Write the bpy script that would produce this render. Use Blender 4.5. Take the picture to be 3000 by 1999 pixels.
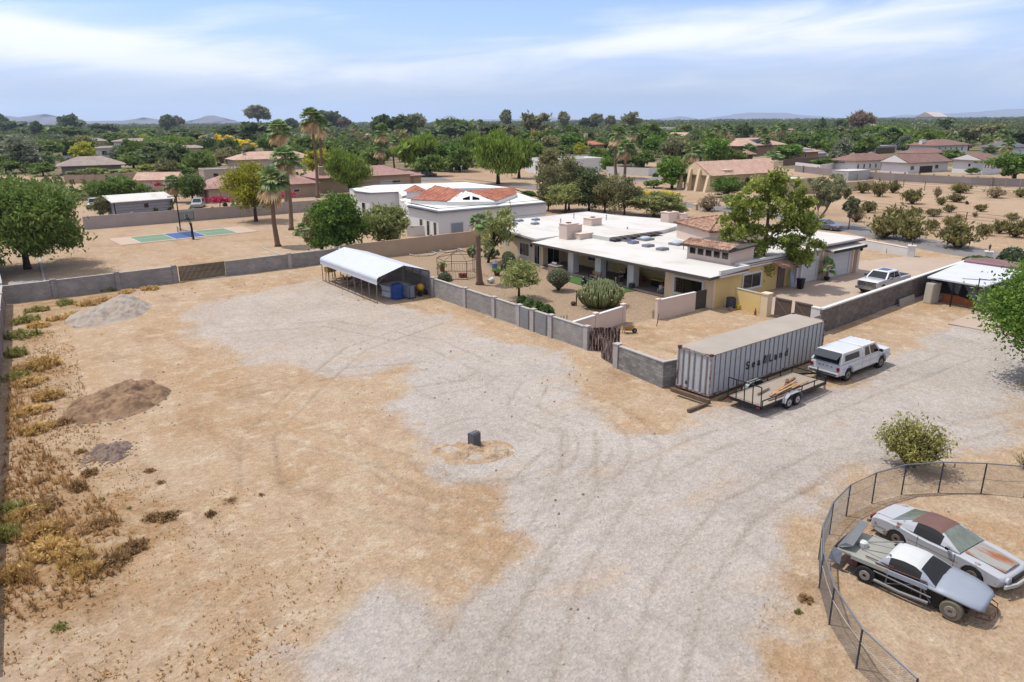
import bpy, math, random
import numpy as np
from mathutils import Vector, Matrix
R_ = math.radians
scene = bpy.context.scene
for _o in list(bpy.data.objects): bpy.data.objects.remove(_o)
COL = scene.collection
# ------------------------------------------------------------------ camera
# world frame: x runs along the long side of the container, y along the side wall of the yard; metres
FPX, PIT, ROLL, HCAM, HEAD = 2113.46, 0.297, -0.008, 15.8, 0.64
def _axes():
 F = np.array([0, math.cos(PIT), -math.sin(PIT)]); U = np.array([0, math.sin(PIT), math.cos(PIT)]); Rr = np.array([1, 0, 0.])
 c, s = math.cos(ROLL), math.sin(ROLL); Rr, U = c*Rr+s*U, c*U-s*Rr
 c, s = math.cos(HEAD), math.sin(HEAD)
 rot = lambda P: np.array([P[0]*c+P[1]*s, -P[0]*s+P[1]*c, P[2]])
 return rot(F), rot(U), rot(Rr)
AF, AU, AR = _axes()
cam = bpy.data.cameras.new('camera'); camo = bpy.data.objects.new('camera', cam); COL.objects.link(camo)
cam.sensor_width = 36.0; cam.lens = 36.0*FPX/3000.0; cam.clip_start = 0.3; cam.clip_end = 60000
camo.matrix_world = Matrix(((AR[0], AU[0], -AF[0], 0), (AR[1], AU[1], -AF[1], 0), (AR[2], AU[2], -AF[2], HCAM), (0, 0, 0, 1)))
scene.camera = camo
scene.render.resolution_x, scene.render.resolution_y = 1024, 682
# ------------------------------------------------------------------ light
SUN_AZ = (-0.60, 0.80); SUN_EL = R_(66)
_l = math.hypot(*SUN_AZ); SX, SY = SUN_AZ[0]/_l, SUN_AZ[1]/_l
SUNV = Vector((SX*math.cos(SUN_EL), SY*math.cos(SUN_EL), math.sin(SUN_EL)))
sl = bpy.data.lights.new('sun', 'SUN'); sl.energy = 3.45; sl.angle = R_(0.6); sl.color = (1.0, 0.955, 0.88)
so = bpy.data.objects.new('sun', sl); COL.objects.link(so); so.rotation_euler = SUNV.to_track_quat('Z', 'Y').to_euler()
scene.view_settings.view_transform = 'Standard'; scene.view_settings.look = 'None'; scene.view_settings.exposure = 0.34; scene.view_settings.gamma = 1
w = bpy.data.worlds.new('World'); scene.world = w; w.use_nodes = True
def build_world():
 nt = w.node_tree; N = nt.nodes; L = nt.links; N.clear()
 out = N.new('ShaderNodeOutputWorld'); bg = N.new('ShaderNodeBackground'); bg.inputs[1].default_value = 1.0
 sky = N.new('ShaderNodeTexSky'); sky.sky_type = 'NISHITA'; sky.sun_disc = False; sky.sun_elevation = SUN_EL
 sky.sun_rotation = math.atan2(SX, SY); sky.air_density = 1.0; sky.dust_density = 0.3; sky.ozone_density = 4.0; sky.altitude = 400
 def m(op, a, b=None, c=None):
  n = N.new('ShaderNodeMath'); n.operation = op
  for i, v in enumerate((a, b, c)):
   if v is None: continue
   if isinstance(v, (int, float)): n.inputs[i].default_value = v
   else: L.new(v, n.inputs[i])
  return n.outputs[0]
 tc = N.new('ShaderNodeTexCoord'); sep = N.new('ShaderNodeSeparateXYZ'); L.new(tc.outputs['Generated'], sep.inputs[0])
 X, Y, Z = sep.outputs
 c, s = math.cos(HEAD), math.sin(HEAD)
 # right / forward components of the viewing heading of the street grid
 r = m('SUBTRACT', m('MULTIPLY', X, c), m('MULTIPLY', Y, s)); f = m('ADD', m('MULTIPLY', X, s), m('MULTIPLY', Y, c))
 az = m('MULTIPLY', m('ARCTAN2', r, f), 57.2958); el = m('MULTIPLY', m('ARCSINE', Z), 57.2958)
 comb = N.new('ShaderNodeCombineXYZ'); L.new(m('ADD', m('MULTIPLY', az, .045), m('MULTIPLY', el, .06)), comb.inputs[0]); L.new(m('SUBTRACT', m('MULTIPLY', el, .30), m('MULTIPLY', az, .022)), comb.inputs[1])
 n1 = N.new('ShaderNodeTexNoise'); n1.inputs['Scale'].default_value = 1.6; n1.inputs['Detail'].default_value = 8; n1.inputs['Roughness'].default_value = .56; n1.inputs['Distortion'].default_value = .5
 L.new(comb.outputs[0], n1.inputs['Vector'])
 def blob(a0, e0, ra, re, k, tilt=0.0):
  e_ = m('SUBTRACT', m('SUBTRACT', el, e0), m('MULTIPLY', m('SUBTRACT', az, a0), tilt))
  d = m('ADD', m('POWER', m('DIVIDE', m('SUBTRACT', az, a0), ra), 2), m('POWER', m('DIVIDE', e_, re), 2))
  return m('MULTIPLY', m('POWER', 2.718, m('MULTIPLY', d, -1)), k)
 dens = None
 for b in ((-31, 5.4, 10, 1.5, .55, -.09), (-20, 3.6, 14, 1.3, .28, -.05), (8, 5.2, 17, 1.0, .40, .10), (24, 5.5, 16, 1.9, .34, .03), (-4, 7.4, 8, 1.5, -.34, 0), (12, 8.3, 10, 1.0, -.3, 0), (-22, 8.4, 8, .6, -.25, 0), (-15, 7.9, 6, .7, .12, -.1), (0, 2.6, 80, 1.5, .13, 0)):
  v = blob(*b); dens = v if dens is None else m('ADD', dens, v)
 t = m('ADD', m('MULTIPLY', m('SUBTRACT', n1.outputs['Fac'], .5), 1.5), m('ADD', dens, .10))
 mr = N.new('ShaderNodeMapRange'); mr.interpolation_type = 'SMOOTHSTEP'; mr.inputs['From Min'].default_value = 0.0; mr.inputs['From Max'].default_value = 0.82
 L.new(t, mr.inputs['Value'])
 # cloud streaks thin out with height, before the added overhead cover
 fade = N.new('ShaderNodeMapRange'); fade.inputs['From Min'].default_value = 12; fade.inputs['From Max'].default_value = 40; fade.inputs['To Min'].default_value = .85; fade.inputs['To Max'].default_value = .35; L.new(el, fade.inputs['Value'])
 low = N.new('ShaderNodeMapRange'); low.inputs['From Min'].default_value = 0.3; low.inputs['From Max'].default_value = 4.5; low.inputs['To Min'].default_value = .30; low.inputs['To Max'].default_value = 1; L.new(el, low.inputs['Value'])
 over = N.new('ShaderNodeMapRange'); over.inputs['From Min'].default_value = 10; over.inputs['From Max'].default_value = 25; over.inputs['To Max'].default_value = .6; L.new(el, over.inputs['Value'])  # even white cover overhead, out of view, added to neutralise the ambient light
 fac = m('MAXIMUM', m('MULTIPLY', m('MULTIPLY', mr.outputs[0], fade.outputs[0]), low.outputs[0]), over.outputs[0])
 hs = N.new('ShaderNodeHueSaturation'); hs.inputs['Saturation'].default_value = SKY_SAT; hs.inputs['Value'].default_value = 1; L.new(sky.outputs[0], hs.inputs['Color'])
 st = N.new('ShaderNodeVectorMath'); st.operation = 'SCALE'; st.inputs[3].default_value = SKY_STR; L.new(hs.outputs[0], st.inputs[0])
 tint = N.new('ShaderNodeVectorMath'); tint.operation = 'MULTIPLY'; L.new(st.outputs[0], tint.inputs[0]); tint.inputs[1].default_value = SKY_TINT
 mix = N.new('ShaderNodeMix'); mix.data_type = 'RGBA'; L.new(fac, mix.inputs['Factor'])
 hz = N.new('ShaderNodeMapRange'); hz.interpolation_type = 'SMOOTHSTEP'; hz.inputs['From Min'].default_value = 0; hz.inputs['From Max'].default_value = 7.5; hz.inputs['To Min'].default_value = .9; hz.inputs['To Max'].default_value = .12; L.new(el, hz.inputs['Value'])
 mh = N.new('ShaderNodeMix'); mh.data_type = 'RGBA'; L.new(hz.outputs[0], mh.inputs['Factor']); L.new(tint.outputs[0], mh.inputs[6]); mh.inputs[7].default_value = HORIZON; L.new(mh.outputs[2], mix.inputs[6]); mix.inputs[7].default_value = CLOUD
 L.new(mix.outputs[2], bg.inputs[0]); L.new(bg.outputs[0], out.inputs[0])
SKY_STR, SKY_SAT, SKY_TINT, CLOUD = 0.16, 1.05, (0.84, 0.78, 1.05), (0.97, 0.97, 0.97, 1)
HORIZON = (.37, .47, .60, 1)
build_world()
# ------------------------------------------------------------------ helpers
def ray(x, y): return AF*FPX + AR*(x-1500) + AU*(999.5-y)
def G(p, z=0.0):
 d = ray(*p); t = (z-HCAM)/d[2]; return Vector((d[0]*t, d[1]*t, z))
def HT(b, t):
 B = G(b); d = ray(*t); return HCAM + d[2]*math.hypot(B.x, B.y)/math.hypot(d[0], d[1])
def MPP(b):  # metres per photo pixel at a ground point
 B = G(b); return (B.x*AF[0]+B.y*AF[1]+(0-HCAM)*AF[2])/FPX
cA = lambda x, y: (x/3.137, 280+y/3.137)
cB = lambda x, y: (600+x/3.137, 280+y/3.137)
cC = lambda x, y: (1300+x/3.137, 280+y/3.137)
cD = lambda x, y: (1950+x/2.241, 280+y/2.241)
cE = lambda x, y: (x/2.613, 550+y/2.613)
cF = lambda x, y: (850+x/3.485, 550+y/3.485)
cG = lambda x, y: (1450+x/3.336, 580+y/3.336)
cH = lambda x, y: (1950+x/3.336, 580+y/3.336)
cI = lambda x, y: (1900+x/2.941, 880+y/2.941)
cO = lambda x, y: (x*1.275, y*1.275)
HAZE = 6e-5
KALB = .62   # picture values to surface reflectance at this exposure
def lin(c):
 return tuple(KALB*((v/255)/12.92 if v/255 <= .04045 else ((v/255+.055)/1.055)**2.4) for v in c[:3])
class MB:
 def __init__(s): s.v = []; s.f = []; s.m = []; s.mi = 0
 def add(s, vs, fs):
  o = len(s.v); s.v += [tuple(v) for v in vs]; s.f += [tuple(i+o for i in f) for f in fs]; s.m += [s.mi]*len(fs); return s
 def box(s, a, b, rz=0, piv=None):
  x0, y0, z0 = a; x1, y1, z1 = b
  vs = [(x0,y0,z0),(x1,y0,z0),(x1,y1,z0),(x0,y1,z0),(x0,y0,z1),(x1,y0,z1),(x1,y1,z1),(x0,y1,z1)]
  if rz:
   cx, cy = piv or ((x0+x1)/2, (y0+y1)/2); c, n = math.cos(rz), math.sin(rz)
   vs = [(cx+(x-cx)*c-(y-cy)*n, cy+(x-cx)*n+(y-cy)*c, z) for x, y, z in vs]
  return s.add(vs, [(0,3,2,1),(4,5,6,7),(0,1,5,4),(1,2,6,5),(2,3,7,6),(3,0,4,7)])
 def bar(s, p, q, w, h=None):
  p, q = Vector(p), Vector(q); h = h or w; d = (q-p); 
  if d.length < 1e-6: return s
  d.normalize(); up = Vector((0,0,1)) if abs(d.z) < .95 else Vector((1,0,0)); a = d.cross(up).normalized(); b = a.cross(d)
  vs = [pt+a*(i*w/2)+b*(j*h/2) for pt in (p, q) for i, j in ((-1,-1),(1,-1),(1,1),(-1,1))]
  return s.add(vs, [(3,2,1,0),(4,5,6,7),(0,1,5,4),(1,2,6,5),(2,3,7,6),(3,0,4,7)])
 def tube(s, pts, r, n=6, caps=True):
  pts = [Vector(p) for p in pts]; k = len(pts); rs = r if isinstance(r, (list, tuple)) else [r]*k
  o = len(s.v); ref = None
  for i, p in enumerate(pts):
   d = (pts[min(i+1, k-1)]-pts[max(i-1, 0)])
   d = d.normalized() if d.length > 1e-9 else Vector((0,0,1))
   if ref is None: ref = Vector((1,0,0)) if abs(d.x) < .8 else Vector((0,1,0))
   a = d.cross(ref).normalized(); b = d.cross(a).normalized(); ref = b.cross(d) if False else ref
   for j in range(n):
    t = 2*math.pi*j/n; s.v.append(tuple(p+a*(math.cos(t)*rs[i])+b*(math.sin(t)*rs[i])))
  for i in range(k-1):
   for j in range(n):
    s.f.append((o+i*n+j, o+i*n+(j+1)%n, o+(i+1)*n+(j+1)%n, o+(i+1)*n+j)); s.m.append(s.mi)
  if caps:
   s.f.append(tuple(o+j for j in range(n))[::-1]); s.m.append(s.mi); s.f.append(tuple(o+(k-1)*n+j for j in range(n))); s.m.append(s.mi)
  return s
 def lathe(s, prof, n=12, c=(0,0,0), rx=None):
  o = len(s.v); k = len(prof)
  for r, z in prof:
   for j in range(n):
    t = 2*math.pi*j/n; p = Vector((r*math.cos(t), r*math.sin(t), z))
    if rx is not None: p = rx @ p
    s.v.append((p.x+c[0], p.y+c[1], p.z+c[2]))
  for i in range(k-1):
   for j in range(n):
    s.f.append((o+i*n+j, o+i*n+(j+1)%n, o+(i+1)*n+(j+1)%n, o+(i+1)*n+j)); s.m.append(s.mi)
  s.f.append(tuple(o+j for j in range(n))[::-1]); s.m.append(s.mi); s.f.append(tuple(o+(k-1)*n+j for j in range(n))); s.m.append(s.mi)
  return s
 def prism(s, poly, z0, z1):
  n = len(poly); ar = sum(poly[i][0]*poly[(i+1)%n][1]-poly[(i+1)%n][0]*poly[i][1] for i in range(n))
  if ar < 0: poly = poly[::-1]
  vs = [(p[0], p[1], z0) for p in poly]+[(p[0], p[1], z1) for p in poly]
  return s.add(vs, [tuple(range(n))[::-1], tuple(range(n, 2*n))]+[(i, (i+1)%n, n+(i+1)%n, n+i) for i in range(n)])
 def blob(s, c, r, n=10, k=6, jit=0.0, rng=random, sq=1.0):
  prof = []; o = len(s.v)
  for i in range(k+1):
   ph = math.pi*i/k
   for j in range(n):
    t = 2*math.pi*j/n; q = 1+rng.uniform(-jit, jit)
    s.v.append((c[0]+r[0]*q*math.sin(ph)**sq*math.cos(t), c[1]+r[1]*q*math.sin(ph)**sq*math.sin(t), c[2]-r[2]*q*math.cos(ph)))
  for i in range(k):
   for j in range(n):
    s.f.append((o+i*n+j, o+i*n+(j+1)%n, o+(i+1)*n+(j+1)%n, o+(i+1)*n+j)); s.m.append(s.mi)
  return s
 def quad(s, a, b, c, d): return s.add([a, b, c, d], [(0,1,2,3)])
 def shift(s, dx, dy, dz=0): s.v = [(x+dx, y+dy, z+dz) for x, y, z in s.v]; return s
 def mesh(s, name, mats, smooth=False):
  me = bpy.data.meshes.new(name); me.from_pydata(s.v, [], s.f)
  mats = mats if isinstance(mats, (list, tuple)) else [mats]
  for q in mats: me.materials.append(q)
  if len(mats) > 1: me.polygons.foreach_set('material_index', s.m)
  if smooth: me.polygons.foreach_set('use_smooth', [True]*len(me.polygons))
  me.update(); return me
def tag(o, label=None, cat=None, group=None, kind=None):
 if label: o['label'] = label
 if cat: o['category'] = cat
 if group: o['group'] = group
 if kind: o['kind'] = kind
 return o
def obj(name, mb, mats, parent=None, smooth=False, loc=None, label=None):
 me = mb if isinstance(mb, bpy.types.Mesh) else mb.mesh(name, mats, smooth)
 o = bpy.data.objects.new(name, me); COL.objects.link(o)
 if parent: o.parent = parent
 if loc is not None: o.location = loc
 if label: o['label'] = label
 return o
def one(name, mb, mats, label, cat, loc=(0,0,0), rz=0, group=None, smooth=False):
 o = obj(name, mb, mats, None, smooth, loc); o.rotation_euler[2] = rz; return tag(o, label, cat, group)
def thing(name, label, cat, loc=(0,0,0), rz=0, group=None):
 o = bpy.data.objects.new(name, None); COL.objects.link(o); o.empty_display_size = .3
 o.location = loc; o.rotation_euler[2] = rz; return tag(o, label, cat, group)
def struct(name, mb, mats, smooth=False):
 o = obj(name, mb, mats, None, smooth); o['kind'] = 'structure'; return o
def children(o): return [c for c in bpy.data.objects if c.parent == o]
def dup(root, loc, rz, label, group=None, sc=1.0, cat=None):
 r = root.copy(); COL.objects.link(r); r.location = loc; r.rotation_euler = (0, 0, rz); r.scale = (sc, sc, sc) if isinstance(sc, (int, float)) else sc
 tag(r, label, cat, group)
 for ch in root.children:
  c = ch.copy(); COL.objects.link(c); c.parent = r
  for g in ch.children:
   d = g.copy(); COL.objects.link(d); d.parent = c
 return r
# ------------------------------------------------------------------ materials
MATS = {}
def newmat(name):
 m = bpy.data.materials.new(name); m.use_nodes = True; nt = m.node_tree
 return m, nt, nt.nodes['Principled BSDF'], nt.nodes['Material Output']
def M(name, col, rough=.8, var=.12, scale=2.0, bump=0.0, bscale=20, metal=0.0, col2=None, spec=None, fac=None, det=5, coat=0, stretch=None):
 if name in MATS: return MATS[name]
 m, nt, b, out = newmat(name); N, L = nt.nodes, nt.links
 c = lin(col); tc = N.new('ShaderNodeTexCoord'); vec = tc.outputs['Object']
 if stretch:
  mp = N.new('ShaderNodeMapping'); mp.inputs['Scale'].default_value = stretch; L.new(vec, mp.inputs[0]); vec = mp.outputs[0]
 if var > 0 or col2:
  n = N.new('ShaderNodeTexNoise'); n.inputs['Scale'].default_value = scale; n.inputs['Detail'].default_value = det; n.inputs['Roughness'].default_value = .6; L.new(vec, n.inputs['Vector'])
  r = N.new('ShaderNodeValToRGB'); L.new(n.outputs['Fac'], r.inputs[0])
  a, z = fac or (.3, .7); r.color_ramp.elements[0].position = a; r.color_ramp.elements[1].position = z
  r.color_ramp.elements[0].color = tuple(min(1, v*(1-var)) for v in c)+(1,); r.color_ramp.elements[1].color = (tuple(lin(col2)) if col2 else tuple(min(.95, v*(1+var)) for v in c))+(1,)
  L.new(r.outputs[0], b.inputs['Base Color'])
 else: b.inputs['Base Color'].default_value = c+(1,)
 b.inputs['Roughness'].default_value = rough; b.inputs['Metallic'].default_value = metal
 if spec is not None: b.inputs['Specular IOR Level'].default_value = spec
 if coat: b.inputs['Coat Weight'].default_value = coat; b.inputs['Coat Roughness'].default_value = .08
 if bump:
  n2 = N.new('ShaderNodeTexNoise'); n2.inputs['Scale'].default_value = bscale; n2.inputs['Detail'].default_value = 6; L.new(tc.outputs['Object'], n2.inputs['Vector'])
  bp = N.new('ShaderNodeBump'); bp.inputs['Strength'].default_value = min(1, bump*4); bp.inputs['Distance'].default_value = .05*max(1, bump*4); L.new(n2.outputs['Fac'], bp.inputs['Height']); L.new(bp.outputs[0], b.inputs['Normal'])
 MATS[name] = m; return m
def Mblock(name, col, grout, bw=.4, bh=.2, var=.25, vdir=None, stain=.25):
 if name in MATS: return MATS[name]
 m, nt, b, out = newmat(name); N, L = nt.nodes, nt.links
 tc = N.new('ShaderNodeTexCoord'); sp = N.new('ShaderNodeSeparateXYZ'); L.new(tc.outputs['Object'], sp.inputs[0])
 ad = N.new('ShaderNodeMath'); L.new(sp.outputs[0], ad.inputs[0]); L.new(sp.outputs[1], ad.inputs[1]); cb = N.new('ShaderNodeCombineXYZ'); L.new(ad.outputs[0], cb.inputs[0]); L.new(sp.outputs[2], cb.inputs[1])
 br = N.new('ShaderNodeTexBrick'); L.new(cb.outputs[0], br.inputs['Vector']); br.inputs['Scale'].default_value = 1; br.inputs['Brick Width'].default_value = bw; br.inputs['Row Height'].default_value = bh; br.inputs['Mortar Size'].default_value = .012; br.inputs['Mortar Smooth'].default_value = .3
 c = lin(col); br.inputs['Color1'].default_value = tuple(v*(1-var) for v in c)+(1,); br.inputs['Color2'].default_value = tuple(min(.9, v*(1+var)) for v in c)+(1,); br.inputs['Mortar'].default_value = lin(grout)+(1,)
 n = N.new('ShaderNodeTexNoise'); n.inputs['Scale'].default_value = .6; n.inputs['Detail'].default_value = 7; n.inputs['Roughness'].default_value = .65; L.new(tc.outputs['Object'], n.inputs['Vector'])
 mr = N.new('ShaderNodeMapRange'); mr.inputs['From Min'].default_value = .3; mr.inputs['From Max'].default_value = .7; mr.inputs['To Min'].default_value = 1-stain; mr.inputs['To Max'].default_value = 1+stain*.5; L.new(n.outputs['Fac'], mr.inputs[0])
 vm = N.new('ShaderNodeVectorMath'); vm.operation = 'SCALE'; L.new(br.outputs['Color'], vm.inputs[0]); L.new(mr.outputs[0], vm.inputs[3]); L.new(vm.outputs[0], b.inputs['Base Color'])
 bp = N.new('ShaderNodeBump'); bp.inputs['Strength'].default_value = .5; bp.inputs['Distance'].default_value = .01; bp.invert = True; L.new(br.outputs['Fac'], bp.inputs['Height']); L.new(bp.outputs[0], b.inputs['Normal'])
 b.inputs['Roughness'].default_value = .9; MATS[name] = m; return m
def Mleaf(name, col, var=.35, trans=.35, hue=None, rough=.6):
 if name in MATS: return MATS[name]
 m, nt, b, out = newmat(name); N, L = nt.nodes, nt.links
 c = lin(col); h = lin(hue) if hue else tuple(v*1.0 for v in c)
 g = N.new('ShaderNodeNewGeometry'); tc = N.new('ShaderNodeTexCoord'); n = N.new('ShaderNodeTexNoise'); n.inputs['Scale'].default_value = .9; n.inputs['Detail'].default_value = 3; L.new(tc.outputs['Object'], n.inputs['Vector'])
 oi = N.new('ShaderNodeObjectInfo')
 a = N.new('ShaderNodeMath'); a.operation = 'MULTIPLY_ADD'; L.new(g.outputs['Random Per Island'], a.inputs[0]); a.inputs[1].default_value = .45; L.new(n.outputs['Fac'], a.inputs[2])
 a2 = N.new('ShaderNodeMath'); a2.operation = 'MULTIPLY_ADD'; L.new(oi.outputs['Random'], a2.inputs[0]); a2.inputs[1].default_value = .3; L.new(a.outputs[0], a2.inputs[2])
 r = N.new('ShaderNodeValToRGB'); r.color_ramp.elements[0].position = .45; r.color_ramp.elements[1].position = 1.25 if False else 1.0; r.color_ramp.elements[0].color = tuple(v*(1-var) for v in c)+(1,); r.color_ramp.elements[1].color = tuple(min(.9, v*(1+var)) for v in h)+(1,)
 L.new(a2.outputs[0], r.inputs[0]); L.new(r.outputs[0], b.inputs['Base Color']); b.inputs['Roughness'].default_value = rough; b.inputs['Specular IOR Level'].default_value = .25
 t = N.new('ShaderNodeBsdfTranslucent'); L.new(r.outputs[0], t.inputs[0]); mx = N.new('ShaderNodeMixShader'); mx.inputs[0].default_value = trans; L.new(b.outputs[0], mx.inputs[1]); L.new(t.outputs[0], mx.inputs[2]); L.new(mx.outputs[0], out.inputs[0])
 MATS[name] = m; return m
def Mtile(name, col, col2, sx=.28, vary=.3, axis=0):
 # clay tiles: rounded ribs down the slope and courses across it, for roofs far enough away to need no modelled tiles
 if name in MATS: return MATS[name]
 m, nt, b, out = newmat(name); N, L = nt.nodes, nt.links
 tc = N.new('ShaderNodeTexCoord'); v = N.new('ShaderNodeTexVoronoi'); v.inputs['Scale'].default_value = 3.0; L.new(tc.outputs['Object'], v.inputs['Vector'])
 n = N.new('ShaderNodeTexNoise'); n.inputs['Scale'].default_value = .5; n.inputs['Detail'].default_value = 6; L.new(tc.outputs['Object'], n.inputs['Vector'])
 sp = N.new('ShaderNodeSeparateColor'); L.new(v.outputs['Color'], sp.inputs[0]); ad = N.new('ShaderNodeMath'); ad.operation = 'MULTIPLY_ADD'; L.new(sp.outputs[0], ad.inputs[0]); ad.inputs[1].default_value = .5; L.new(n.outputs['Fac'], ad.inputs[2])
 r = N.new('ShaderNodeValToRGB'); r.color_ramp.elements[0].position = .45; r.color_ramp.elements[1].position = 1.0; r.color_ramp.elements[0].color = lin(col)+(1,); r.color_ramp.elements[1].color = lin(col2)+(1,); L.new(ad.outputs[0], r.inputs[0])
 z = N.new('ShaderNodeSeparateXYZ'); L.new(tc.outputs['Object'], z.inputs[0]); w1 = N.new('ShaderNodeMath'); w1.operation = 'PINGPONG'; L.new(z.outputs[2], w1.inputs[0]); w1.inputs[1].default_value = .075
 mr = N.new('ShaderNodeMapRange'); mr.inputs['From Max'].default_value = .03; mr.inputs['To Min'].default_value = .62; L.new(w1.outputs[0], mr.inputs[0])
 vm = N.new('ShaderNodeVectorMath'); vm.operation = 'SCALE'; L.new(r.outputs[0], vm.inputs[0]); L.new(mr.outputs[0], vm.inputs[3]); L.new(vm.outputs[0], b.inputs['Base Color']); b.inputs['Roughness'].default_value = .85
 MATS[name] = m; return m
def Mglass(name='dark_glass', col=(22, 26, 30), rough=.08):
 if name in MATS: return MATS[name]
 m, nt, b, out = newmat(name); b.inputs['Base Color'].default_value = lin(col)+(1,); b.inputs['Roughness'].default_value = rough; b.inputs['Specular IOR Level'].default_value = .7
 MATS[name] = m; return m
stucco_white = M('white_stucco', (244, 240, 232), .9, .06, .7, .02, 30)
roof_white = M('white_roof_coating', (238, 234, 226), .75, .07, .45, .02, 8, col2=(206, 186, 160), fac=(.50, .82), det=8, stretch=(1, .45, 1))
cream = M('cream_stucco', (252, 226, 184), .9, .05, .6, .02, 30)
pinkish = M('pinkish_stucco', (246, 220, 200), .9, .05, .6, .02, 30)
yellow_shaded = M('yellow_and_shaded_stucco', (250, 216, 142), .9, .06, .6, .02, 30)  # same house stucco as the cream, toned yellow for faces in shade
tanst = M('tan_stucco', (208, 180, 150), .9, .07, .5, .02, 30)
brownwood = M('brown_wood', (92, 70, 56), .85, .3, 6, .03, 40)
block = Mblock('grey_block', (176, 170, 162), (146, 140, 132), var=.12)
block2 = Mblock('mottled_block', (158, 154, 146), (130, 126, 120), var=.3)
concrete = M('concrete', (178, 168, 158), .9, .1, 1.5, .02, 30)
capm = M('concrete_cap', (196, 188, 180), .9, .1, 3, .02, 30)
metal_grey = M('galvanised_metal', (150, 155, 160), .45, .1, 3, metal=.7)
blackmetal = M('black_metal', (28, 28, 30), .5, .1, 5, metal=.3)
rust = M('rust', (104, 62, 44), .85, .35, 6, .04, 40)
glass = Mglass(); rubber = M('rubber', (30, 30, 31), .85, .2, 8)
bark = M('bark', (96, 76, 60), .95, .3, 4, .08, 18); barkdark = M('dark_bark', (60, 50, 42), .95, .3, 4, .08, 18)
white_paint = M('white_car_paint', (232, 233, 235), .3, .03, 2, coat=.6)
chrome = M('chrome', (200, 200, 205), .2, 0, metal=1.0)
# ------------------------------------------------------------------ ground
def lines(a, b, step, lo, hi, grow=1.25):
 c = list(np.arange(a, b+1e-6, step)); s = step; x = a
 L_ = []
 while x > lo: s *= grow; x -= s; L_.append(max(x, lo))
 s = step; x = b; H_ = []
 while x < hi: s *= grow; x += s; H_.append(min(x, hi))
 return np.array(L_[::-1]+c+H_)
def vnoise(x, y, sc, seed):
 xs, ys = x/sc, y/sc; xi, yi = np.floor(xs).astype(int), np.floor(ys).astype(int); fx, fy = xs-xi, ys-yi
 fx = fx*fx*(3-2*fx); fy = fy*fy*(3-2*fy)
 h = lambda i, j: (np.sin(i*127.1+j*311.7+seed*74.7)*43758.5453) % 1.0
 return (h(xi, yi)*(1-fx)+h(xi+1, yi)*fx)*(1-fy)+(h(xi, yi+1)*(1-fx)+h(xi+1, yi+1)*fx)*fy
def sdist(X, Y, poly):
 d = np.full(X.shape, 1e9); ins = np.zeros(X.shape, bool); n = len(poly)
 for i in range(n):
  ax, ay = poly[i]; bx, by = poly[(i+1) % n]; ex, ey = bx-ax, by-ay
  t = np.clip(((X-ax)*ex+(Y-ay)*ey)/(ex*ex+ey*ey+1e-12), 0, 1); d = np.minimum(d, np.hypot(X-ax-t*ex, Y-ay-t*ey))
  c = ((ay > Y) != (by > Y)) & (X < (bx-ax)*(Y-ay)/(by-ay+1e-12)+ax); ins ^= c
 return np.where(ins, d, -d)
def pl(pts): return [tuple(G(cO(*p))[:2]) for p in pts]
drive = pl([(640,1568),(720,1450),(830,1390),(940,1340),(1010,1400),(1090,1380),(1180,1300),(1185,1250),(1165,1150),(1060,1110),(980,1040),(930,960),(900,900),(920,850),(780,870),(560,830),(420,760),(440,700),(740,640),(860,690),(1000,715),(1100,760),(1250,800),(1320,850),(1330,900),(1440,985),(1520,990),(1620,960),(1700,930),(1880,900),(1960,870),(2050,820),(2130,755),(2200,740),(2353,770),(2380,1040),(2150,1058),(1990,1090),(1900,1150),(1800,1230),(1765,1300),(1755,1400),(1770,1568),(1700,1700),(620,1700)])
xs = lines(-3, 78, .2, -7000, 9000); ys = lines(-2, 82, .2, -7000, 9000)
XX, YY = np.meshgrid(xs, ys); near = (XX > -3) & (XX < 78) & (YY > -2) & (YY < 82)
sd = np.where(near, 0, -5.0)
gx, gy = XX[near], YY[near]
wob = (vnoise(gx, gy, 2.2, 1)-.5)*2.2+(vnoise(gx, gy, .8, 2)-.5)*1.2
s_ = sdist(gx, gy, drive)+wob
gm = np.clip(s_/2.0+.5, 0, 1)
# the upper yard is graded dirt with thinner grey gravel over it
up = np.clip((gy-38)/8, 0, 1)*np.clip((33-gx)/3, 0, 1); gm = gm*(1-.30*up)
GR = np.zeros(XX.shape); GR[near] = gm
yardg = sdist(gx, gy, [(33.8,39.5),(33.8,79.2),(60,79.2),(50.6,62),(50.4,38.6)])
YG = np.zeros(XX.shape); YG[near] = np.clip(yardg/.5+.5, 0, 1)
wd = sdist(gx, gy, pl([(20,1330),(30,1130),(30,900),(25,760),(60,700),(300,660),(260,690),(120,740),(80,830),(160,860),(160,920),(100,1000),(220,1080),(330,1120),(420,1230),(330,1300),(230,1400),(20,1450)]))
WD = np.zeros(XX.shape); WD[near] = np.clip((wd+(vnoise(gx, gy, 1.5, 5)-.5)*3)/2+.4, 0, 1)
Zg = np.zeros(XX.shape)
Zg[near] = (vnoise(gx, gy, 6, 3)-.5)*.10+(vnoise(gx, gy, 1.6, 4)-.5)*.035*(1-YG[near])+(vnoise(gx, gy, .7, 9)-.5)*.02
calm = np.clip(sdist(gx, gy, [(-3,-2),(78,-2),(78,82),(-3,82)])/3, 0, 1); Zg[near] *= calm
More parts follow.
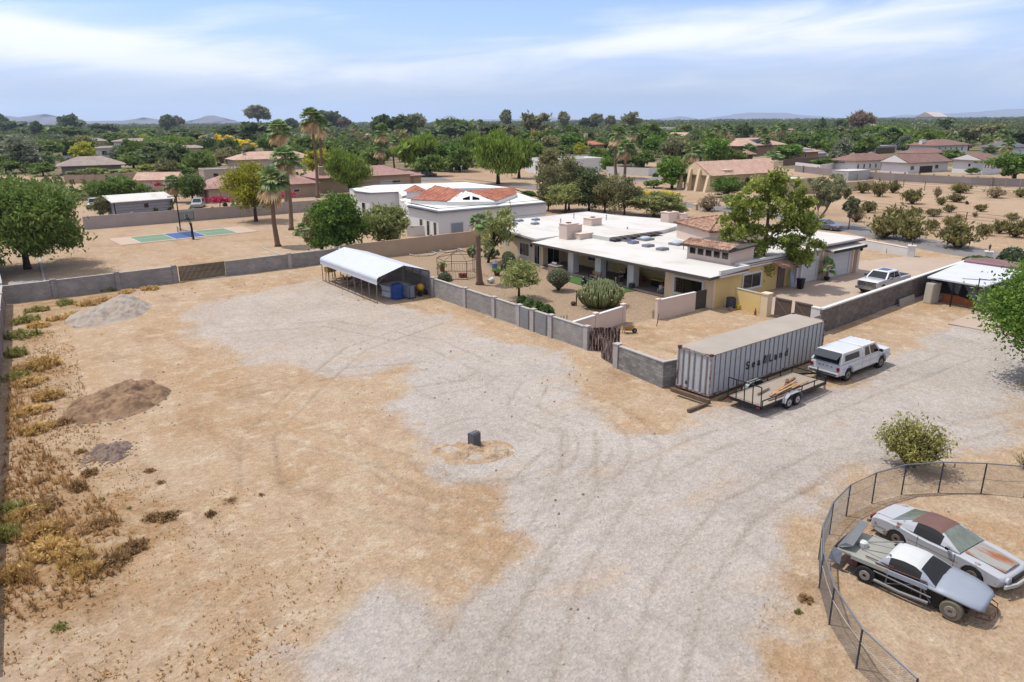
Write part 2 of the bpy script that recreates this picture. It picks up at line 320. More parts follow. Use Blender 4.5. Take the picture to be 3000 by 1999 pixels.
# wheel ruts: arcs around the block post and long sweeps
TR = np.zeros(XX.shape); tr = np.zeros(gx.shape)
pc = G((1390, 1295))
for r0, a0, a1, wd_ in ((4.1, -2.6, .5, .16), (4.6, -2.6, .3, .14), (5.7, -2.9, .2, .18), (6.3, -2.7, 0, .15), (7.2, -2.4, .9, .2), (8.7, -2.2, 1.2, .2), (3.2, 1.4, 3.0, .22)):
 rr = np.hypot(gx-pc.x-.6, gy-pc.y+.4); aa = np.arctan2(gy-pc.y, gx-pc.x)-HEAD*-1
 aa = (aa+math.pi) % (2*math.pi)-math.pi
 tr = np.maximum(tr, np.clip(1-np.abs(rr-r0)/wd_, 0, 1)*np.clip((aa-a0)*4, 0, 1)*np.clip((a1-aa)*4, 0, 1)*.7)
def sweep(pts, wdt=.17):
 global tr
 P = [G(cO(*p)) for p in pts]
 for off in (-.85, .85):
  for a, b in zip(P[:-1], P[1:]):
   e = (b-a); n = Vector((-e.y, e.x, 0)).normalized()*off; ax, ay = a.x+n.x, a.y+n.y; t = np.clip(((gx-ax)*e.x+(gy-ay)*e.y)/(e.length**2), 0, 1)
   tr = np.maximum(tr, .75*np.clip(1-np.hypot(gx-ax-t*e.x, gy-ay-t*e.y)/wdt, 0, 1))
sweep([(520,760),(760,745),(1000,790),(1130,850),(1090,880),(960,900)]); sweep([(600,1120),(590,1010),(700,900),(820,800),(1000,740)])
sweep([(1200,1568),(1290,1300),(1420,1120),(1620,1020),(1900,930),(2200,820)]); sweep([(1000,1568),(1180,1330),(1330,1120),(1330,990),(1240,960),(1200,930),(1230,880)]); sweep([(700,1000),(900,1060),(1060,1130),(1200,1120),(1290,1040)]); sweep([(420,940),(560,900),(760,860),(980,840)]); sweep([(1500,1568),(1560,1350),(1690,1180),(1900,1060),(2353,960)])
tr *= (.45+.8*vnoise(gx, gy, 2.5, 11)); tr = np.clip(tr, 0, 1)
TR[near] = tr; Zg[near] -= tr*.05
VV = np.stack([XX.ravel(), YY.ravel(), Zg.ravel()], 1); ny_, nx_ = XX.shape
ii = np.arange(ny_*nx_).reshape(ny_, nx_); FF = np.stack([ii[:-1, :-1], ii[:-1, 1:], ii[1:, 1:], ii[1:, :-1]], -1).reshape(-1, 4)
gme = bpy.data.meshes.new('ground'); gme.vertices.add(len(VV)); gme.vertices.foreach_set('co', VV.ravel()); gme.loops.add(FF.size); gme.loops.foreach_set('vertex_index', FF.ravel().astype(np.int32)); gme.polygons.add(len(FF)); gme.polygons.foreach_set('loop_start', np.arange(0, FF.size, 4, dtype=np.int32)); gme.polygons.foreach_set('loop_total', np.full(len(FF), 4, np.int32)); gme.update(calc_edges=True)
gme.polygons.foreach_set('use_smooth', np.ones(len(FF), bool))
for nm, arr in (('gravel', GR), ('yard', YG), ('weeds', WD), ('track', TR)):
 at = gme.attributes.new(nm, 'FLOAT', 'POINT'); at.data.foreach_set('value', arr.ravel().astype(np.float32))
def ground_mat():
 m, nt, b, out = newmat('desert_ground'); N, L = nt.nodes, nt.links
 tc = N.new('ShaderNodeTexCoord'); P = tc.outputs['Object']
 def noise(sc, det=6, ro=.6, st=None, rot=0):
  v = P
  if st: mp = N.new('ShaderNodeMapping'); mp.inputs['Scale'].default_value = st; mp.inputs['Rotation'].default_value = (0, 0, rot); L.new(P, mp.inputs[0]); v = mp.outputs[0]
  n = N.new('ShaderNodeTexNoise'); n.inputs['Scale'].default_value = sc; n.inputs['Detail'].default_value = det; n.inputs['Roughness'].default_value = ro; L.new(v, n.inputs['Vector']); return n.outputs['Fac']
 def ramp(f, a, z, c0, c1):
  r = N.new('ShaderNodeValToRGB'); L.new(f, r.inputs[0]); r.color_ramp.elements[0].position = a; r.color_ramp.elements[1].position = z; r.color_ramp.elements[0].color = lin(c0)+(1,); r.color_ramp.elements[1].color = lin(c1)+(1,); return r.outputs[0]
 def rng_(f, a, z, c=0, d=1):
  r = N.new('ShaderNodeMapRange'); r.inputs[1].default_value = a; r.inputs[2].default_value = z; r.inputs[3].default_value = c; r.inputs[4].default_value = d; L.new(f, r.inputs[0]); return r.outputs[0]
 def mix(f, a, b_):
  x = N.new('ShaderNodeMix'); x.data_type = 'RGBA'
  if isinstance(f, float): x.inputs[0].default_value = f
  else: L.new(f, x.inputs[0])
  for i, v in ((6, a), (7, b_)):
   if isinstance(v, tuple): x.inputs[i].default_value = lin(v)+(1,)
   else: L.new(v, x.inputs[i])
  return x.outputs[2]
 def mth(op, a, b_=0.0):
  x = N.new('ShaderNodeMath'); x.operation = op; x.use_clamp = op != 'ADD'
  for i, v in ((0, a), (1, b_)):
   if isinstance(v, (int, float)): x.inputs[i].default_value = v
   else: L.new(v, x.inputs[i])
  return x.outputs[0]
 def att(n): a = N.new('ShaderNodeAttribute'); a.attribute_name = n; return a.outputs['Fac']
 dirt = ramp(noise(.16, 7), .35, .68, (196, 163, 127), (211, 187, 158))
 dirt = mix(rng_(noise(.35, 8, .7, (1, .25, 1), -.5), .5, .7, 0, .55), dirt, (198, 158, 114)); dirt = mix(rng_(noise(.9, 8, .7), .5, .72), dirt, (226, 206, 178)); dirt = mix(rng_(noise(.35, 8, .7, (1, .45, 1), 0.5), .52, .72, 0, .75), dirt, (164, 130, 96))
 grav = ramp(noise(.22, 7), .35, .66, (198, 186, 174), (212, 201, 190)); grav = mix(rng_(noise(.5, 8, .72, (1, .3, 1), .9), .52, .74, 0, .8), grav, (178, 168, 156)); grav = mix(rng_(noise(.4, 6, .6, (.35, 1, 1), .4), .56, .74, 0, .7), grav, (210, 182, 150))
 g = att('gravel'); gg = mth('ADD', g, mth('MULTIPLY', mth('SUBTRACT', noise(1.3, 8, .75), .5), 0.0)); gg = rng_(mth('ADD', g, rng_(noise(1.6, 8, .75), .3, .7, -.30, .30)), .15, .85)
 col = mix(gg, dirt, grav)
 col = mix(att('yard'), col, ramp(noise(7, 8, .8), .35, .65, (158, 132, 104), (202, 178, 150)))
 far_ = N.new('ShaderNodeVectorMath'); far_.operation = 'LENGTH'; L.new(P, far_.inputs[0])
 col = mix(rng_(far_.outputs['Value'], 90, 130, 0, .55), col, ramp(noise(.035, 7), .4, .62, (186, 152, 122), (204, 178, 150)))
 col = mix(rng_(mth('ADD', rng_(far_.outputs['Value'], 130, 420), rng_(noise(.02, 6), .35, .65, -.4, .4)), .3, .6, 0, .8), col, (112, 110, 76))
 col = mix(mth('MULTIPLY', att('weeds'), rng_(noise(1.1, 9, .8), .38, .62, 0, .8)), col, (158, 116, 62))
 col = mix(mth('MULTIPLY', att('track'), rng_(noise(3, 8, .8), .3, .6, .2, .8)), col, (150, 132, 112))
 # stones, clods and grains
 vo = N.new('ShaderNodeTexVoronoi'); vo.inputs['Scale'].default_value = 9; L.new(P, vo.inputs['Vector']); vs = N.new('ShaderNodeSeparateColor'); L.new(vo.outputs['Color'], vs.inputs[0])
 spk = rng_(vs.outputs[0], .0, 1, .86, 1.12)
 fine = rng_(noise(26, 6, .8), .3, .7, .82, 1.16); mid = rng_(noise(1.9, 10, .82), .3, .7, .84, 1.13)
 k = N.new('ShaderNodeMath'); k.operation = 'MULTIPLY'; L.new(spk, k.inputs[0]); L.new(fine, k.inputs[1]); k2 = N.new('ShaderNodeMath'); k2.operation = 'MULTIPLY'; L.new(k.outputs[0], k2.inputs[0]); L.new(mid, k2.inputs[1])
 vm = N.new('ShaderNodeVectorMath'); vm.operation = 'SCALE'; L.new(col, vm.inputs[0]); L.new(k2.outputs[0], vm.inputs[3]); L.new(vm.outputs[0], b.inputs['Base Color']); b.inputs['Roughness'].default_value = .95; b.inputs['Specular IOR Level'].default_value = .15
 hh = mth('ADD', noise(2.2, 10, .75), mth('MULTIPLY', vo.outputs['Distance'], .35)); bp = N.new('ShaderNodeBump'); bp.inputs['Strength'].default_value = .8; bp.inputs['Distance'].default_value = .17; L.new(hh, bp.inputs['Height']); L.new(bp.outputs[0], b.inputs['Normal'])
 return m
gme.materials.append(ground_mat()); go = bpy.data.objects.new('ground', gme); COL.objects.link(go); go['kind'] = 'structure'
# ------------------------------------------------------------------ roads and paved areas
asph = M('asphalt', (138, 132, 128), .9, .1, .6, .02, 30); driveconc = M('driveway_concrete', (196, 174, 154), .9, .07, .35, .02, 12)
def sheet(name, pts, z, mat, world=False, th=.0):
 P = [p if world else tuple(G(p)[:2]) for p in pts]; mb = MB(); n = len(P)
 ar = sum(P[i][0]*P[(i+1)%n][1]-P[(i+1)%n][0]*P[i][1] for i in range(n))
 if ar < 0: P = P[::-1]
 mb.prism(P, z-.25, z); return struct(name, mb, mat)
sheet('road', [cO(2080,565), cO(2000,548), cO(1890,520), cO(1760,500), cO(1600,480), cO(1480,465), cO(1480,457), cO(1620,468), cO(1780,487), cO(1950,512), cO(2070,537), cO(2180,558), cO(2270,575), cO(2420,600), cO(2420,625), cO(2260,598), cO(2170,583)], .012, asph)
sheet('road', [cB(1970,795), cB(2370,790), cC(870,870), cC(870,830), cC(560,830), cC(100,790), cC(-50,745), cB(1990,745)], .02, asph)
sheet('road', [cC(1720,800), cC(1960,770), cC(2260,758), cC(2300,735), cC(2100,742), cC(1820,760), cC(1600,780), cC(1500,800)], .02, asph)
sheet('driveway', [(77,27.0),(72.5,28.9),(52.3,28.9),(52.3,37.0),(54.1,39.2),(74.2,39.2),(80.0,41.6),(88,40),(92,30)], .03, driveconc, True)
sheet('concrete_pad', [cO(2178,745), cO(2290,697), cO(2420,700), cO(2420,800), cO(2310,770)], .06, driveconc)
# sports court slab
# ------------------------------------------------------------------ walls and fences
def wallmesh(mb, pts, h, th, z0=-.1, cap=None, capo=.03, caph=.07):
 P = [Vector((p[0], p[1], 0)) for p in pts]; hs = h if isinstance(h, (list, tuple)) else [h]*len(P)
 def strip(mb_, za, zb, t):
  L_, R__ = [], []
  for i, p in enumerate(P):
   a = (P[i]-P[i-1]).normalized() if i else (P[1]-P[0]).normalized(); b = (P[i+1]-P[i]).normalized() if i < len(P)-1 else a
   n = (Vector((-a.y, a.x, 0))+Vector((-b.y, b.x, 0))); n = n.normalized()/max(.3, (n.length/2)) if n.length > 1e-6 else Vector((-a.y, a.x, 0))
   L_.append(p+n*t/2); R__.append(p-n*t/2)
  for i in range(len(P)-1):
   A, B, C_, D = R__[i], R__[i+1], L_[i+1], L_[i]
   z = lambda j, k: (za if k == 0 else hs[j]+zb) if za < 0 else (hs[j]+(za if k == 0 else zb))
   vs = [(A.x, A.y, z(i, 0)), (B.x, B.y, z(i+1, 0)), (C_.x, C_.y, z(i+1, 0)), (D.x, D.y, z(i, 0)), (A.x, A.y, z(i, 1)), (B.x, B.y, z(i+1, 1)), (C_.x, C_.y, z(i+1, 1)), (D.x, D.y, z(i, 1))]
   f = [(0,3,2,1),(4,5,6,7),(0,1,5,4),(2,3,7,6)]
   if i == 0: f.append((3,0,4,7))
   if i == len(P)-2: f.append((1,2,6,5))
   mb_.add(vs, f)
 strip(mb, z0, 0, th)
 if cap is not None: strip(cap, .0, caph, th+2*capo)
def wall(label, pts, h, mat, th=.2, cap=None, posts=(), postw=.42, postmat=None, cat='block wall', name='block_wall', group=None):
 x0, y0 = pts[0][0], pts[0][1]; t = thing(name, label, cat, (x0, y0, 0), 0, group); q = [(p[0]-x0, p[1]-y0) for p in pts]
 mb, cb = MB(), MB(); wallmesh(mb, q, h, th, cap=cb if cap else None)
 obj('wall_panel', mb, mat, t)
 if cap: obj('coping', cb, cap, t)
 hh = h if not isinstance(h, (list, tuple)) else h[0]
 for p in posts:
  m2 = MB(); m2.box((p[0]-x0-postw/2, p[1]-y0-postw/2, -.1), (p[0]-x0+postw/2, p[1]-y0+postw/2, hh+.10)); m2.box((p[0]-x0-postw/2-.03, p[1]-y0-postw/2-.03, hh+.10), (p[0]-x0+postw/2+.03, p[1]-y0+postw/2+.03, hh+.17)); obj('post', m2, postmat or capm, t)
 return t
VW = 79.6
wall('grey block wall right of the barred opening, behind the metal carport', [(21.0, VW), (33.9, VW)], 1.55, block, cap=capm, posts=[(28.0, VW-.02)], postw=.4)
wall('grey block wall left of the barred opening, behind the gravel pile', [(1.2, VW), (16.2, VW)], 1.62, block, cap=capm, posts=[(5.2, VW), (10.6, VW), (15.9, VW)], postmat=block)
# barred steel panel in the back wall
t = thing('barred_fence_panel', 'dark steel barred panel closing the opening in the grey back wall', 'fence panel', (16.3, VW, 0)); mb = MB()
for i in range(38): mb.box((.03+i*.122, -.04, .06), (.118+i*.122, .04, 1.58))
obj('bars', mb, blackmetal, t); mb = MB(); mb.box((0, -.035, .05), (4.7, .035, .11)); mb.box((0, -.035, .85), (4.7, .035, .90)); mb.box((0, -.035, 1.56), (4.7, .035, 1.62)); obj('rails', mb, metal_grey, t)
fence_bl = Mblock('left_boundary_block', (150, 128, 116), (110, 96, 88))
wall('tall tan block wall running up the left edge of the yard', [(-2.3, 24), (1.15, 79.3)], 1.75, fence_bl, th=.2, cap=capm, posts=[(-2.3+(y-24)*.0624, y) for y in (36, 44, 52, 60, 68, 75)], postw=.34)
wall('white painted wall beside the big mesquite at the left edge', [(1.2, 79.9), (1.9, 129)], 1.9, M('grey_white_paint', (196, 194, 192), .9, .08, 1), th=.2)
# side wall between the graded yard and the house garden, in panels with a few plain grey door panels
x0 = 33.75
t = thing('block_wall', 'long grey block wall between the graded lot and the house garden', 'block wall', (x0, 36.3, 0))
ys_ = [0, 5.4, 6.9, 10.2, 13, 17, 21, 26.5, 32, 37.6, 43.2]
mb = MB(); mb.box((-.1, .2, -.1), (.1, 43.2, 1.66)); obj('wall_panel', mb, block, t); mb = MB(); mb.box((-.13, .2, 1.66), (.13, 43.2, 1.72)); obj('coping', mb, capm, t)
for y in (.05, 4.0, 6.2, 8.0, 11.4, 15.8, 21.3, 26.8, 32.3, 37.8, 43.1):
 mb = MB(); mb.box((-.2, y-.2, -.1), (.16, y+.2, 1.76)); mb.box((-.23, y-.23, 1.76), (.19, y+.23, 1.82)); obj('post', mb, capm, t)
gp = M('grey_door_paint', (150, 150, 150), .7, .12, 2)
for y in (4.5, 6.7): mb = MB(); mb.box((-.16, y, .02), (-.105, y+1.15, 1.60)); obj('door_panel', mb, gp, t, label='flat grey panel set in the block wall')
wall('pink rendered wall leaving the grey side wall beside the cactus clump', [(33.9, 38.5), (41.0, 39.9)], [1.45, 1.35], pinkish, cap=stucco_white, posts=[(37.2, 39.15), (40.9, 39.88)], postw=.34, postmat=pinkish, cat='garden wall', name='garden_wall')
wall('pink rendered wall with a dark gate at the corner of the house', [(43.7, 38.8), (48.3, 38.7)], [1.62, 1.66], pinkish, cap=stucco_white, posts=[(43.75, 38.78)], postw=.3, postmat=pinkish, cat='garden wall', name='garden_wall')
t = thing('garden_gate', 'dark brown pedestrian gate between pink wall and house corner', 'gate', (48.45, 38.7, 0)); mb = MB()
for i in range(12): mb.box((i*.115, -.02, .08), (.105+i*.115, .02, 1.72))
obj('boards', mb, M('dark_gate', (84, 74, 66), .8, .15, 3), t); mb = MB(); mb.box((0, .02, .3), (1.4, .05, .38)); mb.box((0, .02, 1.45), (1.4, .05, 1.53)); obj('cross_rails', mb, blackmetal, t)
# lower block wall in front of the container
wall('short mottled grey block wall running up to the container, below the wooden gates', [(32.75, 32.4), (32.3, 27.9), (35.2, 27.4)], [1.5, 1.62, 1.62], block2, cap=capm, posts=[(32.75, 32.3)], postw=.42)
# two weathered wooden gates
oldwood = M('weathered_red_wood', (70, 42, 32), .9, .35, 2.2, .03, 30, col2=(190, 166, 156), fac=(.50, .60), stretch=(6, 6, .7))
def boards(label, a, b, h, n=9):
 A, B = Vector((a[0], a[1], 0)), Vector((b[0], b[1], 0)); d = B-A; L_ = d.length; t = thing('wooden_gate', label, 'gate', A, math.atan2(d.y, d.x)); rng = random.Random(n)
 mb = MB()
 for i in range(n): w_ = L_/n; mb.box((i*w_+.008, -.015+rng.uniform(-.008, .008), .05+rng.uniform(-.03, .03)), ((i+1)*w_-.008, .02, h+rng.uniform(-.06, .04)))
 obj('boards', mb, oldwood, t); mb = MB(); mb.box((.02, .02, .35), (L_-.02, .06, .45)); mb.box((.02, .02, h-.4), (L_-.02, .06, h-.3)); obj('cross_rails', mb, rust, t)
P1, P2 = G(cG(822,1500)), G(cG(1078,1490)); P3, P4 = G(cG(958,1590)), G(cG(1185,1640))
boards('open wooden gate with peeling dark red paint beside the long grey wall end', (33.65, 36.0), (35.4, 34.7), 1.75, 10)
boards('closed wooden gate with peeling dark red paint beside the mottled block wall', (33.3, 34.4), (32.85, 32.6), 1.55, 9)
# tan wall behind the garden, whole far side
wall('tall plain tan wall between the garden and the white house behind', [(34.0, 79.1), (62.5, 78.9)], 1.95, tanst, posts=[(39.5, 79.12), (46.2, 79.05), (52.4, 79.0), (58.4, 78.95)], postw=.26, postmat=tanst, cat='boundary wall', name='boundary_wall')
wall('long plain light grey wall behind the sports court', [(14, 130.2), (66, 129.6)], 2.0, M('light_grey_render', (196, 182, 172), .9, .08, .4), posts=[(21+i*6.2, 130.15-i*.07) for i in range(7)], postw=.34, postmat=M('light_grey_render', (196,182,172)), cat='boundary wall', name='boundary_wall')
# right-hand wall with its white rendered top, seen from the gravel side
t = thing('block_wall', 'grey block wall with white coping between gravel yard and driveway', 'block wall', (50.6, 28.5, 0)); mb = MB(); wallmesh(mb, [(0, 0), (16.5, .9), (30, 1.6)], [1.85, 1.9, 1.95], .22); obj('wall_panel', mb, Mblock('brown_grey_block', (134, 122, 112), (110, 100, 94), stain=.35), t)
cb = MB(); wallmesh(MB(), [(0, 0), (16.5, .9), (30, 1.6)], [1.85, 1.9, 1.95], .22, cap=cb, capo=.05, caph=.12); obj('coping', cb, stucco_white, t)
wall('low dark block wall piece between the container end and the driveway wall', [(45.0, 28.1), (50.45, 28.5)], 1.5, block, cat='block wall')
wall('low yellow rendered wall beside the air conditioner with a grey top', [(52.0, 37.3), (51.8, 34.6)], 1.75, yellow_shaded, cap=capm, cat='garden wall', name='garden_wall')
mb = MB(); mb.box((-.33, -.33, -.1), (.33, .33, 1.85)); mb.box((-.38, -.38, 1.85), (.38, .38, 1.97)); one('gate_pillar', mb, cream, 'square cream gate pillar at the end of the yellow wall', 'gate pillar', (51.8, 34.1, 0))
for (y, lab) in ((32.55, 'brown double gate leaf next to the cream pillar'), (30.75, 'brown double gate leaf next to the short white wall')):
 t = thing('driveway_gate', lab, 'gate', (51.85, y, 0), 0, 'driveway gate leaves'); mb = MB(); mb.box((-.02, -.75, .1), (.02, .75, 1.75)); obj('boards', mb, M('brown_gate', (100, 84, 72), .85, .2, 4), t)
 mb = MB(); [mb.bar((-.045, -.74, z), (-.045, .74, z), .05, .09) for z in (.2, 1.68)]; mb.bar((-.045, -.7, .25), (-.045, .7, 1.62), .04, .09); obj('frame', mb, M('brown_frame', (122, 104, 92), .85, .2, 4), t)
wall('short white rendered wall piece at the end of the brown double gate', [(51.7, 29.9), (51.7, 28.8)], 1.6, stucco_white, cap=stucco_white, th=.35, cat='garden wall', name='garden_wall')
# street wall on the far side of the driveway with lantern pillars
LA, LB = G(cD(1262, 1000)), G(cD(1600, 1060))
wall('low white wall along the street beyond the driveway', [(LA.x, LA.y), (LB.x, LB.y)], [1.1, 1.0], stucco_white, th=.22, cap=stucco_white, cat='garden wall', name='garden_wall')
def lantern_pillar(p, lab, lab2, h=1.25):
 mb = MB(); mb.box((-.38, -.38, -.1), (.38, .38, h)); mb.box((-.45, -.45, h), (.45, .45, h+.1)); one('wall_pillar', mb, stucco_white, lab, 'pillar', (p.x, p.y, 0), .35)
 t = thing('lantern', lab2, 'lantern', (p.x, p.y, h+.1), .35); mb = MB(); mb.lathe([(.10, 0), (.03, .05), (.03, .22), (.13, .26)], 8); mb.lathe([(.18, .62), (.03, .75), (.01, .85)], 6); obj('lantern_frame', mb, blackmetal, t); mb = MB(); mb.lathe([(.11, .27), (.15, .61)], 6); obj('glass', mb, Mglass('lantern_glass', (70, 66, 60)), t)
lantern_pillar(Vector((LB.x+.3, LB.y, 0)), 'square white pillar at the open end of the street wall', 'black lantern on the white pillar at the street wall end')
LP2 = G(cD(2113, 1085)); lantern_pillar(LP2, 'square white pillar behind the hedge on the right', 'black lantern on the white pillar behind the hedge', 1.0)
wall('grey block wall between desert field and white compound on the right', [tuple(G(cD(848, 500))[:2]), tuple(G(cD(1100, 530))[:2]), tuple(G(cD(1500, 562))[:2]), tuple(G(cD(2000, 590))[:2]), tuple(G(cD(2353, 603))[:2]), tuple(G(cD(2700, 620))[:2])], 1.9, M('grey_render', (160, 148, 142), .9, .08, .3), posts=[tuple(G(cD(900+i*95, 507+i*7.6 if i < 6 else 515+i*6.2))[:2]) for i in range(16)], postw=.3, postmat=M('grey_render', (160,148,142)))
wall('brown wall behind the small grey metal shed', [tuple(G(cD(770, 462))[:2]), tuple(G(cD(1250, 425))[:2])], 2.2, M('brown_render', (136, 108, 92), .9, .1, .3), cat='boundary wall', name='boundary_wall')
wall('white wall with bright tree in front, left of the compound', [tuple(G(cD(850, 480))[:2]), tuple(G(cD(1010, 500))[:2]), tuple(G(cD(1240, 465))[:2])], 2.0, stucco_white, cat='boundary wall', name='boundary_wall')
wall('curved white wall beyond the palms across the street', [tuple(G(cC(1495, 725))[:2]), tuple(G(cC(1880, 742))[:2]), tuple(G(cC(2010, 730))[:2])], 2.3, stucco_white, cat='boundary wall', name='boundary_wall')
wall('long pale wall below the white two-storey house on the left', [tuple(G(cA(420, 600))[:2]), tuple(G(cA(1240, 582))[:2])], 2.0, M('pale_grey_render', (196, 192, 190), .9, .06, .3), cat='boundary wall', name='boundary_wall')
wall('tan wall with pilasters behind the grey hip-roofed pavilion', [tuple(G(cA(600, 810))[:2]), tuple(G(cA(880, 805))[:2]), tuple(G(cA(1460, 760))[:2])], 2.2, tanst, posts=[tuple(G(cA(x, 809-.01*(x-600)))[:2]) for x in (680, 775, 870)], postw=.4, postmat=tanst, cat='boundary wall', name='boundary_wall')
wall('brown garden wall behind the metal shed with a pink bougainvillea', [tuple(G(cA(780, 945))[:2]), tuple(G(cA(1300, 925))[:2]), tuple(G(cA(1640, 905))[:2])], 2.0, tanst, cat='boundary wall', name='boundary_wall')
wall('white wall under the columnar shrubs and yellow trees', [tuple(G(cA(1880, 580))[:2]), tuple(G(cA(2130, 560))[:2])], 1.8, M('pale_grey_render', (196,192,190)), cat='boundary wall', name='boundary_wall')
wall('low white wall around the white house terrace', [(49.9, 92.0), (50.6, 91.2), (58.5, 87.2), (66, 83.6)], [1.5, 1.5, 1.35, 1.3], stucco_white, cat='terrace wall', name='terrace_wall')
# chain-link fence round the two old cars
def chainlink(pts, h=1.45):
 me = M('chain_link', (122, 120, 120), .5, 0, metal=.5); P = [G(p) for p in pts]; o = P[0]; t = thing('chain_link_fence', 'low curved chain-link fence around the two old cars', 'fence', (o.x, o.y, 0)); Q = [Vector((p.x-o.x, p.y-o.y, 0)) for p in P]
 for i, q in enumerate(Q):
  mb = MB(); mb.tube([(q.x, q.y, -.1), (q.x, q.y, h)], .032, 8); obj('post', mb, M('fence_post', (78, 82, 92), .5, .1, 3, metal=.4), t)
 mb = MB(); mb.tube([(q.x, q.y, h) for q in Q], .03, 8); obj('top_rail', mb, metal_grey, t)
 mb = MB()
 for i, (a, b) in enumerate(zip(Q[:-1], Q[1:])):
  z1, z2 = (.95, .98)
  if i in (2, 3, 4): z1, z2 = .75-.1*(i-2), .7-.1*(i-2)
  mb.tube([(a.x, a.y, z1), ((a.x+b.x)/2, (a.y+b.y)/2, (z1+z2)/2-.05), (b.x, b.y, z2)], .014, 6)
 obj('mid_rail', mb, M('pale_rail', (190, 180, 165), .6, .2, 3), t)
 mb = MB()
 for a, b in zip(Q[:-1], Q[1:]):
  L_ = (b-a).length; d = (b-a)/L_; s = .075; hh = h-.06; n = int((L_+hh)/s)
  for k in range(n):
   for sg in (1, -1):
    u0 = k*s-hh if sg > 0 else k*s; u1 = u0+hh if sg > 0 else u0-hh; z0, z1 = .03, h-.03
    # clip to the bay
    def at(u): return z0+(z1-z0)*((u-u0)/(u1-u0))
    ua, ub = max(0, min(L_, u0)), max(0, min(L_, u1)); za, zb = at(ua), at(ub)
    if abs(ub-ua) < .02: continue
    pa, pb = a+d*ua, a+d*ub; mb.bar((pa.x, pa.y, za), (pb.x, pb.y, zb), .0045)
 obj('wire_mesh', mb, me, t)
chainlink([cO(2353+190, 1152), cO(2400+60, 1150), cO(2353, 1143), cO(2254,1134), cO(2156,1131), cO(2071,1137), cO(2003,1157), cO(1944,1187), cO(1905,1229), cO(1881,1287), cO(1882,1353), cO(1905,1436), cO(1967,1538), cO(2090,1660)])
# pipe rail fence in the desert field, and the street-side rail
def railfence(label, pts, h=1.4, n=3, gap=4.5, mat=None):
 P = [G(p) for p in pts]; o = P[0]; t = thing('pipe_rail_fence', label, 'fence', (o.x, o.y, 0)); mb, ps = MB(), MB()
 for a, b in zip(P[:-1], P[1:]):
  a, b = a-o, b-o
  for k in range(n): z = h*(k+1)/n; mb.bar((a.x, a.y, z), (b.x, b.y, z), .05)
  m_ = max(1, int((b-a).length/gap))
  for k in range(m_+1): q = a+(b-a)*(k/m_); ps.bar((q.x, q.y, -.1), (q.x, q.y, h+.05), .09)
 obj('rails', mb, mat or M('dull_pipe', (120, 112, 108), .7, .2, 2), t); obj('posts', ps, M('dull_post', (104, 92, 86), .8, .2, 2), t)
railfence('grey pipe rail fence through the scrub of the desert field', [cD(1240, 735), cD(1375, 765), cD(1660, 795), cD(1970, 830), cD(2340, 875)], 1.5)
railfence('pipe rail fence in front of the grey wall of the compound', [cD(1190, 545), cD(1400, 585), cD(1560, 600), cD(1700, 612), cD(2353, 645)], 1.6, 3, 6)
# ------------------------------------------------------------------ container
ctm = M('pale_blue_grey_paint', (214, 216, 218), .6, .05, 2, .01, 20, col2=(186, 178, 170), fac=(.5, .85)); ribm = M('dirty_rib', (150, 136, 124), .8, .2, 4); rustframe = M('rusty_corner', (196, 184, 176), .8, .1, 3, .02, 30, col2=(110, 66, 48), fac=(.45, .6)); ctop = M('dusty_roof', (184, 172, 158), .85, .08, .6)
CW, CH, CL_ = 2.44, 2.55, 12.1
t = thing('shipping_container', 'long pale shipping container with brown ribs and black lettering', 'shipping container', (32.75, 24.75, .2), .012)
mb = MB(); mb.box((.05, .05, .12), (CL_-.05, CW-.05, CH-.06)); obj('wall_panels', mb, ctm, t)
mb = MB(); mb.box((.0, .0, CH-.055), (CL_, CW, CH)); obj('roof', mb, ctop, t)
mb = MB()
for i in range(24): x = .42+i*(CL_-.84)/23; mb.box((x-.026, .012, .14), (x+.026, .052, CH-.08)); mb.box((x-.035, CW-.052, .14), (x+.035, CW-.012, CH-.08))
obj('side_ribs', mb, ribm, t); mb = MB()
for y in (.32, .72, 1.22, 1.62, 2.05): mb.box((.0, y-.045, .14), (.052, y+.045, CH-.08)); mb.box((CL_-.052, y-.045, .14), (CL_, y+.045, CH-.08))
obj('end_ribs', mb, ribm, t); mb = MB()
for x in (0, CL_):
 for y in (0, CW): mb.box((x-.05 if x else -.02, y-.06 if y else -.02, 0), (x+.02 if x else .06, y+.02 if y else .06, CH-.0))
for y in (0, CW): mb.box((.06, (y-.045) if y else -.005, .0), (CL_-.06, (y+.005) if y else .045, .13))
for x in (0, CL_): mb.box(((x-.045) if x else -.005, .06, .0), ((x+.005) if x else .045, CW-.06, .13)); mb.box(((x-.06) if x else -.012, .06, CH-.12), ((x+.012) if x else .06, CW-.06, CH+.012))
obj('corner_frame', mb, rustframe, t); mb = MB()
for x in (0, CL_):
 for y in (0, CW):
  for z in (0, CH): cx = x-.08 if x else .06; cy = y-.07 if y else .05; mb.box((cx-.1, cy-.09, z-.06), (cx+.1, cy+.09, z+.05))
obj('corner_castings', mb, M('dark_rust', (84, 58, 50), .9, .2, 5), t)
def text_mesh(s, size, ext=.004, name='lettering', bold=0.0):
 cu = bpy.data.curves.new('tmp', 'FONT'); cu.body = s; cu.size = size; cu.extrude = ext; cu.offset = bold; o = bpy.data.objects.new('tmp', cu); COL.objects.link(o)
 dg = bpy.context.evaluated_depsgraph_get(); me = bpy.data.meshes.new_from_object(o.evaluated_get(dg)); bpy.data.objects.remove(o); me.name = name; return me
lm = M('black_lettering', (24, 24, 28), .6, 0)
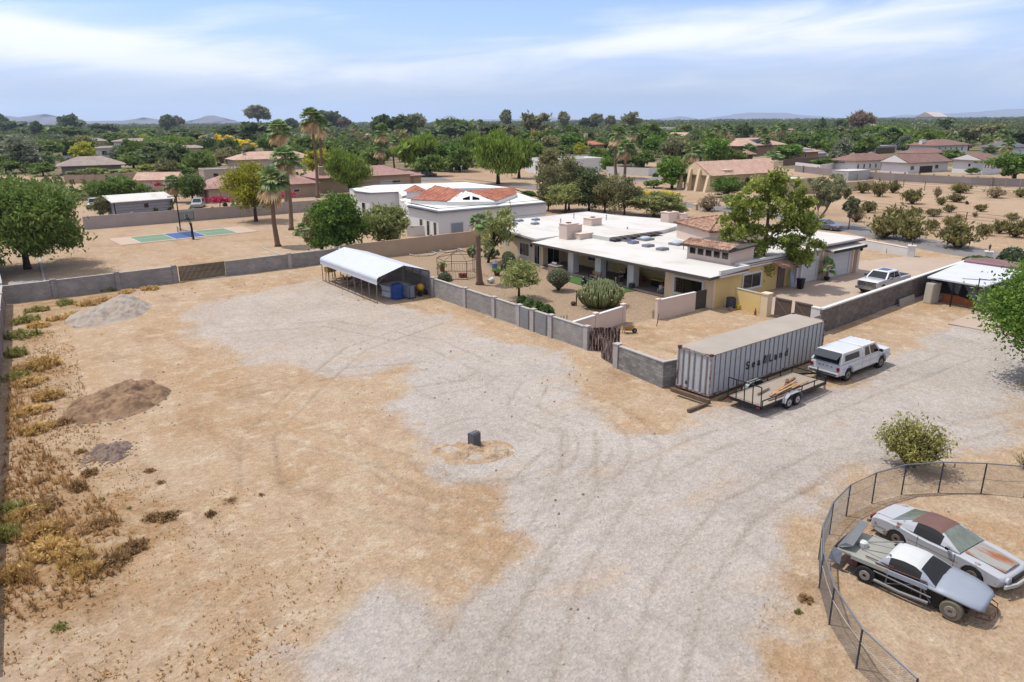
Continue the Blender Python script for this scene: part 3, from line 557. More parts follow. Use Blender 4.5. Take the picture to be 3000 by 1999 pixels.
for ch, x in (('S', 3.48), ('e', 4.07), ('a', 4.64), ('L', 5.87), ('a', 6.44), ('n', 6.99), ('d', 7.60)):
 me = text_mesh(ch, .70, .006, 'lettering', .012); me.materials.clear(); me.materials.append(lm); o = obj('letter', me, None, t, loc=(x, .004, .95)); o.rotation_euler = (R_(90), 0, 0)
mb = MB(); q = lambda pts, y=-.004: mb.add([(x, y, z) for x, z in pts]+[(x, y+.02, z) for x, z in pts], [tuple(range(len(pts))), tuple(range(2*len(pts)-1, len(pts)-1, -1))]+[(i, i+len(pts), (i+1) % len(pts)+len(pts), (i+1) % len(pts)) for i in range(len(pts))])
q([(5.22, .98), (5.34, .98), (5.52, 1.46), (5.32, 1.46)]); obj('emblem_stroke', mb, lm, t); mb = MB(); q([(5.40, .92), (5.72, .92), (5.76, 1.04), (5.64, 1.04), (5.76, 1.40), (5.64, 1.44), (5.50, 1.04), (5.43, 1.03)]); obj('emblem_stroke', mb, M('grey_lettering', (110, 122, 140), .6, 0), t)
mb = MB(); mb.box((-.012, 1.62, .34), (.05, 1.78, .50)); obj('placard', mb, M('placard', (80, 70, 66), .7, .1), t); mb = MB(); mb.box((-.012, 1.62, .54), (.05, 1.76, .60)); obj('placard', mb, M('placard_grey', (140, 138, 138), .7, .1), t)
timber = M('old_timber', (122, 100, 78), .95, .25, 4, .04, 30)
def beam(label, a, b, w_=.2, h_=.18, z=.0):
 A, B = Vector(a), Vector(b); mb = MB(); mb.bar((0, 0, h_/2+z), (B.x-A.x, B.y-A.y, h_/2+z), w_, h_); one('timber_beam', mb, timber, label, 'timber beam', (A.x, A.y, 0), 0, 'timbers under the container')
pa, pb, pc_, pd, pe = G(cI(195,775)), G(cI(525,890)), G(cI(340,965)), G(cI(600,860)), G(cI(230, 765))
beam('dark timber beam on the ground along the container end', pa, pb); beam('upper timber beam against the near end of the container', G(cI(232,790), .18)-Vector((0,0,.18)), G(cI(520,885), .18)-Vector((0,0,.18)), .18, .2, .185) ; beam('short timber beam pointing out towards the gravel', pc_, G(cI(500, 905)), .17, .17); beam('low timber beam under the lettered side of the container', G(cI(610,870)), G(cI(735,800)), .2, .16)
# ------------------------------------------------------------------ carport
cw = M('carport_sheet_metal', (226, 230, 236), .45, .03, .8, metal=.1); cpost = M('carport_tube', (150, 152, 156), .4, .1, 3, metal=.6)
t = thing('metal_carport', 'open white metal carport with ribbed roof standing against the grey wall', 'carport', (28.2, 58.3, 0), .0)
W_, D_ = 5.5, 12.4
def cross(n=7, eave=2.15, rise=.95, r=.45, o=0):
 pts = [(-.02-o, eave-.42), (-.02-o, eave)]
 for k in range(1, n): a = math.pi/2*k/n*.83; pts.append((r-r*math.cos(a)-.02-o, eave+r*math.sin(a)*.75))
 pts.append((W_/2, eave+rise+.1)); m_ = [(W_-x, z) for x, z in pts[:-1]][::-1]; return pts+m_
cs = cross(); mb = MB(); ny = 84; ylist = [-.25+i*(D_+.5)/ny for i in range(ny+1)]
# box-rib profile: ribs run along the length
prof = []
for (x0, z0), (x1, z1) in zip(cs[:-1], cs[1:]):
 L_ = math.hypot(x1-x0, z1-z0); k = max(1, int(L_/.11)); nx, nz = -(z1-z0)/L_, (x1-x0)/L_
 for j in range(k): f = j/k; b_ = .014 if (j % 3 == 0) else 0; prof.append((x0+(x1-x0)*f+nx*b_, z0+(z1-z0)*f+nz*b_))
prof.append(cs[-1]); yl = [-.25+i*(D_+.5)/8 for i in range(9)]
for th_ in (0,): 
 for y in yl: mb.v += [(x, y, z) for x, z in prof]
 n = len(prof); 
 for j in range(len(yl)-1):
  for i in range(n-1): mb.f.append((j*n+i, j*n+i+1, (j+1)*n+i+1, (j+1)*n+i)); mb.m.append(0)
ob = obj('roof_sheet', mb, cw, t); so_ = ob.modifiers.new('thick', 'SOLIDIFY'); so_.thickness = .02; so_.offset = -1
for i in range(9):
 y = i*D_/8
 for x in (0, W_): mb = MB(); mb.box((x-.03+(.03 if x == 0 else -.03), y-.03, -.02), (x+.03+(.03 if x == 0 else -.03), y+.03, 2.2)); obj('post', mb, cpost, t)
mb = MB()
for i in range(9):
 y = i*D_/8; c2 = [(x*.985+.04, z-.06) for x, z in cs[1:-1]]
 mb.tube([(x, y, z) for x, z in c2], .028, 5)
 for s_ in (0, 1): x = .06 if s_ == 0 else W_-.06; mb.bar((x, y, 1.75), (W_/2+(-1.5 if s_ == 0 else 1.5), y, 2.72), .04)
obj('roof_bows', mb, cpost, t); mb = MB()
for x in (.0, W_): mb.bar((x, -.05, .06), (x, D_+.05, .06), .06)
obj('base_rails', mb, cpost, t)
tarp = M('blue_tarp', (26, 74, 150), .6, .15, 3, .05, 12)
def soft(a, b, jit=.03, seg=6, seed=1):
 rng = random.Random(seed); mb = MB(); mb.box(a, b); return mb
def shell(label, z, flip):
 mb = MB(); prof = [(1.0, 0), (1.02, .05), (.9, .08), (.86, .5)] if not flip else [(.86, 0), (.92, .42), (1.03, .46), (1.03, .52)]
 L_, W2 = 1.15, .95; o = 0; vs = []; n = 24
 for r, zz in prof:
  for j in range(n):
   a = 2*math.pi*j/n; c, s = math.cos(a), math.sin(a); q_ = (abs(c)**6+abs(s)**6)**(-1/6); vs.append((L_*r*c*q_, W2*r*s*q_, zz))
 mb.v = vs; k = len(prof)
 for i in range(k-1):
  for j in range(n): mb.f.append((i*n+j, i*n+(j+1)%n, (i+1)*n+(j+1)%n, (i+1)*n+j)); mb.m.append(0)
 mb.f.append(tuple(range(n))[::-1]); mb.f.append(tuple((k-1)*n+j for j in range(n))); mb.m += [0, 0]
 q = G(cF(1030, 1060)); one('spa_shell', mb, M('white_shell', (206, 208, 212), .5, .05), label, 'spa shell', (31.0, 60.3, z), .1, 'shells under the carport')
shell('lower white moulded spa shell on the carport floor', .02, False); shell('upper white moulded spa shell stacked under the carport', .58, True)
t = thing('tarp_covered_crate', 'tall crate wrapped in blue tarpaulin under the carport', 'covered crate', (30.6, 58.9, 0), .12); mb = MB()
rng = random.Random(4)
for i in range(7):
 z = i*.2; s_ = .46+rng.uniform(-.03, .03)
mb.lathe([(.60, 0), (.66, .1), (.58, .35), (.62, .8), (.58, 1.25), (.50, 1.36), (.1, 1.42)], 12); mb.v = [((abs(x)**.6)*math.copysign(.72, x), (abs(y)**.6)*math.copysign(.62, y), z) for x, y, z in mb.v]; obj('tarp', mb, tarp, t); mb = MB(); mb.box((-.45, -.4, .0), (.45, .4, .06)); obj('pallet', mb, timber, t)
t = thing('grey_tank_cabinet', 'grey metal cabinet tank standing beside the blue tarp', 'cabinet', (31.6, 58.3, 0), .1); mb = MB(); mb.box((-.36, -.36, .12), (.36, .36, 1.15)); mb.box((-.40, -.40, 1.15), (.40, .40, 1.22)); obj('cabinet_body', mb, M('cabinet_grey', (140, 148, 158), .5, .1), t); mb = MB(); [mb.box((x-.03, -.38, 0), (x+.03, -.34, 1.3)) for x in (-.3, .3)]; mb.tube([(-.3, -.36, 1.3), (.3, -.36, 1.3)], .03); obj('handle_frame', mb, blackmetal, t)
t = thing('cement_mixer', 'yellow portable mixer on black wheels under the carport', 'mixer', (32.9, 58.6, 0), .4); mb = MB(); mb.lathe([(.12, .45), (.34, .55), (.40, .85), (.30, 1.05), (.22, 1.12)], 14); obj('drum', mb, M('machine_yellow', (222, 168, 44), .5, .1), t, smooth=True); mb = MB(); mb.bar((-.4, -.3, .15), (.0, 0, .6), .06); mb.bar((.4, -.3, .15), (0, 0, .6), .06); mb.bar((-.5, .3, .1), (.5, .3, .25), .06); mb.bar((.5, .3, .25), (.6, .1, .9), .05); obj('frame', mb, rust, t)
for s_ in (-1, 1): mb = MB(); mb.lathe([(.2, -.05), (.24, -.03), (.24, .03), (.2, .05)], 14, (s_*.45, -.25, .24), Matrix.Rotation(R_(90), 3, 'Y')); obj('wheel', mb, rubber, t)
# dead wood and boards stored further back
t = thing('driftwood_pile', 'heap of grey dead tree roots stored under the carport', 'wood heap', (29.6, 66.3, 0)); rng = random.Random(8); mb = MB()
for i in range(26):
 a = rng.uniform(0, 6.28); x, y = rng.uniform(-.6, .8), rng.uniform(-2, 2.2); L_ = rng.uniform(.6, 1.7); r = rng.uniform(.04, .13); p = Vector((x, y, rng.uniform(.1, .7))); d = Vector((math.cos(a), math.sin(a)*1.3, rng.uniform(-.2, .75))).normalized(); p2 = p+d*L_*.5+Vector((rng.uniform(-.2, .2), 0, rng.uniform(-.1, .15))); p3 = p+d*L_; p3.z = max(.05, p3.z); mb.tube([p, p2, p3], [r, r*.75, r*.3], 7)
obj('roots', mb, M('dead_wood', (168, 142, 116), .95, .25, 4, .05, 20), t, smooth=True)
t = thing('stacked_boards', 'stack of pale metal sheets lying beside the grey wall under the carport', 'sheet stack', (32.3, 64.3, 0), 1.5); mb = MB(); [mb.box((-1.4, -.5+.06*i, .06*i), (1.4, .35+.03*i, .06*i+.045)) for i in range(4)]; obj('sheets', mb, metal_grey, t)
t = thing('yellow_box_on_stand', 'yellow box on a dark stand at the far corner of the carport', 'equipment box', (28.9, 70.2, 0), .2); mb = MB(); mb.box((-.5, -.35, .95), (.5, .35, 1.45)); obj('box_body', mb, M('faded_yellow', (206, 164, 70), .6, .15), t); mb = MB(); [mb.bar((x, y, 0), (x*.8, y*.8, .95), .05) for x in (-.45, .45) for y in (-.3, .3)]; obj('stand', mb, blackmetal, t)
# ------------------------------------------------------------------ heaps in the yard
def heap(name, label, cat, c, rx, ry, h, mat, seed, rz=0, peaks=((0,0,1,1),), rough=.10, n=90):
 P = G(c); xs_ = np.linspace(-1.15, 1.15, n); X, Y = np.meshgrid(xs_, xs_); Z = np.zeros(X.shape)-.0
 for px_, py_, s, a in peaks: d = np.hypot((X-px_)/s, (Y-py_)/s); Z = np.maximum(Z, a*np.clip(1-d**1.25, -.3, 1))
 wx, wy = X*rx+P.x, Y*ry+P.y
 Z = Z*h+((vnoise(wx, wy, .9, seed)-.5)*2.2+(vnoise(wx, wy, .35, seed+1)-.5)*1.4+(vnoise(wx, wy, .14, seed+2)-.5)*.9)*rough*np.clip(Z*5, 0, 1.0)*h/.9*1.0
 edge = np.clip((1.12-np.hypot(X, Y))*6, 0, 1); Z = np.where(edge <= 0, -.12, np.maximum(Z, -.10)-(1-edge)*.1)
 mb = MB(); mb.v = list(zip((X*rx).ravel(), (Y*ry).ravel(), Z.ravel()))
 for j in range(n-1):
  for i in range(n-1):
   if math.hypot(X[j, i], Y[j, i]) < 1.14: mb.f.append((j*n+i, j*n+i+1, (j+1)*n+i+1, (j+1)*n+i)); mb.m.append(0)
 o = one(name, mb, mat, label, cat, (P.x, P.y, .02), rz, smooth=True); return o
gpm = M('grey_gravel', (208, 198, 186), .95, .2, 1.0, .12, 22, col2=(178, 158, 136), det=8); dpm = M('brown_dirt', (150, 116, 86), .95, .3, 1.5, .25, 7, col2=(180, 146, 112), det=9); spm = M('brown_stones', (140, 118, 104), .95, .4, 8, .16, 14)
heap('gravel_pile', 'pale grey gravel pile near the back wall on the left', 'gravel pile', (325, 920), 2.9, 4.1, 1.25, gpm, 21, -.5, ((.15, .35, .85, 1), (-.3, -.35, .8, .62), (.45, -.1, .55, .6)))
heap('dirt_pile', 'large brown dirt heap in the left part of the lot', 'dirt pile', (350, 1178), 2.4, 3.1, 1.0, dpm, 31, -.6, ((.15, .1, .9, 1), (-.25, -.2, .85, .75), (.55, .35, .5, .6)), .2)
heap('stone_pile', 'low heap of small brown stones left of centre', 'stone pile', (318, 1332), 1.1, 1.5, .3, spm, 41, -.6, ((0, 0, 1, 1), (.2, -.3, .6, .9)), .6, 80)
# block post left standing in the turning area
P = G((1390, 1311)); mb = MB(); mb.box((-.26, -.2, -.1), (.26, .2, .80)); mb.box((-.26, -.13, .80), (.26, .13, .84)); one('block_pier', mb, M('pier_grey', (104, 104, 108), .9, .1, 3, .03), 'small grey block pier standing alone in the turning area', 'block pier', (P.x, P.y, 0), .2)
heap('dirt_mound', 'low orange dirt mound around the grey block pier', 'dirt mound', (1375, 1325), 2.3, 1.4, .16, bpy.data.materials['desert_ground'], 51, -.4, ((0, 0, .8, 1), (.5, -.3, .5, .8), (-.5, .3, .5, .7)), .8, 60)
# ------------------------------------------------------------------ sports court
q = [(411.9-44, 722.5), (335.5, 695.3), (712, 660), (754.5, 682)]
CP = [G(p) for p in [(357, 722.5), (336, 695.2), (711, 659.5), (754, 682)]]
c0 = G((411.9, 711.8)); c3 = G((696.3, 682.9)); du = (c3-c0); CRZ = math.atan2(du.y, du.x)
t = thing('sports_court', 'concrete sports court painted green and blue with white lines', 'sports court', (c0.x, c0.y, .06), CRZ); L_, W2 = 13.41, 6.1
mb = MB(); mb.box((-2.6, -.75, -.15), (L_+2.9, W2+.75, 0)); obj('slab', mb, M('court_slab', (206, 180, 158), .85, .05, .5), t)
mb = MB(); mb.box((.0, 0, .0), (4.57, W2, .008)); mb.box((L_-4.57, 0, .0), (L_, W2, .008)); obj('green_paint', mb, M('court_green', (116, 148, 116), .8, .05), t)
mb = MB(); mb.box((4.57, 0, .0), (L_-4.57, W2, .009)); obj('blue_paint', mb, M('court_blue', (62, 98, 158), .8, .05), t)
mb = MB()
for x in (0, 4.57, L_-4.57, L_): mb.box((x-.05, -.05, .01), (x+.05, W2+.05, .014))
for a, b in ((.06, 4.51), (L_-4.51, L_-.06)): mb.box((a, W2/2-.035, .01), (b, W2/2+.035, .014))
obj('white_lines', mb, M('line_white', (226, 226, 226), .8, 0), t)
o = G(cE(1382, 325)); nb = G(cE(1480, 396)); 
t = thing('sports_net', 'low dark net strung across the blue middle of the court', 'net', (c0.x, c0.y, .075), CRZ); mb = MB()
for i in range(32): y = -.3+i*(W2+.5)/31; zt = .95-.12*math.sin(math.pi*i/31); mb.bar((L_/2, y, .08), (L_/2, y, zt), .012)
for k in range(9): mb.tube([(L_/2, -.3+j*(W2+.5)/8, .1+k*.1*(1-.12*math.sin(math.pi*j/8))) for j in range(9)], .007, 4)
obj('netting', mb, blackmetal, t); mb = MB(); mb.tube([(L_/2, -.3+j*(W2+.5)/8, .96-.12*math.sin(math.pi*j/8)) for j in range(9)], .022, 5); obj('net_tape', mb, M('tape_white', (210, 210, 205), .8, 0), t)
for y in (-.35, W2+.25): mb = MB(); mb.tube([(L_/2, y, 0), (L_/2, y, 1.0)], .035); obj('post', mb, blackmetal, t)
HB = G(cE(1482, 398)); t = thing('basketball_hoop', 'black basketball hoop with clear backboard beside the court', 'basketball hoop', (HB.x, HB.y, 0), CRZ)
mb = MB(); mb.bar((0, 0, 0), (-.05, .1, 2.3), .20, .24); obj('pole', mb, blackmetal, t); mb = MB(); [mb.bar((-.05+dx, .1, z0), (-.2+dx, 1.05, z1), .05, .06) for dx in (-.1, .1) for z0, z1 in ((2.25, 3.0), (1.9, 3.5))]; obj('arm', mb, blackmetal, t)
mb = MB(); mb.box((-1.15, 1.13, 2.75), (.75, 1.17, 3.85)); bb = obj('backboard', mb, M('backboard', (150, 160, 156), .2, 0), t); mb = MB(); mb.box((-1.2, 1.10, 2.66), (.8, 1.2, 2.75)); mb.box((-1.2, 1.10, 2.75), (-1.15, 1.2, 3.9)); mb.box((.75, 1.10, 2.75), (.8, 1.2, 3.9)); obj('backboard_frame', mb, blackmetal, t); mb = MB()
for a, b in (((-.5, 3.0), (.1, 3.05)), ((-.5, 3.42), (.1, 3.47)), ((-.5, 3.05), (-.45, 3.42)), ((.05, 3.05), (.1, 3.42))): mb.box((a[0], 1.09, a[1]), (b[0], 1.125, b[1]))
obj('target_square', mb, M('line_white', (226,226,226)), t); mb = MB(); mb.tube([(-.2+.23*math.cos(i*.524), 1.45+.23*math.sin(i*.524), 3.02) for i in range(13)], .012, 5); obj('rim', mb, M('hoop_orange', (200, 80, 40), .5, 0), t)
LPb = G(cE(1383, 328)); h_ = HT(cE(1383, 328), cE(1345, 70)); t = thing('court_light_pole', 'tall thin black lamp pole on the far side of the sports court', 'light pole', (LPb.x, LPb.y, 0), CRZ); mb = MB(); mb.tube([(0, 0, 0), (0, 0, h_)], [.11, .07], 8); obj('pole', mb, blackmetal, t); mb = MB(); mb.box((-1.1, -.04, h_), (1.1, .04, h_+.08)); obj('crossarm', mb, blackmetal, t)
for x in (-1.0, 1.0): mb = MB(); mb.box((x-.22, -.25, h_-.02), (x+.22, .15, h_+.1)); obj('lamp_head', mb, blackmetal, t)
sheet('path', [cE(70,715), cE(330,690), cE(345,735), cE(60,765)], .04, concrete)
mb = MB(); A_, B_ = G(cE(283,450)), G(cE(345,735)); mb.bar((0,0,.03), (B_.x-A_.x, B_.y-A_.y, .03), .25, .1); one('garden_kerb', mb, capm, 'thin pale concrete kerb beside the big mesquite', 'kerb', (A_.x, A_.y, 0))
mb = MB(); A_, B_ = G(cE(2005,462)), G(cE(2140,512)); mb.bar((0,0,.03), (B_.x-A_.x, B_.y-A_.y, .03), .2, .1); one('garden_kerb', mb, capm, 'short pale concrete kerb beside the palm near the grey wall', 'kerb', (A_.x, A_.y, 0))
# ------------------------------------------------------------------ buildings
def tiles(mb, poly, cell=.12, course=.40, amp=.04, seed=1):
 P = [Vector(p) for p in poly]; e = (P[1]-P[0]).normalized(); n = None
 for q in P[2:]:
  c = (P[1]-P[0]).cross(q-P[0])
  if c.length > 1e-5: n = c.normalized(); break
 if n.z < 0: n = -n
 up = n.cross(e)
 if up.z < 0: up = -up
 S = [((p-P[0]).dot(e), (p-P[0]).dot(up)) for p in P]; s0, s1 = min(a for a, b in S), max(a for a, b in S); t1 = max(b for a, b in S)
 ns, nt_ = max(2, int((s1-s0)/cell)), max(2, int(t1/(course/2)))
 def ins(x, y):
  r = False
  for i in range(len(S)):
   (ax, ay), (bx, by) = S[i], S[(i+1) % len(S)]
   if (ay > y) != (by > y) and x < (bx-ax)*(y-ay)/(by-ay)+ax: r = not r
  return r
 idx = {}; o = len(mb.v); rng = random.Random(seed)
 def vert(i, j):
  k = (i, j)
  if k not in idx:
   s = s0+(s1-s0)*i/ns; t = t1*j/nt_; h = amp*math.cos(i*math.pi*2/3)*1.0+(.035 if j % 2 == 0 else 0.0)+rng.uniform(-.008, .008)
   idx[k] = len(mb.v); mb.v.append(tuple(P[0]+e*s+up*t+n*(h+.05)))
  return idx[k]
 for j in range(nt_):
  for i in range(ns):
   if ins(s0+(s1-s0)*(i+.5)/ns, t1*(j+.5)/nt_): mb.f.append((vert(i, j), vert(i+1, j), vert(i+1, j+1), vert(i, j+1))); mb.m.append(mb.mi)
 return mb
def slab(mb, poly, th=.12):
 P = [Vector(p) for p in poly]; n = len(P); nn = Vector((0, 0, 0))
 for i in range(n): nn += (P[i]-P[0]).cross(P[(i+1) % n]-P[0])
 if nn.z < 0: P = P[::-1]
 mb.add([tuple(p-Vector((0, 0, th))) for p in P]+[tuple(p) for p in P], [tuple(range(n))[::-1], tuple(range(n, 2*n))]+[(i, (i+1) % n, n+(i+1) % n, n+i) for i in range(n)])
redtile = Mtile('clay_tile', (164, 88, 64), (204, 130, 98)); oldtile = Mtile('weathered_clay_tile', (150, 108, 86), (218, 176, 148)); pinktile = Mtile('pink_concrete_tile', (176, 132, 122), (200, 156, 144)); saltile = Mtile('salmon_tile', (200, 156, 134), (226, 190, 168)); greytile = Mtile('grey_brown_tile', (158, 138, 128), (186, 168, 156)); browntile = Mtile('brown_tile', (132, 96, 84), (158, 120, 106))
fascia_m = M('dark_fascia', (92, 84, 78), .8, .2, 3); whitetrim = M('white_trim', (236, 234, 228), .7, .03, 2)
def win(t, face, a, z, w_, h_, pos, glassm=None, trim=whitetrim, fr=.12, mull=1, name='window'):
 # face 'u': plane x=pos looking -x, a = y centre; face 'v': plane y=pos looking -y, a = x centre
 def B(mb, a0, a1, z0, z1, d0, d1):
  if face == 'u': mb.box((pos-d1, a0, z0), (pos-d0, a1, z1))
  else: mb.box((a0, pos-d1, z0), (a1, pos-d0, z1))
 mb = MB(); f = fr
 B(mb, a-w_/2-f, a+w_/2+f, z+h_, z+h_+f, -.02, .06); B(mb, a-w_/2-f, a+w_/2+f, z-f, z, -.02, .08); B(mb, a-w_/2-f, a-w_/2, z, z+h_, -.02, .06); B(mb, a+w_/2, a+w_/2+f, z, z+h_, -.02, .06)
 wo = obj(name, mb, trim, t); mb = MB(); B(mb, a-w_/2, a+w_/2, z, z+h_, -.02, .012); obj('pane', mb, glassm or glass, wo)
 if mull:
  mb = MB()
  for k in range(1, mull+1): c = a-w_/2+w_*k/(mull+1); B(mb, c-.025, c+.025, z, z+h_, .012, .035)
  obj('mullion', mb, fascia_m if trim is not whitetrim else M('mullion', (190, 188, 182), .6, 0), wo)
 return wo
HX, HY = 50.0, 38.0
def sh(mb): return mb.shift(-HX, -HY)
hs = thing('ranch_house', 'sprawling flat white-roofed house with columned patio and garage wing', 'house', (HX, HY, 0))
def wallbox(a, b, m): mb = MB(); mb.box(a, b); return obj('wall', sh(mb), m, hs)
# south-east room is built of wall pieces round a dark opening
wallbox((50.2, 38.3, -.1), (50.45, 39.5, 2.95), cream); wallbox((50.2, 42.6, -.1), (50.45, 43.8, 2.95), cream); wallbox((50.2, 39.5, -.1), (50.45, 42.6, .75), cream); wallbox((50.2, 39.5, 2.15), (50.45, 42.6, 2.95), cream)
wallbox((50.45, 38.3, -.1), (54, 38.5, 2.95), yellow_shaded); wallbox((50.45, 43.6, -.1), (54.3, 43.8, 2.95), yellow_shaded); wallbox((50.45, 38.5, -.1), (54, 43.6, .05), M('room_floor', (120, 108, 96), .8, .1)); wallbox((53.9, 38.5, .05), (54.1, 43.6, 2.95), M('room_wall', (150, 130, 104), .9, .05))  # side faces carry the yellow shade tone, the front the cream lit tone
mb = MB()
for a, b, z0, z1 in ((39.3, 42.8, 2.15, 2.33), (39.3, 42.8, .57, .75), (39.3, 39.5, .75, 2.15), (42.6, 42.8, .75, 2.15)): mb.box((50.12, a, z0), (50.2, b, z1))
wo = obj('window', sh(mb), whitetrim, hs, label='wide opened window with white surround and dark room behind'); mb = MB()
for y in (40.55, 41.6): mb.box((50.28, y-.03, .75), (50.34, y+.03, 2.15))
for k in range(5): mb.box((50.3, 41.7, .8+k*.28), (50.33, 42.6, .83+k*.28))
for k in range(3): mb.box((50.3, 41.9+k*.28, .8), (50.33, 41.93+k*.28, 2.1))
obj('mullion', sh(mb), blackmetal, wo)
wallbox((54.1, 39.4, -.1), (63.9, 43.8, 3.1), yellow_shaded); wallbox((54.3, 43.8, -.1), (71.5, 62.5, 3.1), yellow_shaded); wallbox((51.0, 62.5, -.1), (71, 70.5, 3.0), cream); wallbox((53.6, 70.5, -.1), (70.6, 76.8, 3.0), cream)
wallbox((63.9, 39.3, -.1), (68.4, 46, 3.15), pinkish); wallbox((68.4, 39.0, -.1), (74.2, 46.5, 3.5), pinkish); wallbox((71.5, 46.5, -.1), (73.5, 62, 3.1), pinkish)
# patio floor, pillars
mb = MB(); mb.box((50.5, 43.8, -.1), (54.3, 62.5, .12)); obj('patio_floor', sh(mb), M('patio_slab', (140, 122, 112), .85, .1, 1), hs); mb = MB(); mb.box((50.25, 43.6, -.1), (50.5, 62.4, .125)); obj('patio_edge', sh(mb), M('patio_edge', (208, 188, 170), .85, .1, 1), hs)
for v in (57.3, 53.1, 48.5):
 mb = MB(); mb.box((50.55, v-.42, .12), (51.35, v+.42, 2.42)); p = obj('pillar', sh(mb), stucco_white, hs); mb = MB(); mb.box((50.5, v-.47, 2.42), (51.4, v+.47, 2.55)); obj('pillar_cap', sh(mb), rust, p)
# roofs
def roofpoly(name, poly, z0, z1, m, fm=None):
 mb = MB(); mb.prism([(x-HX, y-HY) for x, y in poly], z0, z1); o = obj(name, mb, m, hs)
 return o
roofpoly('roof', [(51.3, 70.9), (49.9, 62.4), (54.2, 62.4), (54.2, 43.9), (53.5, 43.9), (53.5, 39.0), (64.0, 39.0), (64, 39.1), (68.2, 39.1), (68.2, 46.6), (73.8, 46.6), (74.2, 62.6), (71.6, 71.2), (71.2, 77.3), (58, 77.4), (53.2, 71.0)], 3.0, 3.2, roof_white)
roofpoly('roof', [(68.21, 38.6), (75.4, 38.6), (75.6, 46.6), (68.21, 46.6)], 3.5, 3.7, roof_white)
roofpoly('fascia', [(68.15, 38.55), (75.45, 38.55), (75.45, 38.75), (68.15, 38.75)], 3.38, 3.5, rust)
mb = MB(); slab(mb, [(49.35-HX, 43.85-HY, 2.86), (49.35-HX, 62.5-HY, 2.86), (54.19-HX, 62.4-HY, 3.22), (54.19-HX, 43.9-HY, 3.22)], .12); obj('patio_roof', mb, roof_white, hs)
mb = MB(); mb.box((49.27-HX, 43.85-HY, 2.62), (49.345-HX, 62.5-HY, 2.84)); obj('fascia', mb, fascia_m, hs)
mb = MB(); slab(mb, [(48.9-HX, 37.7-HY, 3.02), (48.9-HX, 43.84-HY, 3.02), (53.49-HX, 43.84-HY, 3.24), (53.49-HX, 37.7-HY, 3.24)], .12); obj('roof', mb, roof_white, hs)
mb = MB(); mb.box((48.82-HX, 37.62-HY, 2.76), (48.895-HX, 43.9-HY, 3.0)); mb.box((48.9-HX, 37.62-HY, 2.80), (50.0-HX, 37.69-HY, 3.03)); obj('fascia', mb, fascia_m, hs)
mb = MB(); mb.box((49.72-HX, 62.3-HY, 2.72), (49.82-HX, 63.2-HY, 2.98)); slab(mb, [(49.83-HX, 62.35-HY, 2.97), (51.2-HX, 70.95-HY, 2.97), (51.35-HX, 70.9-HY, 2.97), (49.95-HX, 62.35-HY, 2.97)], .24); obj('fascia', mb, fascia_m, hs)
# cornice with a brown band over the yellow-toned shaded wall, parapets
mb = MB()
for a, b in (((50.3, 37.75), (54.3, 37.95)), ((54.1, 37.95), (54.3, 39.2)), ((54.3, 39.0), (63.9, 39.2))): mb.box((a[0]-HX, a[1]-HY, 3.12), (b[0]-HX, b[1]-HY, 3.42)); mb.box((a[0]-HX, a[1]-HY, 2.78), (b[0]-HX, b[1]-HY, 2.92))
obj('cornice', mb, stucco_white, hs); mb = MB()
for a, b in (((50.3, 37.77), (54.28, 37.95)), ((54.12, 37.95), (54.28, 39.2)), ((54.3, 39.02), (63.9, 39.2))): mb.box((a[0]-HX, a[1]-HY, 2.92), (b[0]-HX, b[1]-HY, 3.12))
obj('cornice_band', mb, M('brown_band', (140, 92, 72), .8, .15, 4), hs)
mb = MB(); wallmesh(mb, [(58-HX, 77.3-HY), (71.1-HX, 77.2-HY), (71.5-HX, 71.2-HY), (74.1-HX, 62.6-HY), (73.7-HX, 55-HY)], .35, .25, z0=0.0); mb.v = [(x, y, z+3.2) for x, y, z in mb.v]; obj('parapet', mb, roof_white, hs)
mb = MB(); wallmesh(mb, [(51.5-HX, 70.9-HY), (53.2-HX, 71-HY), (58-HX, 77.3-HY)], .25, .25, z0=0.0); mb.v = [(x, y, z+3.2) for x, y, z in mb.v]; obj('parapet', mb, roof_white, hs)
roofpoly('raised_roof', [(54.9, 56.0), (63.5, 56.0), (68.5, 57.5), (68.5, 66), (56.2, 66), (54.9, 61.5)], 3.2, 3.62, roof_white)
mb = MB(); mb.box((54.9-HX, 55.2-HY, 3.40), (62.5-HX, 55.95-HY, 3.50)); o = obj('beam_strip', mb, fascia_m, hs); mb = MB()
for k in range(7): mb.box((55.3+k*1.1-HX, 54.9-HY, 3.5), (55.45+k*1.1-HX, 55.98-HY, 3.6))
obj('beam_ends', mb, brownwood, o)
for a, b, h in (((52.4, 60.1), (54.0, 61.4), 4.75), ((54.05, 60.5), (55.0, 61.5), 4.5), ((53.3, 58.9), (55.2, 60.05), 3.75), ((59.3, 63.6), (61.0, 65.0), 4.45), ((69.2, 60.3), (70.9, 61.6), 4.7), ((70.95, 59.6), (71.9, 60.9), 4.5)):
 mb = MB(); mb.box((a[0]-HX, a[1]-HY, 3.0), (b[0]-HX, b[1]-HY, h)); mb.box((a[0]-.05-HX, a[1]-.05-HY, h), (b[0]+.05-HX, b[1]+.05-HY, h+.06)); c = obj('chimney', mb, pinkish, hs)
 if h > 4: mb = MB(); cx, cy = (a[0]+b[0])/2-HX, (a[1]+b[1])/2-HY; mb.box((cx-.25, cy-.2, h+.06), (cx+.25, cy+.2, h+.16)); obj('flue', mb, rust, c)
skm = M('skylight_dome', (196, 206, 220), .25, .03); 
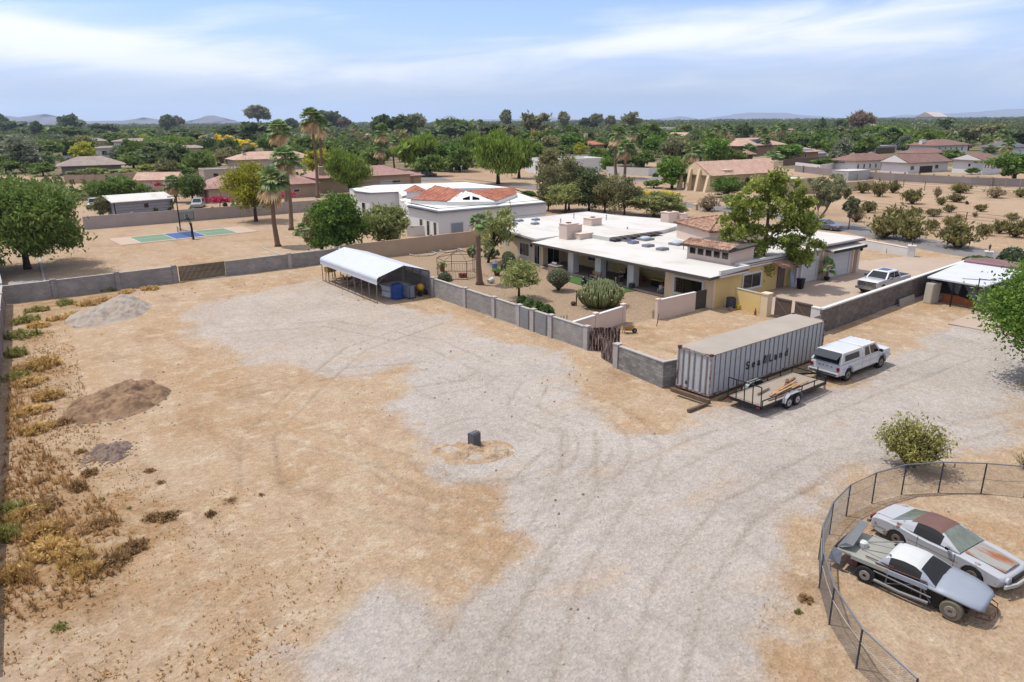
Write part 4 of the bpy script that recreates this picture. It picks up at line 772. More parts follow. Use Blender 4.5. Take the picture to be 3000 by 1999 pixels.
for u, v, a, b, d in ((56.4, 56.0-1.0, 1.0, .8, 0), (55.9, 53.4, 1.0, .8, 0), (55.6, 51.0, 1.1, .8, 1), (55.2, 48.7, 1.1, .8, 1), (58.6, 54.2, 1.5, 1.3, 2), (58.9, 49.9, 1.5, 1.3, 2), (54.9, 73.2, .9, .7, 2), (57.2, 75.0, .9, .7, 2), (59.5, 74.5, .9, .7, 2), (57.0, 71.5, .9, .7, 2)):
 mb = MB(); mb.box((u-a/2-HX, v-b/2-HY, 3.2), (u+a/2-HX, v+b/2-HY, 3.42)); s_ = obj('skylight', mb, M('skylight_kerb', (150, 152, 156), .7, .08), hs); mb = MB()
 if d == 2: mb.blob((u-HX, v-HY, 3.42), (a/2*.95, b/2*.95, .2), 12, 6)
 else: mb.box((u-a/2+.05-HX, v-b/2+.05-HY, 3.42), (u+a/2-.05-HX, v+b/2-.05-HY, 3.45))
 obj('skylight_pane', mb, (glass, M('grey_pane', (120, 126, 132), .4, 0), skm)[d], s_, smooth=d == 2)
mb = MB()
for u, v in ((57.5, 66.9), (59.8, 69.8), (62.6, 68.4), (64.5, 72.6), (57.1, 47.6), (60.9, 59.2), (66.7, 68.7), (70.9, 42.4)): mb.tube([(u-HX, v-HY, 3.2), (u-HX, v-HY, 3.75)], .05, 6); mb.tube([(u-HX, v-HY, 3.75), (u-HX, v-HY, 3.85)], .09, 6)
obj('vent_pipes', mb, metal_grey, hs)
# clerestory with small tiled roof
mb = MB(); mb.prism([(53.7-HX, 39.45-HY), (57.2-HX, 39.45-HY), (57.2-HX, 44.3-HY), (53.7-HX, 44.3-HY)], 3.15, 4.62); cl = obj('clerestory', mb, pinkish, hs)
for k in range(5):
 a = 43.65-k*.92; mb = MB(); mb.box((53.66-HX, a-.33-HY, 3.72), (53.69-HX, a+.33-HY, 4.38)); wo = obj('clerestory_window', mb, M('window_frame_dark', (90, 92, 92), .6, 0), hs); mb = MB(); mb.box((53.64-HX, a-.27-HY, 3.78), (53.66-HX, a+.27-HY, 4.32)); obj('pane', mb, glass, wo)
mb = MB(); tiles(mb, [(53.15-HX, 39.2-HY, 4.55), (53.15-HX, 44.7-HY, 4.55), (54.6-HX, 44.7-HY, 4.98), (54.6-HX, 39.2-HY, 4.98)], .10, .36, .05); obj('tile_roof', mb, oldtile, hs)
mb = MB(); slab(mb, [(53.12-HX, 39.18-HY, 4.56), (53.12-HX, 44.72-HY, 4.56), (57.4-HX, 44.72-HY, 4.80), (57.4-HX, 39.18-HY, 4.80)], .16); obj('fascia', mb, fascia_m, hs)
# entrance tower with hipped tile roof
tw = [(59.8, 46.6), (62.5, 53.2), (68.2, 50.9), (65.5, 44.3)]; cx, cy = 64.1, 48.8
mb = MB(); mb.prism([(x-HX, y-HY) for x, y in tw], 3.0, 4.85); obj('tower', mb, pinkish, hs)
ov = [(cx+(x-cx)*1.09-HX, cy+(y-cy)*1.09-HY, 4.85) for x, y in tw]; ap = (cx-HX, cy-HY, 5.85); mb = MB()
for i in range(4): tiles(mb, [ov[i], ov[(i+1) % 4], ap], .11, .38, .05, i)
obj('tile_roof', mb, oldtile, hs); mb = MB()
slab(mb, ov, .1); 
for i in range(4): mb.tube([Vector(ov[i])+Vector((0, 0, .1)), Vector(ap)+Vector((0, 0, .13))], .11, 6)
obj('hip_tiles', mb, oldtile, hs); mb = MB(); mb.tube([(cx+1.2-HX, cy+.3-HY, 5.2), (cx+1.2-HX, cy+.3-HY, 6.25)], .14, 8); obj('flue', mb, M('clay_flue', (190, 160, 130), .9, .1), hs)
# entry porch roof, door, garage doors
mb = MB(); tiles(mb, [(59.6-HX, 37.9-HY, 2.35), (63.6-HX, 37.9-HY, 2.35), (63.6-HX, 39.3-HY, 2.95), (59.6-HX, 39.3-HY, 2.95)], .10, .36, .05, 9); obj('entry_roof', mb, oldtile, hs, label='small sloping clay tile roof over the side door')
mb = MB(); mb.box((61.2-HX, 39.3-HY, .1), (62.3-HX, 39.37-HY, 2.15)); obj('door', mb, M('brown_door', (128, 108, 92), .7, .1), hs)
mb = MB(); mb.box((62.9-HX, 37.95-HY, -.1), (63.2-HX, 38.25-HY, 2.35)); obj('porch_post', mb, stucco_white, hs)
gd = M('garage_door_or_shade', (230, 230, 230), .55, .02)
def gdoor(x0, x1, y, h, k=4):
 mb = MB()
 for i in range(k): mb.box((x0-HX, y-.02-HY, .05+h*i/k), (x1-HX, y+.02-HY, h*(i+1)/k+.035))
 d = obj('garage_door_or_shade', mb, gd, hs); mb = MB(); mb.box((x0-.22-HX, y-.1-HY, 0), (x0-HX, y+.03-HY, h+.05)); mb.box((x1-HX, y-.1-HY, 0), (x1+.22-HX, y+.03-HY, h+.05)); mb.box((x0-.22-HX, y-.1-HY, h+.05), (x1+.22-HX, y+.03-HY, h+.27)); obj('frame', mb, whitetrim, d)
gdoor(64.3, 67.6, 39.26, 2.2); gdoor(69.4, 73.2, 38.96, 2.75, 5)
mb = MB(); slab(mb, [(68.5-HX, 38.0-HY, 3.02), (74.7-HX, 38.0-HY, 3.02), (74.7-HX, 38.98-HY, 3.22), (68.5-HX, 38.98-HY, 3.22)], .1); obj('awning', mb, roof_white, hs); mb = MB(); mb.box((68.45-HX, 37.92-HY, 2.80), (74.75-HX, 37.99-HY, 3.08)); obj('awning_fascia', mb, blackmetal, hs)
for u in (68.75, 74.45): mb = MB(); mb.box((u-.22-HX, 38.55-HY, -.1), (u+.22-HX, 38.98-HY, 2.85)); obj('pillar', mb, pinkish, hs)
mb = MB(); mb.lathe([(.03, 2.35), (.13, 2.45), (.14, 2.75), (.02, 2.9)], 6, (74.45-HX, 38.35-HY, 0)); obj('wall_lantern', mb, blackmetal, hs)
# windows and doors of the patio side
hs_off = Vector((-HX, -HY, 0))
def hwin(face, a, z, w_, h_, pos, **k): return win(hs, face, a-(HY if face == 'u' else HX), z, w_, h_, pos-(HX if face == 'u' else HY), **k)
hwin('u', 73.7, .55, 1.1, 1.7, 53.6, mull=1, fr=.2); hwin('u', 65.9, .75, 1.7, 1.4, 51.0, mull=2, fr=.2); hwin('u', 63.55, .1, .9, 2.1, 51.0, fr=.14, name='patio_door'); hwin('v', 52.5, .12, 1.7, 2.05, 62.5, fr=.14, name='patio_door')
hwin('u', 57.9, .9, 1.3, 1.3, 54.3); hwin('u', 55.9, .12, .9, 2.05, 54.3, name='french_door'); hwin('u', 53.0, 1.35, 3.6, .85, 54.3, mull=3); hwin('u', 47.0, .12, .8, 2.1, 54.3, name='french_door'); hwin('u', 45.6, .12, .8, 2.1, 54.3, name='french_door')
hwin('v', 57.2, .75, 2.6, 1.25, 39.4, fr=.2, mull=1)
mb = MB(); mb.box((51.0-.04-HX, 69.0-HY, 1.55), (51.0-HX, 69.55-HY, 2.05)); mb.v = [(x, y, z) for x, y, z in mb.v]; obj('octagon_window', mb, skm, hs)
mb = MB(); mb.lathe([(.02, 1.9), (.12, 2.0), (.13, 2.2), (.02, 2.3)], 6, (50.85-HX, 64.5-HY, 0)); obj('wall_lantern', mb, blackmetal, hs)
# ------------------------------------------------------------------ generic houses
def house(label, name, at, size, h=3.0, roof='hip', rz=0.0, wallm=tanst, roofm=pinktile, pitch=.33, ov=.5, z=0, wins=(), chim=(), garage=None, solar=None, cat='house', extra=None, parap=.35, doors=()):
 P = G(at, z); t = thing(name, label, cat, (P.x, P.y, 0), rz); U_, V_ = size
 mb = MB(); mb.box((0, 0, -.3), (U_, V_, h)); obj('wall', mb, wallm, t)
 if roof == 'flat':
  mb = MB()
  for a, b in (((-.06, -.06), (U_+.06, .2)), ((-.06, V_-.2), (U_+.06, V_+.06)), ((-.06, .2), (.2, V_-.2)), ((U_-.2, .2), (U_+.06, V_-.2))): mb.box((a[0], a[1], h-.08), (b[0], b[1], h+parap))
  obj('parapet', mb, wallm, t); mb = MB(); mb.box((.2, .2, h), (U_-.2, V_-.2, h+.06)); ro = obj('roof', mb, roofm, t); zt = lambda x, y: h+.06
 else:
  a0, b0, a1, b1 = -ov, -ov, U_+ov, V_+ov; mb = MB()
  if roof == 'hip':
   r = min(a1-a0, b1-b0)/2; hz = r*pitch; 
   if a1-a0 > b1-b0: R1, R2 = (a0+r, (b0+b1)/2, h+hz), (a1-r, (b0+b1)/2, h+hz)
   else: R1, R2 = ((a0+a1)/2, b0+r, h+hz), ((a0+a1)/2, b1-r+.01, h+hz)
   v = [(a0, b0, h), (a1, b0, h), (a1, b1, h), (a0, b1, h), R1, R2]; f = [(0,3,2,1)]+([(0,1,5,4), (1,2,5), (2,3,4,5), (3,0,4)] if a1-a0 > b1-b0 else [(0,1,4), (1,2,5,4), (2,3,5), (3,0,4,5)])
   zt = lambda x, y: h+pitch*min(x-a0, a1-x, y-b0, b1-y)
  elif roof == 'gu':   # ridge along x
   m_ = (b0+b1)/2; hz = (b1-b0)/2*pitch; v = [(a0, b0, h), (a1, b0, h), (a1, b1, h), (a0, b1, h), (a0, m_, h+hz), (a1, m_, h+hz)]; f = [(0,3,2,1), (0,1,5,4), (2,3,4,5), (1,2,5), (3,0,4)]; zt = lambda x, y: h+pitch*min(y-b0, b1-y)
   g_ = MB(); [g_.add([(xx, 0, h), (xx, V_, h), (xx, V_/2, h+V_/2*pitch+ov*pitch-.1), (xx+dx, 0, h), (xx+dx, V_, h), (xx+dx, V_/2, h+V_/2*pitch+ov*pitch-.1)], [(0,1,2),(3,5,4),(0,2,5,3),(1,4,5,2)]) for xx, dx in ((-ov-.02, .1), (U_+ov+.02, -.1))]; 
  else:
   m_ = (a0+a1)/2; hz = (a1-a0)/2*pitch; v = [(a0, b0, h), (a1, b0, h), (a1, b1, h), (a0, b1, h), (m_, b0, h+hz), (m_, b1, h+hz)]; f = [(0,3,2,1), (3,0,4,5), (1,2,5,4), (0,1,4), (2,3,5)]; zt = lambda x, y: h+pitch*min(x-a0, a1-x)
   g_ = MB(); [g_.add([(0, yy, h), (U_, yy, h), (U_/2, yy, h+U_/2*pitch+ov*pitch-.1), (0, yy+dy, h), (U_, yy+dy, h), (U_/2, yy+dy, h+U_/2*pitch+ov*pitch-.1)], [(0,2,1),(3,4,5),(0,3,5,2),(1,2,5,4)]) for yy, dy in ((-ov-.02, .1), (V_+ov+.02, -.1))]
  mb.add(v, f); ro = obj('roof', mb, roofm, t); mb = MB(); mb.box((a0-.03, b0-.03, h-.16), (a1+.03, b1+.03, h-.004)); obj('fascia', mb, M('fascia_tan', (150, 126, 108), .8, .1), t)
  if roof != 'hip': obj('gable', g_, wallm, t)
 for wd in wins: win(t, wd[0], wd[1], wd[2], wd[3], wd[4], 0, fr=.08, mull=0 if len(wd) < 6 else wd[5])
 for (x, y, sx, sy, ch) in chim: mb = MB(); mb.box((x-sx/2, y-sy/2, h-.2), (x+sx/2, y+sy/2, ch)); mb.box((x-sx/2-.08, y-sy/2-.08, ch), (x+sx/2+.08, y+sy/2+.08, ch+.12)); obj('chimney', mb, wallm, ro)
 for d in doors: mb = MB(); (mb.box((-.04, d[1]-d[3]/2, .02), (.0, d[1]+d[3]/2, d[4])) if d[0] == 'u' else mb.box((d[1]-d[3]/2, -.04, .02), (d[1]+d[3]/2, .0, d[4]))); obj('door' if d[3] < 2 else 'garage_door_or_shade', mb, d[2], t)  # some wide panels are dark sheets painting the shade of an opening
 if solar:
  for (x0, y0, x1, y1) in solar:
   mb = MB(); mb.add([(x0, y0, zt(x0, y0)+.08), (x1, y0, zt(x1, y0)+.08), (x1, y1, zt(x1, y1)+.08), (x0, y1, zt(x0, y1)+.08), (x0, y0, zt(x0, y0)+.02), (x1, y0, zt(x1, y0)+.02), (x1, y1, zt(x1, y1)+.02), (x0, y1, zt(x0, y1)+.02)], [(0,1,2,3),(7,6,5,4),(4,5,1,0),(5,6,2,1),(6,7,3,2),(7,4,0,3)]); obj('solar_panel', mb, M('solar_blue', (58, 66, 88), .25, .1, 6), ro)
 return t
# white house with red tile behind the garden wall
wh = thing('white_house', 'large white flat-roofed house with two red clay tile slopes', 'house', (51, 86, 0)); WX, WY = 51.0, 86.0
Wp = lambda p, z: tuple(G(p, z)-Vector((WX, WY, 0)))
wm = M('bright_white_stucco', (252, 250, 244), .9, .03, .5)
A_, B_, C_ = G(cB(1862, 985), 4.3), G(cB(2140, 1040), 4.3), G(cC(940, 957), 4.3)
def wpoly(name, pts, z0, z1, m, par=None): mb = MB(); mb.prism([(x-WX, y-WY) for x, y in pts], z0, z1); return obj(name, mb, m, wh)
m1 = [(A_.x, A_.y), (B_.x, B_.y), (C_.x, C_.y), (C_.x+8, C_.y+20), (A_.x+14, A_.y+16), (A_.x+3, A_.y+8)]
wpoly('wall', m1, -.1, 3.95, wm)
mb = MB(); wallmesh(mb, [(x-WX, y-WY) for x, y in m1[:4]], .4, .5, z0=0.0); mb.v = [(x, y, z+3.9) for x, y, z in mb.v]; obj('parapet', mb, wm, wh)
mb = MB(); wallmesh(mb, [(x-WX, y-WY) for x, y in m1[:3]], .14, .8, z0=0.0); mb.v = [(x, y, z+3.62) for x, y, z in mb.v]; obj('cornice', mb, wm, wh)
L0 = G(cF(690, 290)); m2 = [(L0.x-.3, L0.y+.2), (L0.x+.2, L0.y-4.6), (L0.x+5, L0.y-6), (A_.x+4, A_.y+9), (A_.x+15, A_.y+17), (C_.x+8.2, C_.y+20.2), (79, 121), (62, 127), (55.5, 123)]
wpoly('wall', m2, -.1, 4.3, wm); mb = MB(); wallmesh(mb, [(x-WX, y-WY) for x, y in m2[:3]], .75, .45, z0=0.0); wallmesh(mb, [(x-WX, y-WY) for x, y in m2[5:]+m2[:1]], .6, .45, z0=0.0); mb.v = [(x, y, z+4.25) for x, y, z in mb.v]; obj('parapet', mb, wm, wh)
mb = MB(); wallmesh(mb, [(x-WX, y-WY) for x, y in m2[:3]], .2, .75, z0=0.0); mb.v = [(x, y, z+4.0) for x, y, z in mb.v]; obj('cornice', mb, wm, wh)
def onplane(px_, a, b, c):
 a, b, c = (Vector(q)+Vector((WX, WY, 0)) for q in (a, b, c)); n = (b-a).cross(c-a); d = Vector(ray(*px_)); o = Vector((0, 0, HCAM)); return tuple(o+d*((a-o).dot(n)/d.dot(n))-Vector((WX, WY, 0)))
ap = Wp(cC(200, 878), 5.7); e1 = Wp(cB(1890, 962), 4.5); e2 = Wp(cC(28, 978), 4.5); e3 = Wp(cC(478, 975), 4.5); e4 = Wp(cC(668, 905), 4.5); r1 = onplane(cB(2110, 828), e1, e2, ap); r2 = onplane(cC(645, 850), e3, e4, ap)
mb = MB(); tiles(mb, [e1, e2, ap, r1], .22, .5, .05, 3); obj('tile_roof', mb, redtile, wh); mb = MB(); tiles(mb, [e3, e4, r2, ap], .22, .5, .05, 4); obj('tile_roof', mb, redtile, wh)
mb = MB(); V3 = Vector; bk = V3(ap)+(V3(r1)-V3(ap))*.5+(V3(r2)-V3(ap))*.5
mb.add([e2, e3, ap], [(0,1,2)]); mb.add([r1, ap, (bk.x, bk.y, 4.5)], [(0,1,2)]); mb.add([ap, r2, (bk.x, bk.y, 4.5)], [(0,1,2)]); 
def low(p, z=3.8): return (p[0], p[1], z)
mb.add([e2, e3, low(e3), low(e2)], [(0,3,2,1)]); mb.add([e3, e4, low(e4), low(e3)], [(0,3,2,1)]); mb.add([e1, e2, low(e2), low(e1)], [(0,3,2,1)]); mb.add([e4, r2, low(r2), low(e4)], [(0,3,2,1)]); mb.add([r1, e1, low(e1), low(r1)], [(0,3,2,1)])
obj('gable', mb, wm, wh)
g1, g2 = V3(e2), V3(e3); apv = V3(ap); nrm = (g2-g1).cross(V3((0, 0, 1))).normalized()
if nrm.dot(V3((WX, WY, 0))+g1) > 0: nrm = -nrm
for s_ in (-1, 1):
 q = lambda f, z: tuple((g1+g2)/2+(g2-g1)*.5*f*s_+V3((0, 0, z))+nrm*.05); hh = (apv.z-e2[2]); mb = MB(); mb.add([q(.05, .25), q(.34, .25), q(.34, .25+hh*.22), q(.05, hh*.68)], [(0,1,2,3)]); obj('gable_window', mb, glass, wh)
tc_ = V3(Wp(cB(1935, 905), 4.6)); mb = MB(); mb.lathe([(1.45, 0), (1.45, 1.2)], 8, (tc_.x, tc_.y, 3.9)); obj('turret', mb, wm, wh); mb = MB(); mb.lathe([(2.0, 0), (.05, .95)], 16, (tc_.x, tc_.y, 5.1)); obj('turret_roof', mb, redtile, wh)
d1 = (B_-A_); d1.z = 0; n1_ = V3((-abs(d1.y), -abs(d1.x)*.0-.0, 0)).normalized()
def facewin(a, b, f, w_, z, h_, m=glass):
 d = (b-a); d.z = 0; L = d.length; d.normalize(); n = V3((d.y, -d.x, 0)); n = n if n.dot(a) < 0 else -n; c = a+d*(L*f)+n*.03-V3((WX, WY, 0)); mb = MB()
 mb.bar((c-d*w_/2).to_tuple()[:2]+(z+h_/2,), (c+d*w_/2).to_tuple()[:2]+(z+h_/2,), .06, h_); wo = obj('pane', mb, m, None)
 mb = MB(); c2 = c-n*.015; mb.bar((c2-d*(w_/2+.15)).to_tuple()[:2]+(z+h_/2,), (c2+d*(w_/2+.15)).to_tuple()[:2]+(z+h_/2,), .05, h_+.3); fo = obj('window', mb, whitetrim, wh); wo.parent = fo
facewin(A_, B_, .45, .8, .3, 2.0); facewin(A_, B_, .68, .7, .3, 2.0); facewin(A_, B_, .9, .7, .3, 2.0); facewin(B_, C_, .16, 1.9, .6, 1.5, M('pale_blinds', (150, 160, 172), .5, .05)); facewin(B_, C_, .84, 1.6, 1.2, .25, rust); facewin(V3((m2[0][0], m2[0][1], 0)), V3((m2[1][0], m2[1][1], 0)), .6, .9, .5, 2.0)
# neighbours, roughly from near left to far right
dg = M('white_garage', (214, 210, 206), .7, .03)
shd = thing('metal_shed', 'long low corrugated metal shed with bright white sloping roof', 'shed', tuple(G(cA(1065, 1120))), 0)
s0 = G(cA(1065, 1120)); s1 = G(cA(1600, 1075)); dv = s1-s0; L_ = dv.length; shd.rotation_euler[2] = math.atan2(dv.y, dv.x); cor = M('corrugated_wall', (168, 166, 170), .6, .06)
mb = MB(); mb.add([(0,0,-.1),(L_,0,-.1),(L_,5,-.1),(0,5,-.1),(0,0,2.6),(L_,0,2.6),(L_,5,3.3),(0,5,3.3)], [(0,3,2,1),(4,5,6,7),(0,1,5,4),(1,2,6,5),(2,3,7,6),(3,0,4,7)]); obj('wall', mb, cor, shd)
mb = MB(); [mb.box((0.02, -.04, z), (L_-.02, -.002, z+.05)) for z in (.5, 1.0, 1.5, 2.0)]; obj('wall_ribs', mb, M('rib_shadow', (120, 118, 122), .7, 0), shd)  # ribs coloured dark to stand for the shade along them
mb = MB(); slab(mb, [(-.4, -.35, 2.62), (L_+.4, -.35, 2.62), (L_+.4, 5.4, 3.42), (-.4, 5.4, 3.42)], .14); obj('roof', mb, roof_white, shd); mb = MB(); [mb.box((x-.1, -.06, -.1), (x+.1, .04, 2.5)) for x in (.05, L_-.05)]; obj('trim', mb, M('maroon_trim', (88, 48, 46), .7, .1), shd)
mb = MB(); mb.box((L_*.5, -.05, 1.3), (L_*.5+.7, -.01, 2.0)); obj('window', mb, glass, shd)
w3 = lambda *a: [(f, p, z, w_, h_) for f, p, z, w_, h_ in a]
house('low tan house with maroon tile hip roof behind the bougainvillea wall', 'tiled_house', cA(1930, 990), (23, 11), 2.9, 'hip', -.02, tanst, pinktile, .42, .7, doors=(('u', 2.5, M('grey_arch', (130,120,110)), 1.4, 2.4), ('u', 5.9, M('grey_arch', (130,120,110)), 1.4, 2.4)), wins=w3(('v', 18.3, 1.2, 1.2, 0.5), ('v', 8.1, 1.1, 1.1, 1.0)))
house('big pale house with salmon tiles and two low wings behind the palms', 'tiled_house', cB(300, 700), (27, 12), 3.8, 'hip', -.05, M('pale_stucco', (216, 202, 188), .9, .05, .5), saltile, .34, .8, wins=w3(('v', 16.5, 1.1, 0.8, 1.2), ('v', 19.5, 1.1, 0.8, 1.2), ('v', 21.8, 1.1, 1.0, 1.2), ('v', 23.6, 1.4, 0.6, 0.7)), chim=((3.75, 3.75, 0.9, 1.2, 5.67),))
house('tan house with two stout chimneys and pink tile roof past the tall palms', 'tiled_house', cB(1060, 900), (23, 10), 3.4, 'hip', -.06, tanst, pinktile, .36, .7, chim=((1.28, 2.14, 1.41, 1.57, 5.74), (10.86, 2.14, 1.66, 1.14, 6.64),), wins=w3(('u', 2.9, 0.9, 0.8, 1.4), ('u', 5.7, 0.9, 0.8, 1.4), ('v', 19.2, 1.5, 2.2, 0.5)), doors=(('v', 16.6, dg, 3.2, 2.2),))
house('low tan garage wing with wide brown doors at the end of the chimney house', 'garage_wing', cB(1590, 850), (12, 8), 2.6, 'hip', -.06, tanst, pinktile, .35, .8, cat='garage', doors=(('v', 4.4, M('tan_gdoor', (176,148,122)), 2.7, 2.0), ('v', 8.7, M('tan_gdoor', (176,148,122)), 2.4, 2.0)))
house('small beige flat-roofed house with two plain windows', 'flat_house', cA(1885, 790), (10, 7), 3.0, 'flat', -.05, M('beige_stucco', (206, 188, 170), .9, .05), roof_white, wins=w3(('v', 3.1, 1.0, 1.4, 1.1), ('v', 8.1, 1.1, 1.2, 1.0)), doors=(('v', 5.9, dg, 0.8, 1.9),))
house('small gabled garage with salmon tiles and white doors above the metal shed', 'gabled_garage', cA(1260, 880), (9, 7), 2.6, 'gu', -.5, cream, saltile, .40, .6, cat='garage', doors=(('v', 2.5, dg, 3.3, 2.1), ('v', 6.2, dg, 3.3, 2.1)))
house('grey pavilion with a wide brown-grey hip roof on the left', 'hipped_pavilion', cA(575, 735), (17, 10), 2.9, 'hip', -.12, M('grey_stone', (170, 160, 152), .9, .06), greytile, .40, 1.6, cat='pavilion')
house('upper storey block of the white house above the dark columnar shrubs', 'white_villa', cA(1075, 560), (18, 9), 7.2, 'hip', -.1, wm, greytile, .22, 1.2, cat='villa', wins=w3(('v', 3.3, 4.5, 1.4, 1.7), ('v', 9.0, 4.3, 4.1, 1.9), ('v', 13.9, 4.6, 2.3, 1.4)))
house('lower solar-panelled wing of the white villa with arched veranda', 'white_villa_wing', cA(885, 556), (15, 8), 3.8, 'hip', -.1, wm, greytile, .18, 1.2, cat='villa wing', solar=((3, 1, 7, 5), (10, 1, 22, 4.5)), wins=w3(('v', 5.0, 0.3, 4.4, 2.1), ('v', 11.0, 0.3, 5.0, 2.1)))
house('far grey-roofed house with large solar array and tan gable on the left', 'solar_house', cA(700, 470), (21, 12), 3.6, 'hip', -.1, tanst, greytile, .3, 1.0, solar=((3.4, 1.1, 14.3, 4.9),))
house('pale tiled house partly hidden right of the white villa', 'tiled_house', cA(1600, 545), (16, 9), 3.2, 'hip', -.1, cream, greytile, .25, 1.0)
house('white flat-roofed house among trees across the curved street', 'flat_house', cC(905, 725), (21, 13), 3.8, 'flat', -.25, wm, roof_white, parap=.6, wins=w3(('u', 3.9, 0.9, 1.7, 1.4), ('v', 2.6, 0.9, 0.9, 1.3)))
house('red-tiled house beyond the round green tree, upper middle', 'tiled_house', cC(1300, 520), (12, 9), 3.6, 'hip', -.1, tanst, Mtile('orange_tile', (190, 104, 70), (214, 132, 94)), .3, 1.2, doors=(('v', 4.7, glass, 3.0, 2.5),))
house('pale pink roofed house with white chimneys left of the round green tree', 'tiled_house', cC(975, 470), (26, 12), 3.8, 'hip', 0, cream, saltile, .3, 1, chim=((7.28, 1.8, 1.5, 1.5, 7.38), (31.2, 1.8, 2.4, 1.8, 7.38),))
house('red-roofed low house behind the willow-like trees, centre', 'tiled_house', cC(235, 600), (9, 6), 2.8, 'hip', 0, cream, redtile, .35, .8)
house('modern white two-storey block with dark square windows near the horizon', 'modern_house', cC(1985, 372), (22, 13), 7.0, 'flat', 0, wm, roof_white, parap=1, wins=w3(('v', 6.1, 3.5, 3.2, 2.3), ('v', 12.2, 3.5, 3.2, 2.3)))
house('pinkish two-storey gabled house with solar panels, upper right', 'gabled_house', cD(92, 338), (14, 10), 4.8, 'gv', .1, M('mauve_stucco', (196, 166, 152), .9, .05), saltile, .4, 1.2, solar=((0.3, 1.5, 4.5, 8.5),), wins=w3(('v', 7.0, 3.2, 1.2, 1.1)))
bh = house('big tan hip-roofed house with long solar arrays at the upper right', 'tiled_house', cD(470, 400), (29, 15), 4.4, 'hip', -.12, M('warm_tan', (178, 146, 116), .9, .06), saltile, .34, 1.3, solar=((12.3, 0.7, 20.1, 5.5),), chim=((4.46, 8.18, 1.8, 1.36, 8.36), (18.96, 9.55, 1.8, 1.36, 8.36),))
house('right wing of the solar-roofed tan house with a second solar array', 'tiled_house_wing', cD(830, 425), (15, 10), 3.0, 'hip', -.12, M('warm_tan', (178,146,116)), saltile, .3, 1.3, cat='house wing', solar=((3.8, 0.0, 12.5, 3.0),), wins=w3(('v', 3.8, 0.8, 1.0, 1.3), ('v', 7.5, 0.8, 1.0, 1.3)))
house('small stone gazebo with pyramid tile roof before the solar house', 'gazebo', cD(530, 436), (3.2, 3.2), 2.8, 'hip', -.12, M('gazebo_stone', (120, 98, 84), .9, .2), oldtile, .5, 1.2, cat='gazebo')
lh = house('long house with pale clay tile roof and slanting white buttresses', 'buttressed_house', cD(300, 632), (22, 9), 3.6, 'gu', -.12, cream, saltile, .5, 1.2, chim=((21.35, 1.29, 1.81, 1.03, 5.89), (4.85, 0.96, 2.72, 1.93, 4.56),), doors=(('v', 2.6, M('painted_porch_shade', (110, 84, 66)), 2.7, 3.1),))  # wide dark sheet paints the shade in the porch opening
for k in range(4): mb = MB(); y = -.6+k*2.9; h_ = 3.6+1.9*(1-abs(k-1.5)/1.5); mb.add([(-2.6, y, -.1), (-1.25, y, -.1), (-1.25, y, h_), (-1.6, y, h_), (-2.6, y+.7, -.1), (-1.25, y+.7, -.1), (-1.25, y+.7, h_), (-1.6, y+.7, h_)], [(0,1,2,3),(7,6,5,4),(0,3,7,4),(1,5,6,2),(3,2,6,7),(0,4,5,1)]); obj('buttress', mb, cream, lh)
house('flat cream annex with satellite dish beside the buttressed house', 'flat_annex', cD(800, 655), (9, 7), 3.0, 'flat', -.12, M('cream_annex', (214, 194, 160), .9, .05), roof_white, cat='annex', wins=w3(('v', 1.8, 1.0, 0.6, 1.2)))
wall('cream garden wall running right from the flat annex', [tuple(G(cD(1000, 650))[:2]), tuple(G(cD(1360, 612))[:2])], 2.0, M('cream_annex', (214,194,160)), cat='boundary wall', name='boundary_wall')
house('long white single-storey house with brown hip roof and five windows', 'white_compound_house', cD(1240, 495), (18, 9), 3.0, 'hip', -.18, wm, browntile, .36, .8, wins=w3(*[('v', (3+i*6)*0.45, 0.7, 0.6, 1.2) for i in range(6)]))
house('white garage block with dark wide door joined to the compound house', 'compound_garage', cD(1590, 512), (18, 9), 3.0, 'gu', -.18, wm, browntile, .4, .8, cat='garage', doors=(('v', 7.9, M('dark_gdoor', (62, 52, 46)), 5.8, 1.9),), wins=w3(('v', 1.6, 1.0, 1.5, 1.0), ('v', 12.7, 1.0, 1.5, 1.0)))
house('tall white two-storey house with brown roof behind the compound', 'two_storey_house', cD(1760, 425), (19, 11), 5.4, 'hip', -.2, wm, browntile, .3, 1.2, wins=w3(*[('v', (6+i*8)*0.41, 3.3, 0.6, 1.2) for i in range(5)]), chim=((1.24, 6.6, 2.4, 1.2, 7.25),))
house('white gabled outbuilding with a row of square windows at right', 'gabled_outbuilding', cD(2075, 520), (8, 9), 3.9, 'gu', -.2, wm, browntile, .3, .8, cat='outbuilding', wins=w3(('v', 1.0, 1.8, 0.4, 0.9), ('v', 2.3, 1.8, 0.4, 0.9), ('v', 3.7, 1.8, 0.4, 0.9), ('v', 5.0, 1.8, 0.4, 0.9), ('u', 4.0, 2.1, 0.6, 0.7)))
house('low connecting block with brown tiles in the white compound', 'compound_link', cD(1640, 440), (18, 8), 3.2, 'hip', -.2, wm, browntile, .3, .8, cat='house wing')
house('white open pavilion with flat roof and dark slender posts', 'open_pavilion', cD(1365, 385), (17, 7), 3.2, 'flat', -.1, M('pavilion_white', (190, 190, 190)), roof_white, parap=.3, cat='pavilion', doors=(('v', 8.5, M('painted_porch_shade', (110, 84, 66)), 14.4, 2.7),))  # dark front sheet paints the shade inside the open pavilion
house('dark-roofed house with solar panel at the far right edge', 'tiled_house', cD(2230, 405), (15, 10), 3.8, 'hip', -.15, wm, M('slate_roof', (110, 106, 108), .7, .1), .4, 1, solar=((2.6, 0.0, 11.5, 4.4),))
